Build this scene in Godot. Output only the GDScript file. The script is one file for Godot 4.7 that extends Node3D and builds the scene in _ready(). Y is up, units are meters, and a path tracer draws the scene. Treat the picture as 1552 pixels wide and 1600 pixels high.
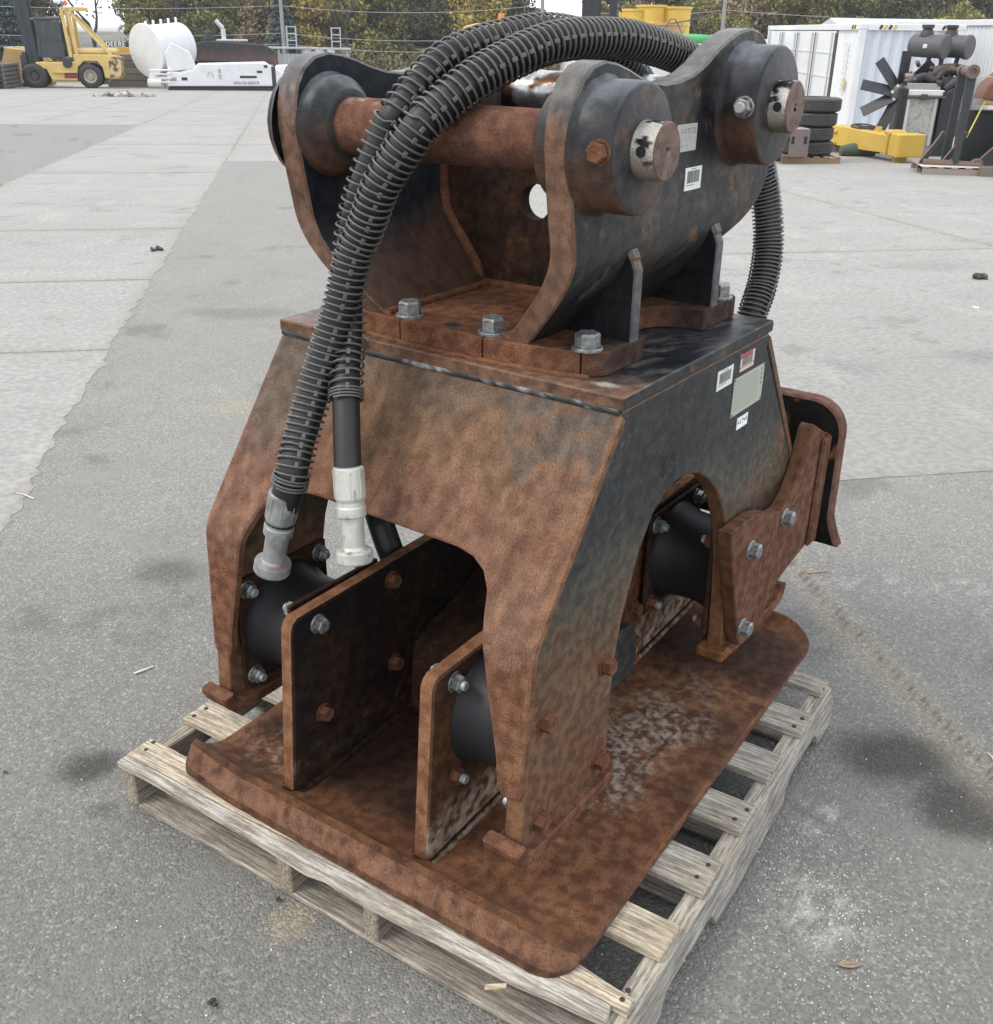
extends Node3D

# ---------- mesh builder ----------
class MB:
	var v := PackedVector3Array()
	var n := PackedVector3Array()
	var z := PackedFloat32Array()
	var uv := PackedVector2Array()
	var i := PackedInt32Array()
	var c := PackedColorArray()

	func vert(p: Vector3, nn: Vector3, zone := 0.0, u := Vector2.ZERO) -> int:
		v.append(p); n.append(nn); z.append(zone); uv.append(u)
		return v.size() - 1

	func tri(a: int, b: int, d: int) -> void:
		var x := (v[b] - v[a]).cross(v[d] - v[a])
		if x.dot(n[a] + n[b] + n[d]) > 0.0:
			i.append(a); i.append(d); i.append(b)
		else:
			i.append(a); i.append(b); i.append(d)

	func quad4(a: int, b: int, d: int, e: int) -> void:
		tri(a, b, d); tri(a, d, e)

	# corners counterclockwise as seen from outside
	func quad(a: Vector3, b: Vector3, d: Vector3, e: Vector3, zone := 0.0) -> void:
		var nn := (b - a).cross(e - a)
		if nn.length_squared() < 1e-16:
			nn = (d - b).cross(e - b)
		nn = nn.normalized()
		var k := vert(a, nn, zone, Vector2(0, 1)); vert(b, nn, zone, Vector2(1, 1)); vert(d, nn, zone, Vector2(1, 0)); vert(e, nn, zone, Vector2(0, 0))
		quad4(k, k + 1, k + 2, k + 3)

	func facet(a: Vector3, b: Vector3, d: Vector3, out: Vector3, zone := 0.0) -> void:
		var nn := (b - a).cross(d - a).normalized()
		if nn.dot(out) < 0.0: nn = -nn
		var k := vert(a, nn, zone); vert(b, nn, zone); vert(d, nn, zone)
		tri(k, k + 1, k + 2)

	func box(t: Transform3D, size: Vector3, bev := 0.0, zone := 0.0) -> void:
		var h := size * 0.5
		var b := minf(bev, minf(h.x, minf(h.y, h.z)) * 0.9)
		for ax in 3:
			for s in [-1.0, 1.0]:
				var a1 := (ax + 1) % 3
				var a2 := (ax + 2) % 3
				var q := []
				for m in [[-1, -1], [1, -1], [1, 1], [-1, 1]]:
					var p := Vector3.ZERO
					p[ax] = s * h[ax]; p[a1] = m[0] * (h[a1] - b); p[a2] = m[1] * (h[a2] - b)
					q.append(p)
				var nn := Vector3.ZERO
				nn[ax] = s
				nn = (t.basis * nn).normalized()
				var k := v.size()
				var us := [Vector2(0, 1), Vector2(1, 1), Vector2(1, 0), Vector2(0, 0)]
				for j in 4: vert(t * (q[j] as Vector3), nn, zone, us[j])
				quad4(k, k + 1, k + 2, k + 3)
		if b <= 0.0: return
		for ax in 3: # edges along ax
			var a1 := (ax + 1) % 3
			var a2 := (ax + 2) % 3
			for s1 in [-1.0, 1.0]:
				for s2 in [-1.0, 1.0]:
					var nn := Vector3.ZERO
					nn[a1] = s1; nn[a2] = s2
					nn = (t.basis * nn).normalized()
					var k := v.size()
					for m in [[-1, 0], [1, 0], [1, 1], [-1, 1]]:
						var p := Vector3.ZERO
						p[ax] = m[0] * (h[ax] - b)
						p[a1] = s1 * (h[a1] - (b if m[1] == 0 else 0.0))
						p[a2] = s2 * (h[a2] - (0.0 if m[1] == 0 else b))
						vert(t * p, nn, zone + 0.5)
					quad4(k, k + 1, k + 2, k + 3)
		for sx in [-1.0, 1.0]:
			for sy in [-1.0, 1.0]:
				for sz in [-1.0, 1.0]:
					var s := Vector3(sx, sy, sz)
					var m := s * (h - Vector3.ONE * b)
					facet(t * (m + Vector3(sx * b, 0, 0)), t * (m + Vector3(0, sy * b, 0)), t * (m + Vector3(0, 0, sz * b)), t.basis * s, zone + 0.5)

	func bx(at: Vector3, size: Vector3, bev := 0.0, zone := 0.0) -> void:
		box(Transform3D(Basis(), at), size, bev, zone)

	func beam(a: Vector3, b: Vector3, w: float, hgt: float, bev := 0.0, up := Vector3.UP) -> void:
		var f := (b - a).normalized()
		if absf(f.dot(up)) > 0.99: up = Vector3.RIGHT
		var r := up.cross(f).normalized()
		var u := f.cross(r)
		box(Transform3D(Basis(r, u, f), (a + b) * 0.5), Vector3(w, hgt, (b - a).length()), bev)

	func prism(poly_in: PackedVector2Array, t: Transform3D, thick: float, bev := 0.0, zone_face := 0.0, zone_side := 1.0) -> void:
		var poly := poly_in.duplicate()
		if Geometry2D.is_polygon_clockwise(poly): poly.reverse()
		var cnt := poly.size()
		var nrm := PackedVector2Array()
		var ins := PackedVector2Array()
		for k in cnt:
			var e := (poly[(k + 1) % cnt] - poly[k]).normalized()
			nrm.append(Vector2(e.y, -e.x))
		for k in cnt:
			var na := nrm[(k + cnt - 1) % cnt]
			var nb := nrm[k]
			var m := (na + nb)
			if m.length() < 0.2: m = nb
			m = m.normalized()
			ins.append(poly[k] - m * (bev / maxf(0.35, m.dot(nb))))
		var tris := Geometry2D.triangulate_polygon(ins)
		for side in 2:
			var zz := 0.0 if side == 0 else thick
			var nn := (t.basis * Vector3(0, 0, -1.0 if side == 0 else 1.0)).normalized()
			var k0 := v.size()
			for k in cnt: vert(t * Vector3(ins[k].x, ins[k].y, zz), nn, zone_face, ins[k])
			for k in range(0, tris.size(), 3): tri(k0 + tris[k], k0 + tris[k + 1], k0 + tris[k + 2])
		for k in cnt:
			var k2 := (k + 1) % cnt
			var na := nrm[k]
			var nb := nrm[k]
			if nrm[(k + cnt - 1) % cnt].dot(nrm[k]) > 0.8: na = (nrm[(k + cnt - 1) % cnt] + nrm[k]).normalized()
			if nrm[k2].dot(nrm[k]) > 0.8: nb = (nrm[k2] + nrm[k]).normalized()
			var pa := poly[k]
			var pb := poly[k2]
			var wa := (t.basis * Vector3(na.x, na.y, 0)).normalized()
			var wb := (t.basis * Vector3(nb.x, nb.y, 0)).normalized()
			var q := v.size()
			vert(t * Vector3(pa.x, pa.y, bev), wa, zone_side); vert(t * Vector3(pb.x, pb.y, bev), wb, zone_side)
			vert(t * Vector3(pb.x, pb.y, thick - bev), wb, zone_side); vert(t * Vector3(pa.x, pa.y, thick - bev), wa, zone_side)
			quad4(q, q + 1, q + 2, q + 3)
			if bev > 0.0:
				for side in 2:
					var z0 := bev if side == 0 else thick - bev
					var z1 := 0.0 if side == 0 else thick
					var fz := (t.basis * Vector3(0, 0, -1.0 if side == 0 else 1.0)).normalized()
					var ma := (wa + fz).normalized()
					var mb := (wb + fz).normalized()
					q = v.size()
					vert(t * Vector3(pa.x, pa.y, z0), ma, 0.6); vert(t * Vector3(pb.x, pb.y, z0), mb, 0.6)
					vert(t * Vector3(ins[k2].x, ins[k2].y, z1), mb, 0.6); vert(t * Vector3(ins[k].x, ins[k].y, z1), ma, 0.6)
					quad4(q, q + 1, q + 2, q + 3)

	# axis = t.basis.z, prof = (radius, height)
	func lathe(t: Transform3D, prof: PackedVector2Array, seg := 24, smooth := false, zone := 0.0) -> void:
		for k in prof.size() - 1:
			var a := prof[k]
			var b := prof[k + 1]
			var e := (b - a)
			if e.length() < 1e-7: continue
			var na := Vector2(e.y, -e.x).normalized()
			var nb := na
			if smooth:
				if k > 0:
					var e0 := (a - prof[k - 1]).normalized()
					var n0 := Vector2(e0.y, -e0.x)
					if n0.dot(na) > 0.5: na = (n0 + na).normalized()
				if k + 2 < prof.size():
					var e1 := (prof[k + 2] - b).normalized()
					var n1 := Vector2(e1.y, -e1.x)
					if n1.dot(nb) > 0.5: nb = (n1 + nb).normalized()
			if seg <= 8: # few sides: flat facets
				for s in seg:
					var an := TAU * s / seg
					var a2 := TAU * (s + 1) / seg
					var am := (an + a2) * 0.5
					var fnm := (t.basis * Vector3(na.x * cos(am), na.x * sin(am), na.y)).normalized()
					var q := vert(t * Vector3(a.x * cos(an), a.x * sin(an), a.y), fnm, zone); vert(t * Vector3(a.x * cos(a2), a.x * sin(a2), a.y), fnm, zone)
					vert(t * Vector3(b.x * cos(a2), b.x * sin(a2), b.y), fnm, zone); vert(t * Vector3(b.x * cos(an), b.x * sin(an), b.y), fnm, zone)
					if b.x < 1e-6: tri(q, q + 1, q + 2)
					elif a.x < 1e-6: tri(q, q + 2, q + 3)
					else: quad4(q, q + 1, q + 2, q + 3)
				continue
			var k0 := v.size()
			for s in seg + 1:
				var an := TAU * s / seg
				var cs := cos(an)
				var sn := sin(an)
				vert(t * Vector3(a.x * cs, a.x * sn, a.y), (t.basis * Vector3(na.x * cs, na.x * sn, na.y)).normalized(), zone, Vector2(float(s) / seg, a.y))
				vert(t * Vector3(b.x * cs, b.x * sn, b.y), (t.basis * Vector3(nb.x * cs, nb.x * sn, nb.y)).normalized(), zone, Vector2(float(s) / seg, b.y))
			for s in seg:
				var q := k0 + s * 2
				if a.x > 1e-6: tri(q, q + 2, q + 1)
				if b.x > 1e-6: tri(q + 1, q + 2, q + 3)

	func cyl(a: Vector3, b: Vector3, r: float, seg := 20, r2 := -1.0, bev := 0.0) -> void:
		if r2 < 0.0: r2 = r
		var f := (b - a).normalized()
		var up := Vector3.UP if absf(f.y) < 0.95 else Vector3.RIGHT
		var x := up.cross(f).normalized()
		var t := Transform3D(Basis(x, f.cross(x), f), a)
		var l := (b - a).length()
		lathe(t, PackedVector2Array([Vector2(0, 0), Vector2(r - bev, 0), Vector2(r, bev), Vector2(r2, l - bev), Vector2(r2 - bev, l), Vector2(0, l)]), seg)

	func tube(path: PackedVector3Array, r: float, seg := 10, radii := PackedFloat32Array()) -> void:
		var m := path.size()
		var x := Vector3.ZERO
		var k0 := v.size()
		for k in m:
			var f := (path[mini(k + 1, m - 1)] - path[maxi(k - 1, 0)]).normalized()
			if k == 0:
				x = (Vector3.UP if absf(f.y) < 0.9 else Vector3.RIGHT).cross(f).normalized()
			else:
				x = (x - f * x.dot(f)).normalized()
			var y := f.cross(x)
			var rr := r if radii.is_empty() else radii[k]
			for s in seg + 1:
				var an := TAU * s / seg
				var d := x * cos(an) + y * sin(an)
				vert(path[k] + d * rr, d, 0.0)
		for k in m - 1:
			for s in seg:
				var q := k0 + k * (seg + 1) + s
				quad4(q, q + 1, q + seg + 2, q + seg + 1)
		for e in 2:
			var k := 0 if e == 0 else m - 1
			var f := (path[1] - path[0]).normalized() * -1.0 if e == 0 else (path[m - 1] - path[m - 2]).normalized()
			var cc := vert(path[k], f)
			var b := v.size()
			for s in seg + 1: vert(v[k0 + k * (seg + 1) + s], f)
			for s in seg: tri(cc, b + s, b + s + 1)

	func add(o: MB, t := Transform3D()) -> void:
		var k := v.size()
		for j in o.v.size():
			vert(t * o.v[j], (t.basis * o.n[j]).normalized(), o.z[j], o.uv[j])
		for j in range(0, o.i.size(), 3): tri(k + o.i[j], k + o.i[j + 1], k + o.i[j + 2])

	# split edges longer than l at their middle until none is left
	func refine(l: float) -> void:
		var l2 := l * l
		var todo := i
		var done := PackedInt32Array()
		var mid := {}
		while todo.size() > 0:
			var nxt := PackedInt32Array()
			for k in range(0, todo.size(), 3):
				var a := todo[k]
				var b := todo[k + 1]
				var d := todo[k + 2]
				var ab := v[a].distance_squared_to(v[b])
				var bd := v[b].distance_squared_to(v[d])
				var da := v[d].distance_squared_to(v[a])
				if ab <= l2 and bd <= l2 and da <= l2:
					done.append(a); done.append(b); done.append(d)
					continue
				if bd >= ab and bd >= da:
					var q := a; a = b; b = d; d = q
				elif da >= ab and da >= bd:
					var q := d; d = b; b = a; a = q
				var key := (mini(a, b) << 32) | maxi(a, b)
				var m: int
				if mid.has(key):
					m = mid[key]
				else:
					m = v.size()
					v.append((v[a] + v[b]) * 0.5); n.append((n[a] + n[b]).normalized()); z.append((z[a] + z[b]) * 0.5); uv.append((uv[a] + uv[b]) * 0.5)
					mid[key] = m
				nxt.append(a); nxt.append(m); nxt.append(d)
				nxt.append(m); nxt.append(b); nxt.append(d)
			todo = nxt
		i = done

	func bend(f: Callable) -> void:
		for k in v.size():
			var r: Array = f.call(v[k], n[k])
			v[k] = r[0]; n[k] = r[1]

	func paint(f: Callable) -> void:
		c.resize(v.size())
		for k in v.size(): c[k] = f.call(v[k], n[k], z[k])

	func mesh(m: Material) -> ArrayMesh:
		var a := []
		a.resize(Mesh.ARRAY_MAX)
		a[Mesh.ARRAY_VERTEX] = v; a[Mesh.ARRAY_NORMAL] = n; a[Mesh.ARRAY_INDEX] = i; a[Mesh.ARRAY_TEX_UV] = uv
		if c.size() == v.size(): a[Mesh.ARRAY_COLOR] = c
		var am := ArrayMesh.new()
		am.add_surface_from_arrays(Mesh.PRIMITIVE_TRIANGLES, a)
		am.surface_set_material(0, m)
		return am

# ---------- scene helpers ----------
var used := {}
var M := {}
var N1 := FastNoiseLite.new()
var N2 := FastNoiseLite.new()
var rng := RandomNumberGenerator.new()
const CAM := Vector3(0.4416, 1.6, 1.0643)
const FH := Vector3(-0.54066, 0, -0.84124)
const RH := Vector3(0.84124, 0, -0.54066)

func P2(a: Array) -> PackedVector2Array:
	var r := PackedVector2Array()
	for k in range(0, a.size(), 2): r.append(Vector2(a[k], a[k + 1]))
	return r

func P3(a: Array) -> PackedVector3Array:
	var r := PackedVector3Array()
	for k in range(0, a.size(), 3): r.append(Vector3(a[k], a[k + 1], a[k + 2]))
	return r

func gy(d: float) -> float:
	var e := d - 3.0
	return -0.028 * (0.5 * (e + sqrt(e * e + 0.3))) + 0.0014

# a place on the yard: d metres ahead of where the photographer stands, l metres to the right
func W(d: float, l: float, up := 0.0) -> Vector3:
	var p := Vector3(CAM.x, 0, CAM.z) + FH * d + RH * l
	p.y = gy(d) + up
	return p

func ahead() -> float: # yaw that turns local -z to face the photographer's forward
	return atan2(-FH.x, -FH.z)

func numbered(s: String) -> String:
	var k: int = used.get(s, -1) + 1
	used[s] = k
	return s if k == 0 else "%s_%03d" % [s, k]

func meta(o: Node, label: String, cat: String, group := "") -> void:
	o.set_meta("label", label); o.set_meta("category", cat)
	if group: o.set_meta("group", group)

func thing(called: String, label: String, cat: String, at := Vector3.ZERO, yaw := 0.0, group := "") -> Node3D:
	var o := Node3D.new()
	o.name = numbered(called)
	add_child(o, true)
	o.position = at
	o.rotation.y = yaw
	meta(o, label, cat, group)
	return o

func inst(called: String, am: Mesh, parent: Node, t := Transform3D()) -> MeshInstance3D:
	var o := MeshInstance3D.new()
	o.name = called
	o.mesh = am
	parent.add_child(o, true)
	o.transform = t
	o.cast_shadow = GeometryInstance3D.SHADOW_CASTING_SETTING_ON
	return o

func part(called: String, mb: MB, m: Material, parent: Node, fn: Variant = null, l := 0.0, t := Transform3D()) -> MeshInstance3D:
	if l > 0.0: mb.refine(l)
	if fn != null: mb.paint(fn)
	return inst(called, mb.mesh(m), parent, t)

func struct_(called: String, mb: MB, m: Material, fn: Variant = null, l := 0.0) -> MeshInstance3D:
	var o := part(numbered(called), mb, m, self, fn, l)
	o.set_meta("kind", "structure")
	return o

func dup(src: Node3D, called: String, at: Vector3, yaw: float, label: String, group := "") -> Node3D:
	var o: Node3D = src.duplicate()
	o.name = numbered(called)
	add_child(o, true)
	o.position = at
	o.rotation.y = yaw
	o.set_meta("label", label)
	if group: o.set_meta("group", group)
	return o

func C(r: float, g: float, b: float) -> Color:
	return Color(r, g, b)

func mat(r: float, g: float, b: float, rough := 0.6, metal := 0.0) -> StandardMaterial3D:
	var m := StandardMaterial3D.new()
	m.albedo_color = Color(r, g, b).linear_to_srgb()
	m.roughness = rough
	m.metallic = metal
	return m

func vmat(rough: float, metal := 0.0) -> StandardMaterial3D:
	var m := StandardMaterial3D.new()
	m.vertex_color_use_as_albedo = true
	m.roughness = rough
	m.metallic = metal
	return m

func tri_tex(m: StandardMaterial3D, tex: Texture2D, sc: Vector3, world := false) -> void:
	m.albedo_texture = tex
	m.uv1_triplanar = true
	m.uv1_world_triplanar = world
	m.uv1_scale = sc

func relief(m: StandardMaterial3D, tex: Texture2D, cm: float) -> void:
	m.heightmap_enabled = true
	m.heightmap_texture = tex
	m.heightmap_scale = cm

func fnl(kind: int, freq: float, oct := 3, sd := 1) -> FastNoiseLite:
	var f := FastNoiseLite.new()
	f.noise_type = kind
	f.frequency = freq
	f.fractal_type = FastNoiseLite.FRACTAL_FBM if oct > 1 else FastNoiseLite.FRACTAL_NONE
	f.fractal_octaves = oct
	f.seed = sd
	return f

func ntex(f: FastNoiseLite, size: int, stops: Array) -> NoiseTexture2D:
	var t := NoiseTexture2D.new()
	t.width = size; t.height = size; t.seamless = true; t.noise = f
	if stops.size():
		var g := Gradient.new()
		var off := PackedFloat32Array()
		var col := PackedColorArray()
		for s in stops:
			off.append(s[0]); col.append(Color(s[1], s[2], s[3]))
		g.offsets = off; g.colors = col
		t.color_ramp = g
	return t

func grain_image(size: int, f1: float, f2: float, dark: Color, lite: Color, pit: float, sd: int) -> ImageTexture:
	var a := fnl(FastNoiseLite.TYPE_SIMPLEX_SMOOTH, f1, 4, sd).get_seamless_image(size, size)
	var b := fnl(FastNoiseLite.TYPE_SIMPLEX, f2, 5, sd + 7).get_seamless_image(size, size)
	var da := a.get_data()
	var db := b.get_data()
	var o := PackedByteArray()
	o.resize(size * size * 3)
	for k in size * size:
		var x := clampf((da[k] - 70.0) / 115.0, 0.0, 1.0)
		var y := (db[k] - 128.0) / 128.0
		var g := 1.0 + y * 0.2
		if y < -0.5: g -= (-0.5 - y) * pit
		o[k * 3] = int(clampf((dark.r + (lite.r - dark.r) * x) * g, 0, 1) * 255.0)
		o[k * 3 + 1] = int(clampf((dark.g + (lite.g - dark.g) * x) * g, 0, 1) * 255.0)
		o[k * 3 + 2] = int(clampf((dark.b + (lite.b - dark.b) * x) * g, 0, 1) * 255.0)
	return ImageTexture.create_from_image(Image.create_from_data(size, size, false, Image.FORMAT_RGB8, o))

func tn(p: Vector3, f: float) -> float:
	return N1.get_noise_3dv(p * f)

func sm(a: float, b: float, x: float) -> float:
	return smoothstep(a, b, x)

func _ready() -> void:
	rng.seed = 7
	N1 = fnl(FastNoiseLite.TYPE_SIMPLEX_SMOOTH, 1.0, 5, 11)
	N1.fractal_gain = 0.58
	N2 = fnl(FastNoiseLite.TYPE_SIMPLEX_SMOOTH, 1.0, 1, 23)
	# camera
	var cam := Camera3D.new()
	cam.name = "camera"
	cam.fov = 53.418
	cam.near = 0.05
	cam.far = 900.0
	cam.transform = Transform3D(Basis(Vector3(0.83817, 0.01169, -0.54528), Vector3(-0.24247, 0.90352, -0.35335), Vector3(0.48854, 0.42838, 0.76014)).orthonormalized(), CAM)
	add_child(cam)
	cam.current = true
	# overcast sky
	var sky := Sky.new()
	var ps := ProceduralSkyMaterial.new()
	ps.sky_top_color = Color(0.86, 0.88, 0.91)
	ps.sky_horizon_color = Color(0.93, 0.94, 0.96)
	ps.sky_curve = 0.2
	ps.ground_bottom_color = Color(0.35, 0.34, 0.33)
	ps.ground_horizon_color = Color(0.6, 0.6, 0.6)
	ps.sky_energy_multiplier = 1.25
	sky.sky_material = ps
	var we := WorldEnvironment.new()
	we.name = "world"
	var env := Environment.new()
	env.background_mode = Environment.BG_SKY
	env.sky = sky
	env.tonemap_mode = Environment.TONE_MAPPER_LINEAR
	env.tonemap_exposure = 1.36
	env.sdfgi_enabled = true
	env.ssao_enabled = true
	env.ssil_enabled = true
	env.fog_enabled = true
	env.fog_density = 0.0005
	env.fog_light_color = Color(0.86, 0.88, 0.92)
	we.environment = env
	add_child(we)
	# soft sun behind thin cloud, high, over the photographer's left shoulder
	var sun := DirectionalLight3D.new()
	sun.name = "sun"
	sun.light_energy = 0.5
	sun.light_angular_distance = 18.0
	sun.light_color = Color(1.0, 0.97, 0.92)
	sun.shadow_enabled = true
	add_child(sun)
	sun.look_at_from_position(Vector3(-3.2, 6.2, 4.0), Vector3.ZERO)
	materials()
	ground()
	pallet()
	compactor()
	background()

func materials() -> void:
	var rust_tex := grain_image(1024, 0.010, 0.075, Color(0.74, 0.69, 0.66), Color(0.98, 0.93, 0.88), 0.8, 3)
	var paint_tex := grain_image(512, 0.02, 0.16, Color(0.74, 0.74, 0.74), Color(0.96, 0.95, 0.93), 0.25, 9)
	var bump := ntex(fnl(FastNoiseLite.TYPE_SIMPLEX, 0.045, 4, 5), 512, [])
	M.rust = vmat(0.82)
	tri_tex(M.rust, rust_tex, Vector3.ONE * 2.4)
	relief(M.rust, bump, 0.045)
	M.rust.metallic_specular = 0.3
	M.paint = vmat(0.42)
	M.paint.metallic_specular = 0.32
	tri_tex(M.paint, paint_tex, Vector3.ONE * 3.0)
	relief(M.paint, bump, 0.035)
	M.zinc = vmat(0.42, 0.55)
	tri_tex(M.zinc, paint_tex, Vector3.ONE * 9.0)
	M.chrome = vmat(0.28, 0.9)
	tri_tex(M.chrome, paint_tex, Vector3.ONE * 4.0)
	M.rubber = mat(0.006, 0.0065, 0.008, 0.55)
	M.hose = mat(0.008, 0.008, 0.009, 0.5)
	M.guard = mat(0.085, 0.085, 0.08, 0.36)
	M.guard2 = mat(0.022, 0.022, 0.023, 0.36)
	M.dark = mat(0.01, 0.01, 0.01, 0.8)
	# asphalt: stones of a few millimetres in dark binder
	var st := fnl(FastNoiseLite.TYPE_CELLULAR, 0.17, 1, 21)
	st.cellular_return_type = FastNoiseLite.RETURN_CELL_VALUE
	st.cellular_jitter = 1.0
	var ast := ntex(st, 2048, [[0.0, 0.66, 0.66, 0.66], [0.3, 0.72, 0.72, 0.715], [0.6, 0.765, 0.765, 0.755], [0.88, 0.80, 0.795, 0.78], [0.95, 0.91, 0.90, 0.875], [1.0, 0.93, 0.92, 0.90]])
	var sd := fnl(FastNoiseLite.TYPE_CELLULAR, 0.17, 1, 21)
	sd.cellular_return_type = FastNoiseLite.RETURN_DISTANCE
	sd.cellular_jitter = 1.0
	var abm := ntex(sd, 2048, [[0.0, 1, 1, 1], [1.0, 0, 0, 0]])
	M.asphalt = vmat(0.86)
	tri_tex(M.asphalt, ast, Vector3.ONE * 0.5, true)
	relief(M.asphalt, abm, 0.26)
	var cimg := grain_image(1024, 0.02, 0.2, Color(0.86, 0.86, 0.86), Color(0.97, 0.96, 0.95), 0.35, 31)
	M.concrete = vmat(0.88)
	tri_tex(M.concrete, cimg, Vector3.ONE * 0.9, true)
	relief(M.concrete, bump, 0.12)
	# weathered wood: the grain runs along x
	var wimg := grain_image(512, 0.016, 0.09, Color(0.70, 0.68, 0.66), Color(1.0, 0.98, 0.94), 0.7, 41)
	M.wood = vmat(0.85)
	tri_tex(M.wood, wimg, Vector3(0.9, 14.0, 14.0))
	M.wood_z = vmat(0.85)
	tri_tex(M.wood_z, wimg, Vector3(14.0, 14.0, 0.9))
	M.v = vmat(0.6)
	M.vg = vmat(0.4)
	M.v_copy = vmat(0.8)

# ---------- ground ----------
func st_of(d: float, l: float) -> Vector2: # along the slab joints, across them
	return Vector2(d * 0.9816 - l * 0.1908, l * 0.9816 + d * 0.1908)

func dl_of(s: float, t: float) -> Vector2:
	return Vector2(s * 0.9816 + t * 0.1908, t * 0.9816 - s * 0.1908)

func blob(d: float, l: float, bd: float, bl: float, rd: float, rl: float) -> float:
	var x := (d - bd) / rd
	var y := (l - bl) / rl
	var w := 0.35 * tn(Vector3(d * 3.0, l * 3.0, 5.0), 1.3)
	return sm(1.15, 0.35, sqrt(x * x + y * y) + w)

func dl_at(p: Vector3) -> Vector2:
	var q := Vector3(p.x - CAM.x, 0, p.z - CAM.z)
	return Vector2(q.dot(FH), q.dot(RH))

func asphalt_color(p: Vector3, _n: Vector3, _z: float) -> Color:
	var q := dl_at(p)
	var d := q.x
	var l := q.y
	var st := st_of(d, l)
	var a := tn(Vector3(p.x, 0, p.z), 0.9)
	var b := tn(Vector3(p.x, 3, p.z), 4.5)
	var cc := tn(Vector3(p.x, 6, p.z), 17.0)
	var g := 0.31 + 0.035 * a + 0.022 * b + 0.02 * cc
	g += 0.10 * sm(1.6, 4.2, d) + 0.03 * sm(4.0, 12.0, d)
	if st.y < -3.7: g -= 0.02
	var col := Color(g * 1.0, g * 0.975, g * 0.93)
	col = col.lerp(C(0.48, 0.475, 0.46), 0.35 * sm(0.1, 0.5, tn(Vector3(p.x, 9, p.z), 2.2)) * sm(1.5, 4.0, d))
	# oil and damp
	var o := 0.0
	o = maxf(o, 0.85 * blob(d, l, 2.01, 0.99, 0.13, 0.17))
	o = maxf(o, 0.85 * blob(d, l, 1.82, 1.10, 0.14, 0.16))
	o = maxf(o, 0.5 * blob(d, l, 2.91, -1.06, 0.11, 0.14))
	o = maxf(o, 0.3 * blob(d, l, 6.57, -1.7, 0.2, 0.42))
	o = maxf(o, 0.85 * blob(d, l, 1.92, -0.96, 0.08, 0.09))
	o = maxf(o, 0.55 * blob(d, l, 1.78, -0.88, 0.025, 0.045))
	o = maxf(o, 0.3 * blob(d, l, 2.33, 1.6, 0.2, 0.3))
	o = maxf(o, 0.35 * sm(0.3, 0.55, tn(Vector3(p.x, 20, p.z), 1.4)))
	col = col.lerp(C(0.065, 0.062, 0.055), o)
	# pale scuffs and yellowish dust
	var w := maxf(blob(d, l, 1.5, 0.66, 0.14, 0.1), blob(d, l, 1.78, 0.74, 0.1, 0.07))
	w = maxf(w, 0.8 * blob(d, l, 2.87, 1.3, 0.05, 0.5))
	w *= sm(-0.1, 0.35, cc)
	col = col.lerp(C(0.75, 0.74, 0.70), 0.6 * w)
	var yl := maxf(blob(d, l, 1.47, -0.39, 0.06, 0.06), 0.8 * blob(d, l, 4.6, -1.2, 0.2, 0.25))
	yl = maxf(yl, 0.75 * sm(0.11, 0.02, absf(st.y - 1.53 + 0.02 * b)) * sm(1.2, 1.8, st.x) * sm(6.0, 2.5, st.x))
	col = col.lerp(C(0.56, 0.48, 0.33), 0.5 * yl)
	# long crack right of the pallet
	var ck := sm(0.008, 0.002, absf(st.y - 1.545 + 0.012 * b + 0.004 * cc)) * sm(1.0, 1.5, st.x)
	col = col.lerp(C(0.10, 0.095, 0.08), 0.75 * ck)
	return col

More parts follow.
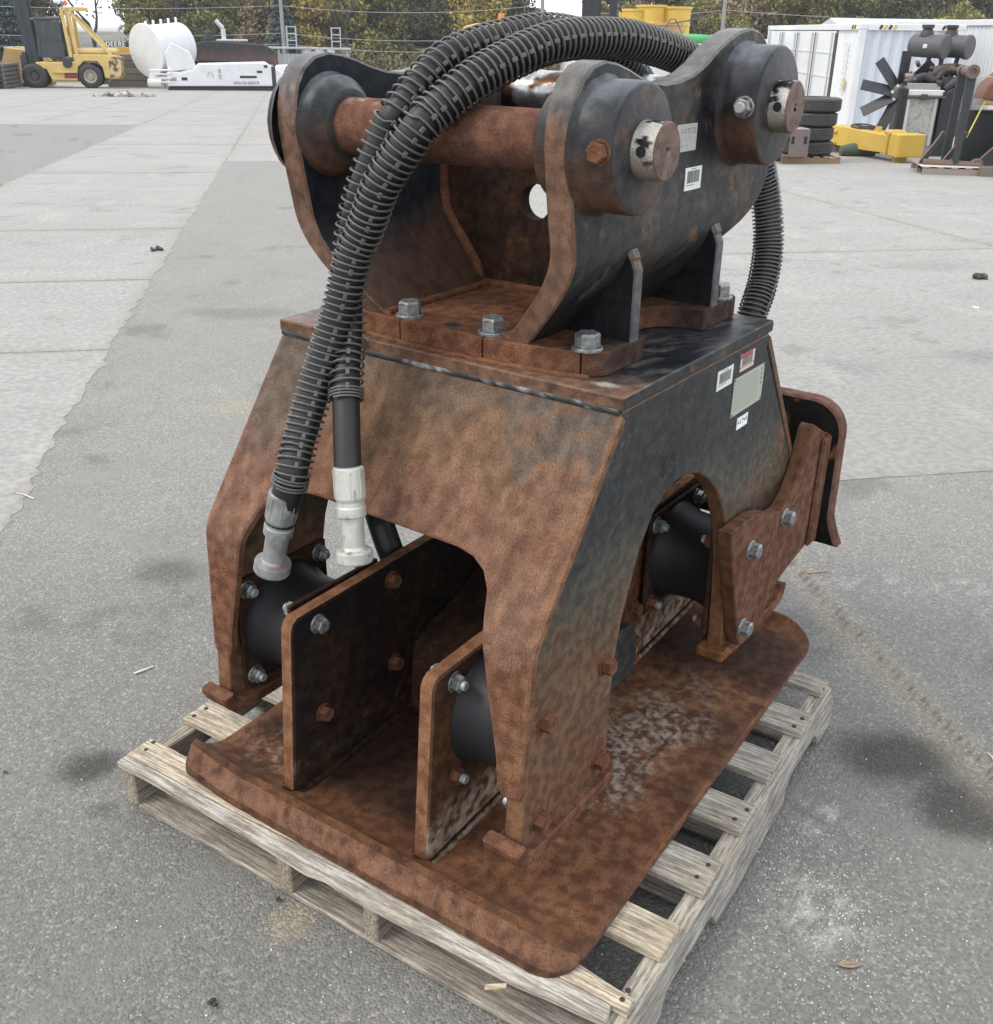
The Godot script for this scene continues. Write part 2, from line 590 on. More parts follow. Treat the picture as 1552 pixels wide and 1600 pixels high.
func concrete_color(p: Vector3, _n: Vector3, zone: float) -> Color:
	var q := dl_at(p)
	var d := q.x
	var st := st_of(q.x, q.y)
	var a := tn(Vector3(p.x, 1, p.z), 0.5)
	var b := tn(Vector3(st.x * 3.0, 4, st.y * 0.8), 1.2)
	var cc := tn(Vector3(p.x, 7, p.z), 9.0)
	var g := 0.365 + 0.03 * a + 0.035 * b + 0.02 * cc
	g += 0.01 * sm(6.0, 20.0, d)
	var col := Color(g, g * 0.975, g * 0.93)
	if st.y > 1.4:
		col = col.lerp(C(0.315, 0.308, 0.29), 0.95 * sm(8.0, 3.6, st.x) + 0.2 * sm(-0.1, 0.4, tn(Vector3(p.x, 2, p.z), 0.9)))
	col = col.lerp(C(0.23, 0.235, 0.24), 0.5 * blob(d, q.y, 5.44, 1.91, 0.18, 0.28))
	col = col.lerp(C(0.2, 0.2, 0.2), 0.5 * blob(d, q.y, 5.7, 2.85, 0.2, 0.4))
	col = col.lerp(C(0.26, 0.25, 0.23), 0.4 * blob(d, q.y, 8.6, 3.6, 0.25, 0.5))
	col = col.lerp(C(0.20, 0.195, 0.18), 0.55 * sm(0.28, 0.5, tn(Vector3(p.x, 15, p.z), 2.6)) * sm(-0.1, 0.3, tn(Vector3(p.x, 16, p.z), 0.6)))
	col = col.lerp(C(0.20, 0.19, 0.17), 0.5 * sm(0.035, 0.008, absf(tn(Vector3(p.x, 18, p.z), 0.42) - 0.06)) * sm(-0.1, 0.2, tn(Vector3(p.x, 19, p.z), 0.8)))
	col = col.lerp(C(0.47, 0.46, 0.43), 0.4 * sm(0.2, 0.5, tn(Vector3(st.x * 0.6, 21, st.y * 2.0), 1.0)))
	var band := 0.55 * sm(0.25, 0.6, tn(Vector3(st.x * 2.6, 12, st.y * 0.35), 1.0))
	col = col.lerp(C(0.28, 0.275, 0.26), band)
	if zone > 0.5: col = col.lerp(C(0.27, 0.25, 0.21), lerpf(0.45, 0.15, sm(6.0, 16.0, d)) * (zone - 0.5) * 2.0)
	return col

func ground() -> void:
	var mb := MB.new()
	# rows ahead of the camera, spaced with distance; columns by direction
	var rows := PackedFloat32Array()
	var d := 0.75
	while d < 190.0:
		rows.append(d)
		d *= 1.0125 if d < 12.0 else (1.03 if d < 60.0 else 1.12)
	var tans := PackedFloat32Array()
	for k in 13: tans.append(-6.0 + 5.25 * (1.0 - pow(1.0 - k / 13.0, 2.0)))
	for k in 241: tans.append(-0.72 + 1.44 * k / 240.0)
	for k in range(12, -1, -1): tans.append(6.0 - 5.25 * (1.0 - pow(1.0 - k / 13.0, 2.0)))
	var w := tans.size()
	for r in rows:
		for t in tans:
			var p := W(r, r * t)
			mb.vert(p, Vector3(0, 1, 0), 0.0)
	for r in rows.size() - 1:
		for k in w - 1:
			var q := r * w + k
			mb.quad4(q, q + 1, q + w + 1, q + w)
	# behind the photographer
	for k in w - 1:
		var a := mb.v[k]
		var b := mb.v[k + 1]
		var q := mb.vert(a, Vector3.UP); mb.vert(b, Vector3.UP)
		mb.vert(b - FH * 40.0 + RH * (tans[k + 1] * 12.0), Vector3.UP); mb.vert(a - FH * 40.0 + RH * (tans[k] * 12.0), Vector3.UP)
		mb.quad4(q, q + 1, q + 2, q + 3)
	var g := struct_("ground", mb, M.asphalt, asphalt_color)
	# concrete slabs, cast a little proud of the asphalt with worn edges
	var js_left := [5.93, 8.0, 10.6, 16.2, 21.8, 28.6, 36.0, 46.0, 60.0, 76.0]
	var js_right := [8.55, 18.0, 28.6, 46.0, 76.0]
	var cols := [[-3.73, -1.09, 0.2], [1.56, 6.4, 3.42], [6.4, 11.6, 3.42], [11.6, 17.0, 5.93], [-1.09, 1.56, 18.0], [-6.4, -3.73, 28.6], [-9.1, -6.4, 28.6], [-13.0, -9.1, 28.6], [-20.0, -13.0, 36.0]]
	var ci := 0
	for cdef in cols:
		var s0: float = cdef[2]
		for sj in (js_left if cdef[0] < 0.0 else js_right):
			var s1: float = sj
			if s1 <= s0 + 0.1: continue
			slab(g, s0, s1, cdef[0], cdef[1], ci)
			s0 = s1
			ci += 1

func slab(g: Node, s0: float, s1: float, t0: float, t1: float, k: int) -> void:
	var mb := MB.new()
	var near := maxf(s0, 1.0)
	var cell := clampf(0.012 * near, 0.025, 0.6)
	var ns := clampi(int((s1 - s0) / cell), 4, 110)
	var nt := clampi(int((t1 - t0) / cell), 4, 110)
	var gap := clampf(0.0009 * near, 0.003, 0.02)
	var rise := 0.0035 + 0.002 * fmod(k * 0.37, 1.0)
	for a in ns + 1:
		for b in nt + 1:
			var s := lerpf(s0 + gap, s1 - gap, float(a) / ns)
			var t := lerpf(t0 + gap, t1 - gap, float(b) / nt)
			var edge := a == 0 or b == 0 or a == ns or b == nt
			var zone := 0.0
			var h := rise
			if edge:
				var nz := (tn(Vector3(s, k, t), 3.0) * 0.035 + tn(Vector3(s, k, t), 11.0) * 0.025) * (1.0 if t0 < -1.0 else 0.35)
				if a == 0: s += absf(nz)
				if a == ns: s -= absf(nz)
				if b == 0: t += nz * 1.4
				if b == nt: t += nz * 1.4
				zone = 1.0
				h = rise * 0.55
			elif a == 1 or b == 1 or a == ns - 1 or b == nt - 1:
				zone = 0.62
			var q := dl_of(s, t)
			mb.vert(W(q.x, q.y, h), Vector3.UP, zone)
	for a in ns:
		for b in nt:
			var q := a * (nt + 1) + b
			mb.quad4(q, q + 1, q + nt + 2, q + nt + 1)
	# worn sides
	var ring := []
	for b in nt + 1: ring.append(b)
	for a in range(1, ns + 1): ring.append(a * (nt + 1) + nt)
	for b in range(nt - 1, -1, -1): ring.append(ns * (nt + 1) + b)
	for a in range(ns - 1, -1, -1): ring.append(a * (nt + 1))
	var mid := W(dl_of((s0 + s1) / 2, (t0 + t1) / 2).x, dl_of((s0 + s1) / 2, (t0 + t1) / 2).y)
	for e in ring.size() - 1:
		var a: Vector3 = mb.v[ring[e]]
		var b: Vector3 = mb.v[ring[e + 1]]
		var out := (b - a).cross(Vector3.UP).normalized()
		if out.dot((a + b) / 2 - mid) < 0: out = -out
		var q := mb.vert(a, out, 1.0); mb.vert(b, out, 1.0)
		mb.vert(b + out * 0.004 + Vector3.DOWN * 0.012, out, 1.0); mb.vert(a + out * 0.004 + Vector3.DOWN * 0.012, out, 1.0)
		mb.quad4(q, q + 1, q + 2, q + 3)
	part("concrete_slab", mb, M.concrete, g, concrete_color)

# ---------- pallet ----------
func wood_color(tone: Color, sd: float, along_x: bool) -> Callable:
	return func(p: Vector3, n: Vector3, zz: float) -> Color:
		var q := Vector3(p.x * 1.2, p.y * 14.0, p.z * 14.0) if along_x else Vector3(p.x * 14.0, p.y * 14.0, p.z * 1.2)
		var a := tn(q + Vector3(sd, sd, 0), 1.3)
		var b := tn(q * 3.1 + Vector3(0, sd * 2.0, 1), 1.6)
		var r := tn(p + Vector3(sd, 0, 0), 6.0)
		var col := tone * (1.0 + 0.28 * a + 0.2 * b)
		col = col.lerp(C(0.46, 0.41, 0.33), clampf(0.05 + r * 0.8, 0, 0.4))
		col = col.lerp(C(0.07, 0.06, 0.05), clampf((b + r) * 1.1 - 0.5, 0.0, 0.6))
		var x2 := p.x if along_x else p.z
		col = col.lerp(C(0.60, 0.58, 0.54), 0.35 * sm(0.2, 0.5, tn(Vector3(x2 * 2.0, sd, 0), 1.5)))
		if zz > 0.4: col = col.lerp(C(0.5, 0.45, 0.36), 0.3)
		return Color(col.r, col.g, col.b)

func plank(parent: Node, called: String, at: Vector3, size: Vector3, tone: Color, sd: float, along_x := true, warp := 0.004) -> MeshInstance3D:
	var mb := MB.new()
	mb.box(Transform3D(), size, 0.0025)
	mb.refine(0.035)
	mb.bend(func(p: Vector3, n: Vector3) -> Array:
		var x := p.x if along_x else p.z
		var w := warp * sin(x * 4.0 + sd) + 0.0016 * tn(Vector3(p.x * 8.0, p.y * 30.0, p.z * 8.0) + Vector3.ONE * sd, 1.0)
		return [p + Vector3(0.0 if along_x else w, w * 0.4, w if along_x else 0.0), n])
	return part(called, mb, M.wood if along_x else M.wood_z, parent, wood_color(tone, sd, along_x), 0.0, Transform3D(Basis(), at))

func pallet() -> void:
	var t := thing("wooden_pallet", "weathered grey wooden pallet carrying the rusty plate compactor", "pallet", Vector3.ZERO)
	var grey := C(0.43, 0.415, 0.39)
	var tan_ := C(0.56, 0.50, 0.40)
	# deck boards: front edge, back edge
	var bs := [[-0.1808, -0.2649], [-0.3569, -0.4558], [-0.5528, -0.6467], [-0.7437, -0.8424], [-0.9373, -1.0281], [-1.1303, -1.1896]]
	for k in bs.size():
		var b: Array = bs[k]
		plank(t, "deck_board", Vector3(-0.6156 + rng.randf_range(-0.006, 0.006), 0.1195, (b[0] + b[1]) / 2), Vector3(1.2312, 0.018, b[0] - b[1]), (tan_ if k == 0 else grey).lerp(tan_, rng.randf() * 0.3), k * 3.7)
	# the first board is split along its length
	var spl := func(called: String, poly: PackedVector2Array, tone: Color, sd: float, y: float, th: float) -> void:
		var mb := MB.new()
		mb.prism(poly, Transform3D(Basis(Vector3(1, 0, 0), Vector3(0, 0, 1), Vector3(0, -1, 0)), Vector3(0, th, 0)), th, 0.002)
		mb.refine(0.03)
		mb.bend(func(p: Vector3, n: Vector3) -> Array:
			return [p + Vector3(0, 0.002 * tn(p, 14.0), 0.003 * tn(p * Vector3(0.6, 1, 1), 12.0)), n])
		part(called, mb, M.wood, t, wood_color(tone, sd, true), 0.0, Transform3D(Basis(), Vector3(0, y, 0)))
	spl.call("deck_board", P2([-1.2312, -0.0915, -0.62, -0.0915, -0.2, -0.096, -0.002, -0.074, -0.001, -0.046, -0.24, -0.041, -0.56, -0.034, -0.9, -0.026, -1.2312, -0.022]), tan_, 2.0, 0.1105, 0.018)
	spl.call("split_edge_strip", P2([-1.2312, -0.021, -0.9, -0.025, -0.56, -0.033, -0.24, -0.040, -0.03, -0.045, -0.022, -0.012, -0.2, 0.004, -0.5, 0.012, -0.62, 0.006, -0.66, 0.012, -0.9, 0.004, -1.2312, 0.003]), C(0.50, 0.485, 0.46), 9.0, 0.1085, 0.018)
	# stringers
	var notch := P2([-1.1896, 0.016, -1.075, 0.016, -1.07, 0.035, -1.05, 0.052, -0.87, 0.054, -0.835, 0.045, -0.815, 0.016, -0.405, 0.016, -0.40, 0.035, -0.38, 0.053, -0.2, 0.054, -0.17, 0.045, -0.15, 0.016, -0.002, 0.016, -0.002, 0.1095, -1.1896, 0.1095])
	var xs := [[-1.2312, -1.193], [-0.762, -0.722], [-0.533, -0.498], [-0.035, 0.006]]
	for k in xs.size():
		var mb := MB.new()
		var x0: float = xs[k][0]
		var th: float = xs[k][1] - x0
		mb.prism(notch, Transform3D(Basis(Vector3(0, 0, 1), Vector3(0, 1, 0), Vector3(-1, 0, 0)), Vector3(th, 0, 0)), th, 0.003)
		mb.refine(0.03)
		var sd := 20.0 + k * 5.0
		var lean := 0.16 if k == 3 else 0.0
		mb.bend(func(p: Vector3, n: Vector3) -> Array:
			return [p + Vector3(0.003 * sin(p.z * 5.0 + sd) + lean * (0.1095 - p.y) + 0.002 * tn(p, 20.0), 0, 0.002 * tn(p, 25.0)), n])
		part("stringer", mb, M.wood_z, t, wood_color(C(0.42, 0.41, 0.39) if k == 3 else C(0.29, 0.26, 0.22), sd, false), 0.0, Transform3D(Basis(), Vector3(x0, 0, 0)))
	# bottom boards
	for b in [[-0.002, -0.14], [-0.42, -0.51], [-0.63, -0.72], [-1.05, -1.18]]:
		plank(t, "bottom_board", Vector3(-0.6, 0.0098, (b[0] + b[1]) / 2), Vector3(1.19, 0.0135, b[0] - b[1]), C(0.36, 0.335, 0.31), b[0] * 31.0)
	# nails
	var nail := MB.new()
	nail.lathe(Transform3D(Basis(Vector3(1, 0, 0), Vector3(0, 0, -1), Vector3(0, 1, 0)), Vector3.ZERO), P2([0.0055, -0.002, 0.005, 0.0004, 0.0, 0.0006]), 8)
	var nm := nail.mesh(mat(0.05, 0.035, 0.028, 0.7, 0.3))
	for b in bs + [[-0.05, -0.092]]:
		for x in [-1.213, -0.742, -0.016]:
			for f in [0.27, 0.73]:
				inst("nail", nm, t, Transform3D(Basis(), Vector3(x + rng.randf_range(-0.008, 0.008), 0.1288, lerpf(b[0], b[1], f) + rng.randf_range(-0.006, 0.006))))
	# splinter that stands off the split board
	var sp := MB.new()
	sp.beam(Vector3(-0.20, 0.118, 0.016), Vector3(-0.235, 0.104, 0.028), 0.010, 0.003)
	part("splinter", sp, M.wood, t, wood_color(C(0.55, 0.47, 0.33), 3.0, true))

# ---------- the plate compactor ----------
const RUST := Color(0.178, 0.096, 0.060)
const RUSTL := Color(0.255, 0.155, 0.112)
const RUSTD := Color(0.058, 0.030, 0.020)
const ORANGE := Color(0.27, 0.130, 0.052)
const INK := Color(0.011, 0.013, 0.017)
const SLATE := Color(0.040, 0.043, 0.048)
const OLIVE := Color(0.105, 0.102, 0.085)
const PALE := Color(0.42, 0.39, 0.34)

func rusty(p: Vector3, base: Color, lite: Color, k := 1.0) -> Color:
	var a := tn(p, 4.0)
	var b := tn(p + Vector3(3, 1, 2), 17.0)
	var d := tn(p + Vector3(7, 7, 1), 62.0)
	var c := base.lerp(lite, clampf(0.5 + a * 0.9, 0.0, 1.0))
	c = c.lerp(RUSTD, clampf(b * 0.8 - 0.2, 0.0, 0.4) * k)
	c = c.lerp(ORANGE, clampf(d * 1.0 - 0.12, 0.0, 0.45) * 0.8 * k)
	c = c.lerp(RUSTD, clampf(-d * 1.0 - 0.2, 0.0, 0.4) * 0.7 * k)
	return c

func painted(p: Vector3) -> Color:
	var a := tn(p + Vector3(0, 5, 0), 3.0)
	var b := tn(Vector3(p.x * 30.0, p.y * 9.0, p.z * 30.0), 1.0)
	var c := INK.lerp(SLATE, clampf(0.62 + a * 1.0 + b * 0.55, 0.0, 1.0))
	return c.lerp(C(0.12, 0.125, 0.13), clampf(tn(p, 45.0) * 1.3 - 0.42, 0.0, 0.45))

func mixc(p: Vector3, rust_amount: float, sharp := 0.16) -> Color:
	var w := rust_amount + 0.42 * tn(p + Vector3(2, 0, 4), 9.0) + 0.30 * tn(p + Vector3(1, 9, 4), 36.0)
	return painted(p).lerp(rusty(p, RUST, RUSTL), sm(0.5 - sharp, 0.5 + sharp, w))

func f_base(p: Vector3, n: Vector3, _z: float) -> Color:
	var c := rusty(p, C(0.152, 0.074, 0.042), C(0.205, 0.108, 0.062))
	c = c.lerp(C(0.075, 0.042, 0.030), 0.6 * sm(-0.1, 0.4, tn(p + Vector3(5, 0, 5), 3.2)))
	# bare and limy patch along the right of the plates, darker damp towards the back
	if n.y > 0.5:
		var u := (p.x - 0.335 + 0.10 * (p.z + 0.25)) / 0.11
		var v := (p.z + 0.22) / 0.36
		var w := sm(1.25, 0.45, sqrt(u * u + v * v) + 0.55 * tn(p, 7.0))
		var sp := sm(-0.12, 0.16, tn(p + Vector3(1, 1, 1), 48.0) + 0.35 * tn(p, 16.0))
		c = c.lerp(C(0.34, 0.325, 0.30), w * sp * 0.9)
		w = sm(0.18, 0.06, absf(p.x + 0.25 + 0.05 * tn(p, 9.0)) ) * sm(0.0, 0.16, p.z) * sm(0.34, 0.2, p.z)
		c = c.lerp(PALE, 0.55 * w * sm(0.0, 0.3, tn(p, 40.0)))
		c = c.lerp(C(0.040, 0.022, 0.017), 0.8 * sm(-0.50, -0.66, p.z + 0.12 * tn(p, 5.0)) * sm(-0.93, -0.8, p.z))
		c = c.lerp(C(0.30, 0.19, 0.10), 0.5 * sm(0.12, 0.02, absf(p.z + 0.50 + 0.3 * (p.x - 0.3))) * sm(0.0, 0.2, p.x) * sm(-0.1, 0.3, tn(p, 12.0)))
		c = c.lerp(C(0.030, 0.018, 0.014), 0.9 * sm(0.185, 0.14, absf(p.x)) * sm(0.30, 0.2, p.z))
		# a cut mark
		var ax := p.x - 0.40
		c = c.lerp(C(0.05, 0.04, 0.035), 0.8 * sm(0.004, 0.001, absf(ax + 0.02 * (p.z + 0.25))) * sm(-0.36, -0.33, p.z) * sm(-0.12, -0.15, p.z))
	else:
		c = c.lerp(C(0.235, 0.138, 0.098), 0.62)
		c = c.lerp(C(0.08, 0.04, 0.034), clampf(tn(p + Vector3(0, 3, 0), 30.0) * 1.6, 0, 0.7))
	return c

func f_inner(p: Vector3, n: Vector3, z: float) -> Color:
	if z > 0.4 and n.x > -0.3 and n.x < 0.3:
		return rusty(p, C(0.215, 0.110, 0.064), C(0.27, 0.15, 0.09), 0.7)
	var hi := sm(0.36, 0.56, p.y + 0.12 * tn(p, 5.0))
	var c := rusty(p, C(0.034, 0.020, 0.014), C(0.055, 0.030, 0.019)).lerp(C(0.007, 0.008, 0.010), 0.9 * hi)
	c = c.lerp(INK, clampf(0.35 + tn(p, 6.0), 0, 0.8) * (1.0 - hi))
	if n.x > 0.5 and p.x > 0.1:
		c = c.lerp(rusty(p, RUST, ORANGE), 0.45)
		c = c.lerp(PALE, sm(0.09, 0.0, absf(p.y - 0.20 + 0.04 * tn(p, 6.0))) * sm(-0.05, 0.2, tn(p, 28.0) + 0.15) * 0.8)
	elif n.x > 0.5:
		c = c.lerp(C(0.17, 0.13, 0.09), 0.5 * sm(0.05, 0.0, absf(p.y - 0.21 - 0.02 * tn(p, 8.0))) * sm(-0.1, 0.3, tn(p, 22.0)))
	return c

func f_front(p: Vector3, n: Vector3, _z: float) -> Color:
	var c := rusty(p, C(0.195, 0.113, 0.082), C(0.245, 0.150, 0.113), 0.15)
	c = c.lerp(C(0.235, 0.128, 0.078), 0.5 * sm(0.0, 0.4, tn(p + Vector3(4, 4, 4), 3.0)))
	c = c.lerp(C(0.10, 0.062, 0.048), 0.28 * sm(0.15, 0.5, tn(Vector3(p.x * 26.0, p.y * 2.2, 3), 1.0)))
	c = c.lerp(C(0.33, 0.23, 0.18), 0.5 * sm(0.02, 0.0, absf(tn(Vector3(p.x * 9.0 + p.y * 7.0, 5, p.y * 2.0), 1.0))) * sm(0.15, 0.35, tn(p + Vector3(8, 8, 8), 6.0)))
	if p.y < 0.66: c = c.lerp(rusty(p, C(0.165, 0.076, 0.042), C(0.215, 0.112, 0.068)), 0.75 * sm(0.68, 0.60, p.y + 0.05 * tn(p, 9.0)))
	# remains of grey-black paint and ochre stain under the top plate
	c = c.lerp(C(0.20, 0.145, 0.088), 0.5 * sm(0.82, 0.95, p.y + 0.1 * tn(p, 6.0)))
	c = c.lerp(C(0.13, 0.12, 0.108), sm(0.93, 1.03, p.y + 0.08 * tn(p + Vector3(0, 0, 2), 5.0)) * 0.55)
	var q := sm(0.16, 0.10, Vector2(p.x - 0.33, (p.y - 0.985) * 1.7).length() + 0.09 * tn(p, 11.0))
	c = c.lerp(C(0.105, 0.115, 0.124), q * 0.6 * sm(-0.2, 0.05, tn(p + Vector3(3, 3, 3), 16.0)))
	q = sm(0.2, 0.07, Vector2(p.x + 0.36, (p.y - 0.95) * 1.2).length() + 0.08 * tn(p, 10.0))
	c = c.lerp(C(0.13, 0.122, 0.115), q * 0.7)
	c = c.lerp(C(0.25, 0.14, 0.09), 0.6 * sm(0.388, 0.402, absf(p.x)))
	if _z > 0.3 and _z < 0.8: c = c.lerp(C(0.30, 0.18, 0.12), 0.6)
	return c

func f_rear(p: Vector3, n: Vector3, z: float) -> Color:
	return painted(p).lerp(rusty(p, RUST, ORANGE), 0.75 * sm(0.403, 0.405, absf(p.x) + 0.001 * tn(p, 20.0)))

func f_side(p: Vector3, n: Vector3, z: float) -> Color:
	var h := p.y + 0.10 * tn(p, 5.0) + 0.05 * tn(p + Vector3(2, 2, 2), 19.0)
	var c := painted(p).lerp(C(0.050, 0.053, 0.055), 0.6)
	c = c.lerp(OLIVE, 0.75 * sm(0.86, 0.70, h))
	c = c.lerp(C(0.135, 0.092, 0.052), 0.75 * sm(0.76, 0.62, h))
	c = c.lerp(rusty(p, C(0.155, 0.080, 0.050), C(0.205, 0.115, 0.075)), sm(0.68, 0.54, h))
	# scratches and a scuffed patch
	if n.x > 0.5:
		var s1 := absf(tn(Vector3(p.y * 22.0 + p.z * 14.0, 3, p.z * 3.0), 1.0))
		c = c.lerp(C(0.19, 0.19, 0.175), 0.35 * sm(0.03, 0.0, s1))
		var w := sm(0.06, 0.02, Vector2((p.z + 0.20) * 0.75, p.y - 0.87 - 0.3 * (p.z + 0.2)).length() + 0.03 * tn(p, 28.0))
		c = c.lerp(INK, w * sm(-0.1, 0.15, tn(Vector3(p.y * 60.0, 1, p.z * 60.0 - p.y * 90.0), 1.0)) * 0.9)
		c = c.lerp(rusty(p, RUST, ORANGE), 0.85 * sm(0.05, 0.01, Vector2(p.z + 0.77, (p.y - 0.74) * 0.6).length() + 0.03 * tn(p, 20.0)))
		c = c.lerp(INK, 0.75 * sm(0.66, 0.60, p.y) * sm(-0.46, -0.6, p.z + 0.1 * tn(p, 8.0)) * sm(0.5, 0.58, p.y))
	if n.x > 0.5: c = c.lerp(C(0.13, 0.075, 0.045), 0.35 * sm(0.15, 0.5, tn(Vector3(p.z * 24.0, p.y * 2.0, 7), 1.0)) * sm(0.95, 0.7, p.y))
	if z > 0.9: c = c.lerp(rusty(p, RUST, ORANGE), 0.8)
	elif z > 0.3: c = c.lerp(ORANGE, 0.5)
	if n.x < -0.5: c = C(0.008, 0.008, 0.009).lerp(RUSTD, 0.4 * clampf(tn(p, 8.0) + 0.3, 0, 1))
	return c

func f_slab(p: Vector3, n: Vector3, _z: float) -> Color:
	if n.z > 0.5: return mixc(p, 0.66).lerp(C(0.17, 0.085, 0.05), 0.35)
	if n.y > 0.5:
		var dust := sm(-0.05, 0.35, tn(Vector3(p.x * 14.0, 0, p.z * 14.0 + p.x * 20.0), 1.0) + 0.5 * tn(p, 6.0))
		var c := painted(p).lerp(C(0.17, 0.165, 0.155), 0.55 * dust)
		c = c.lerp(rusty(p, C(0.185, 0.095, 0.056), RUSTL), sm(-0.12, 0.0, p.z + 0.06 * tn(p, 8.0)) * 0.95)
		c = c.lerp(C(0.33, 0.34, 0.36), 0.55 * sm(-0.36, -0.45, p.x + 0.05 * tn(p, 8.0)))
		c = c.lerp(PALE, 0.9 * sm(0.016, 0.008, Vector2((p.x - 0.35) * 0.55, p.z + 0.035).length() + 0.008 * tn(p, 60.0)))
		return c
	return mixc(p, 0.26).lerp(C(0.10, 0.085, 0.07), 0.25)

func f_ear(p: Vector3, n: Vector3, z: float) -> Color:
	if z > 0.4:
		var top := sm(1.44, 1.53, p.y)
		var c := mixc(p, 0.78 - 0.55 * top)
		return c.lerp(C(0.26, 0.245, 0.235), 0.5 * top).lerp(INK, 0.35 * sm(0.1, 0.4, tn(p + Vector3(6, 0, 0), 8.0)))
	var outside := n.x * signf(p.x) > 0.0
	if outside:
		var c := painted(p).lerp(C(0.060, 0.062, 0.064), 0.5)
		c = c.lerp(C(0.115, 0.092, 0.072), 0.65 * sm(0.0, 0.4, tn(p + Vector3(1, 0, 0), 5.0)))
		c = c.lerp(C(0.17, 0.165, 0.155), 0.5 * sm(0.25, 0.5, tn(p + Vector3(9, 0, 0), 14.0)))
		c = c.lerp(INK, 0.8 * sm(0.07, 0.02, absf(p.z + 0.385 + 0.03 * tn(p, 12.0))) * sm(1.36, 1.42, p.y))
		c = c.lerp(rusty(p, RUST, ORANGE), 0.8 * sm(0.30, 0.5, tn(p + Vector3(4, 1, 0), 11.0)))
		c = c.lerp(rusty(p, C(0.16, 0.085, 0.055), C(0.2, 0.12, 0.08)), 0.7 * sm(1.33, 1.24, p.y + 0.05 * tn(p, 9.0)) * sm(-0.56, -0.64, p.z))
		c = c.lerp(C(0.012, 0.013, 0.014), 0.7 * sm(1.24, 1.17, p.y + 0.08 * tn(Vector3(p.y * 20.0, 0, p.z * 20.0 + p.y * 25.0), 1.0)))
		return c
	var low := sm(1.30, 1.15, p.y + 0.12 * tn(p, 6.0))
	return painted(p).lerp(C(0.028, 0.035, 0.048), 0.5).lerp(rusty(p, C(0.105, 0.054, 0.034), C(0.15, 0.08, 0.05)), 0.8 * low)

func f_boss(p: Vector3, n: Vector3, _z: float) -> Color:
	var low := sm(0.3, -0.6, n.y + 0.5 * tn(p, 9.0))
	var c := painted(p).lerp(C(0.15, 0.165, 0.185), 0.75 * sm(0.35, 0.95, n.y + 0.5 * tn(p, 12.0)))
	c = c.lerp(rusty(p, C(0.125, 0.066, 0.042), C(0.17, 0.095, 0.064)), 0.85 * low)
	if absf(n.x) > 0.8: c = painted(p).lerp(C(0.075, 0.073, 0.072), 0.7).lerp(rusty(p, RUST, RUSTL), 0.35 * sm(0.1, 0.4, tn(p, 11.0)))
	return c

func f_bracket(p: Vector3, n: Vector3, z: float) -> Color:
	var right := sm(0.16, 0.30, p.x + 0.05 * tn(p, 9.0)) * sm(0.02, -0.12, p.z)
	var c := rusty(p, C(0.175, 0.083, 0.047), C(0.22, 0.115, 0.072))
	return c.lerp(painted(p), 0.8 * right)

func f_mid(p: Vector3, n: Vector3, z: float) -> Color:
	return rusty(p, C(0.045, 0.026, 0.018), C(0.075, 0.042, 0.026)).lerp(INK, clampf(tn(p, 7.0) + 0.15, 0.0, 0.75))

func f_pin(p: Vector3, n: Vector3, _z: float) -> Color:
	var c := rusty(p, C(0.150, 0.074, 0.050), C(0.205, 0.118, 0.09), 0.7)
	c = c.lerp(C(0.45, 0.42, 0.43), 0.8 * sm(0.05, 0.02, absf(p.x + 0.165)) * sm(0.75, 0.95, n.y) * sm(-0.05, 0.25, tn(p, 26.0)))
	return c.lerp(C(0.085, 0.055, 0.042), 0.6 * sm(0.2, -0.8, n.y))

func f_pinend(p: Vector3, n: Vector3, _z: float) -> Color:
	if absf(n.x) > 0.7: return rusty(p, C(0.17, 0.10, 0.08), C(0.22, 0.15, 0.12), 0.6)
	var w := tn(p, 30.0)
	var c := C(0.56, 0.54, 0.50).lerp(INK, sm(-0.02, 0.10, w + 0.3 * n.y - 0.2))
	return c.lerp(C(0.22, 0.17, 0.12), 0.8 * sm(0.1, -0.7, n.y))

func f_blade(p: Vector3, n: Vector3, z: float) -> Color:
	if z > 0.4: return rusty(p, C(0.155, 0.082, 0.066), C(0.20, 0.12, 0.10), 0.5)
	if n.z > 0.3: return C(0.012, 0.012, 0.013).lerp(ORANGE, 0.7 * sm(0.3, 0.45, tn(p, 13.0)))
	return rusty(p, RUSTD, RUST)

func f_arm(p: Vector3, n: Vector3, z: float) -> Color:
	var c := rusty(p, C(0.145, 0.074, 0.050), C(0.19, 0.105, 0.076), 0.4)
	if z > 0.4: c = c.lerp(C(0.125, 0.066, 0.034), 0.5)
	elif z > 0.3: c = c.lerp(C(0.25, 0.15, 0.10), 0.5)
	return c

func bolt_mesh(r: float, h: float, rusted: bool) -> ArrayMesh:
	var mb := MB.new()
	mb.lathe(Transform3D(), P2([r * 1.25, 0.0, r * 1.25, h * 0.12, r * 1.18, h * 0.18, r * 0.98, h * 0.18]), 20) # washer
	mb.lathe(Transform3D(), P2([r, h * 0.16, r, h * 0.88, r * 0.86, h, 0.0, h]), 6)
	mb.refine(r * 0.4)
	var s := r * 77.0
	mb.paint(func(p: Vector3, n: Vector3, _z: float) -> Color:
		var q := p * 2.2 + Vector3(s, s, s)
		if rusted: return rusty(q, C(0.15, 0.07, 0.042), C(0.20, 0.105, 0.066))
		return C(0.40, 0.42, 0.43).lerp(C(0.13, 0.13, 0.125), clampf(0.2 + tn(q, 30.0) * 1.5, 0, 1)))
	return mb.mesh(M.rust if rusted else M.zinc)

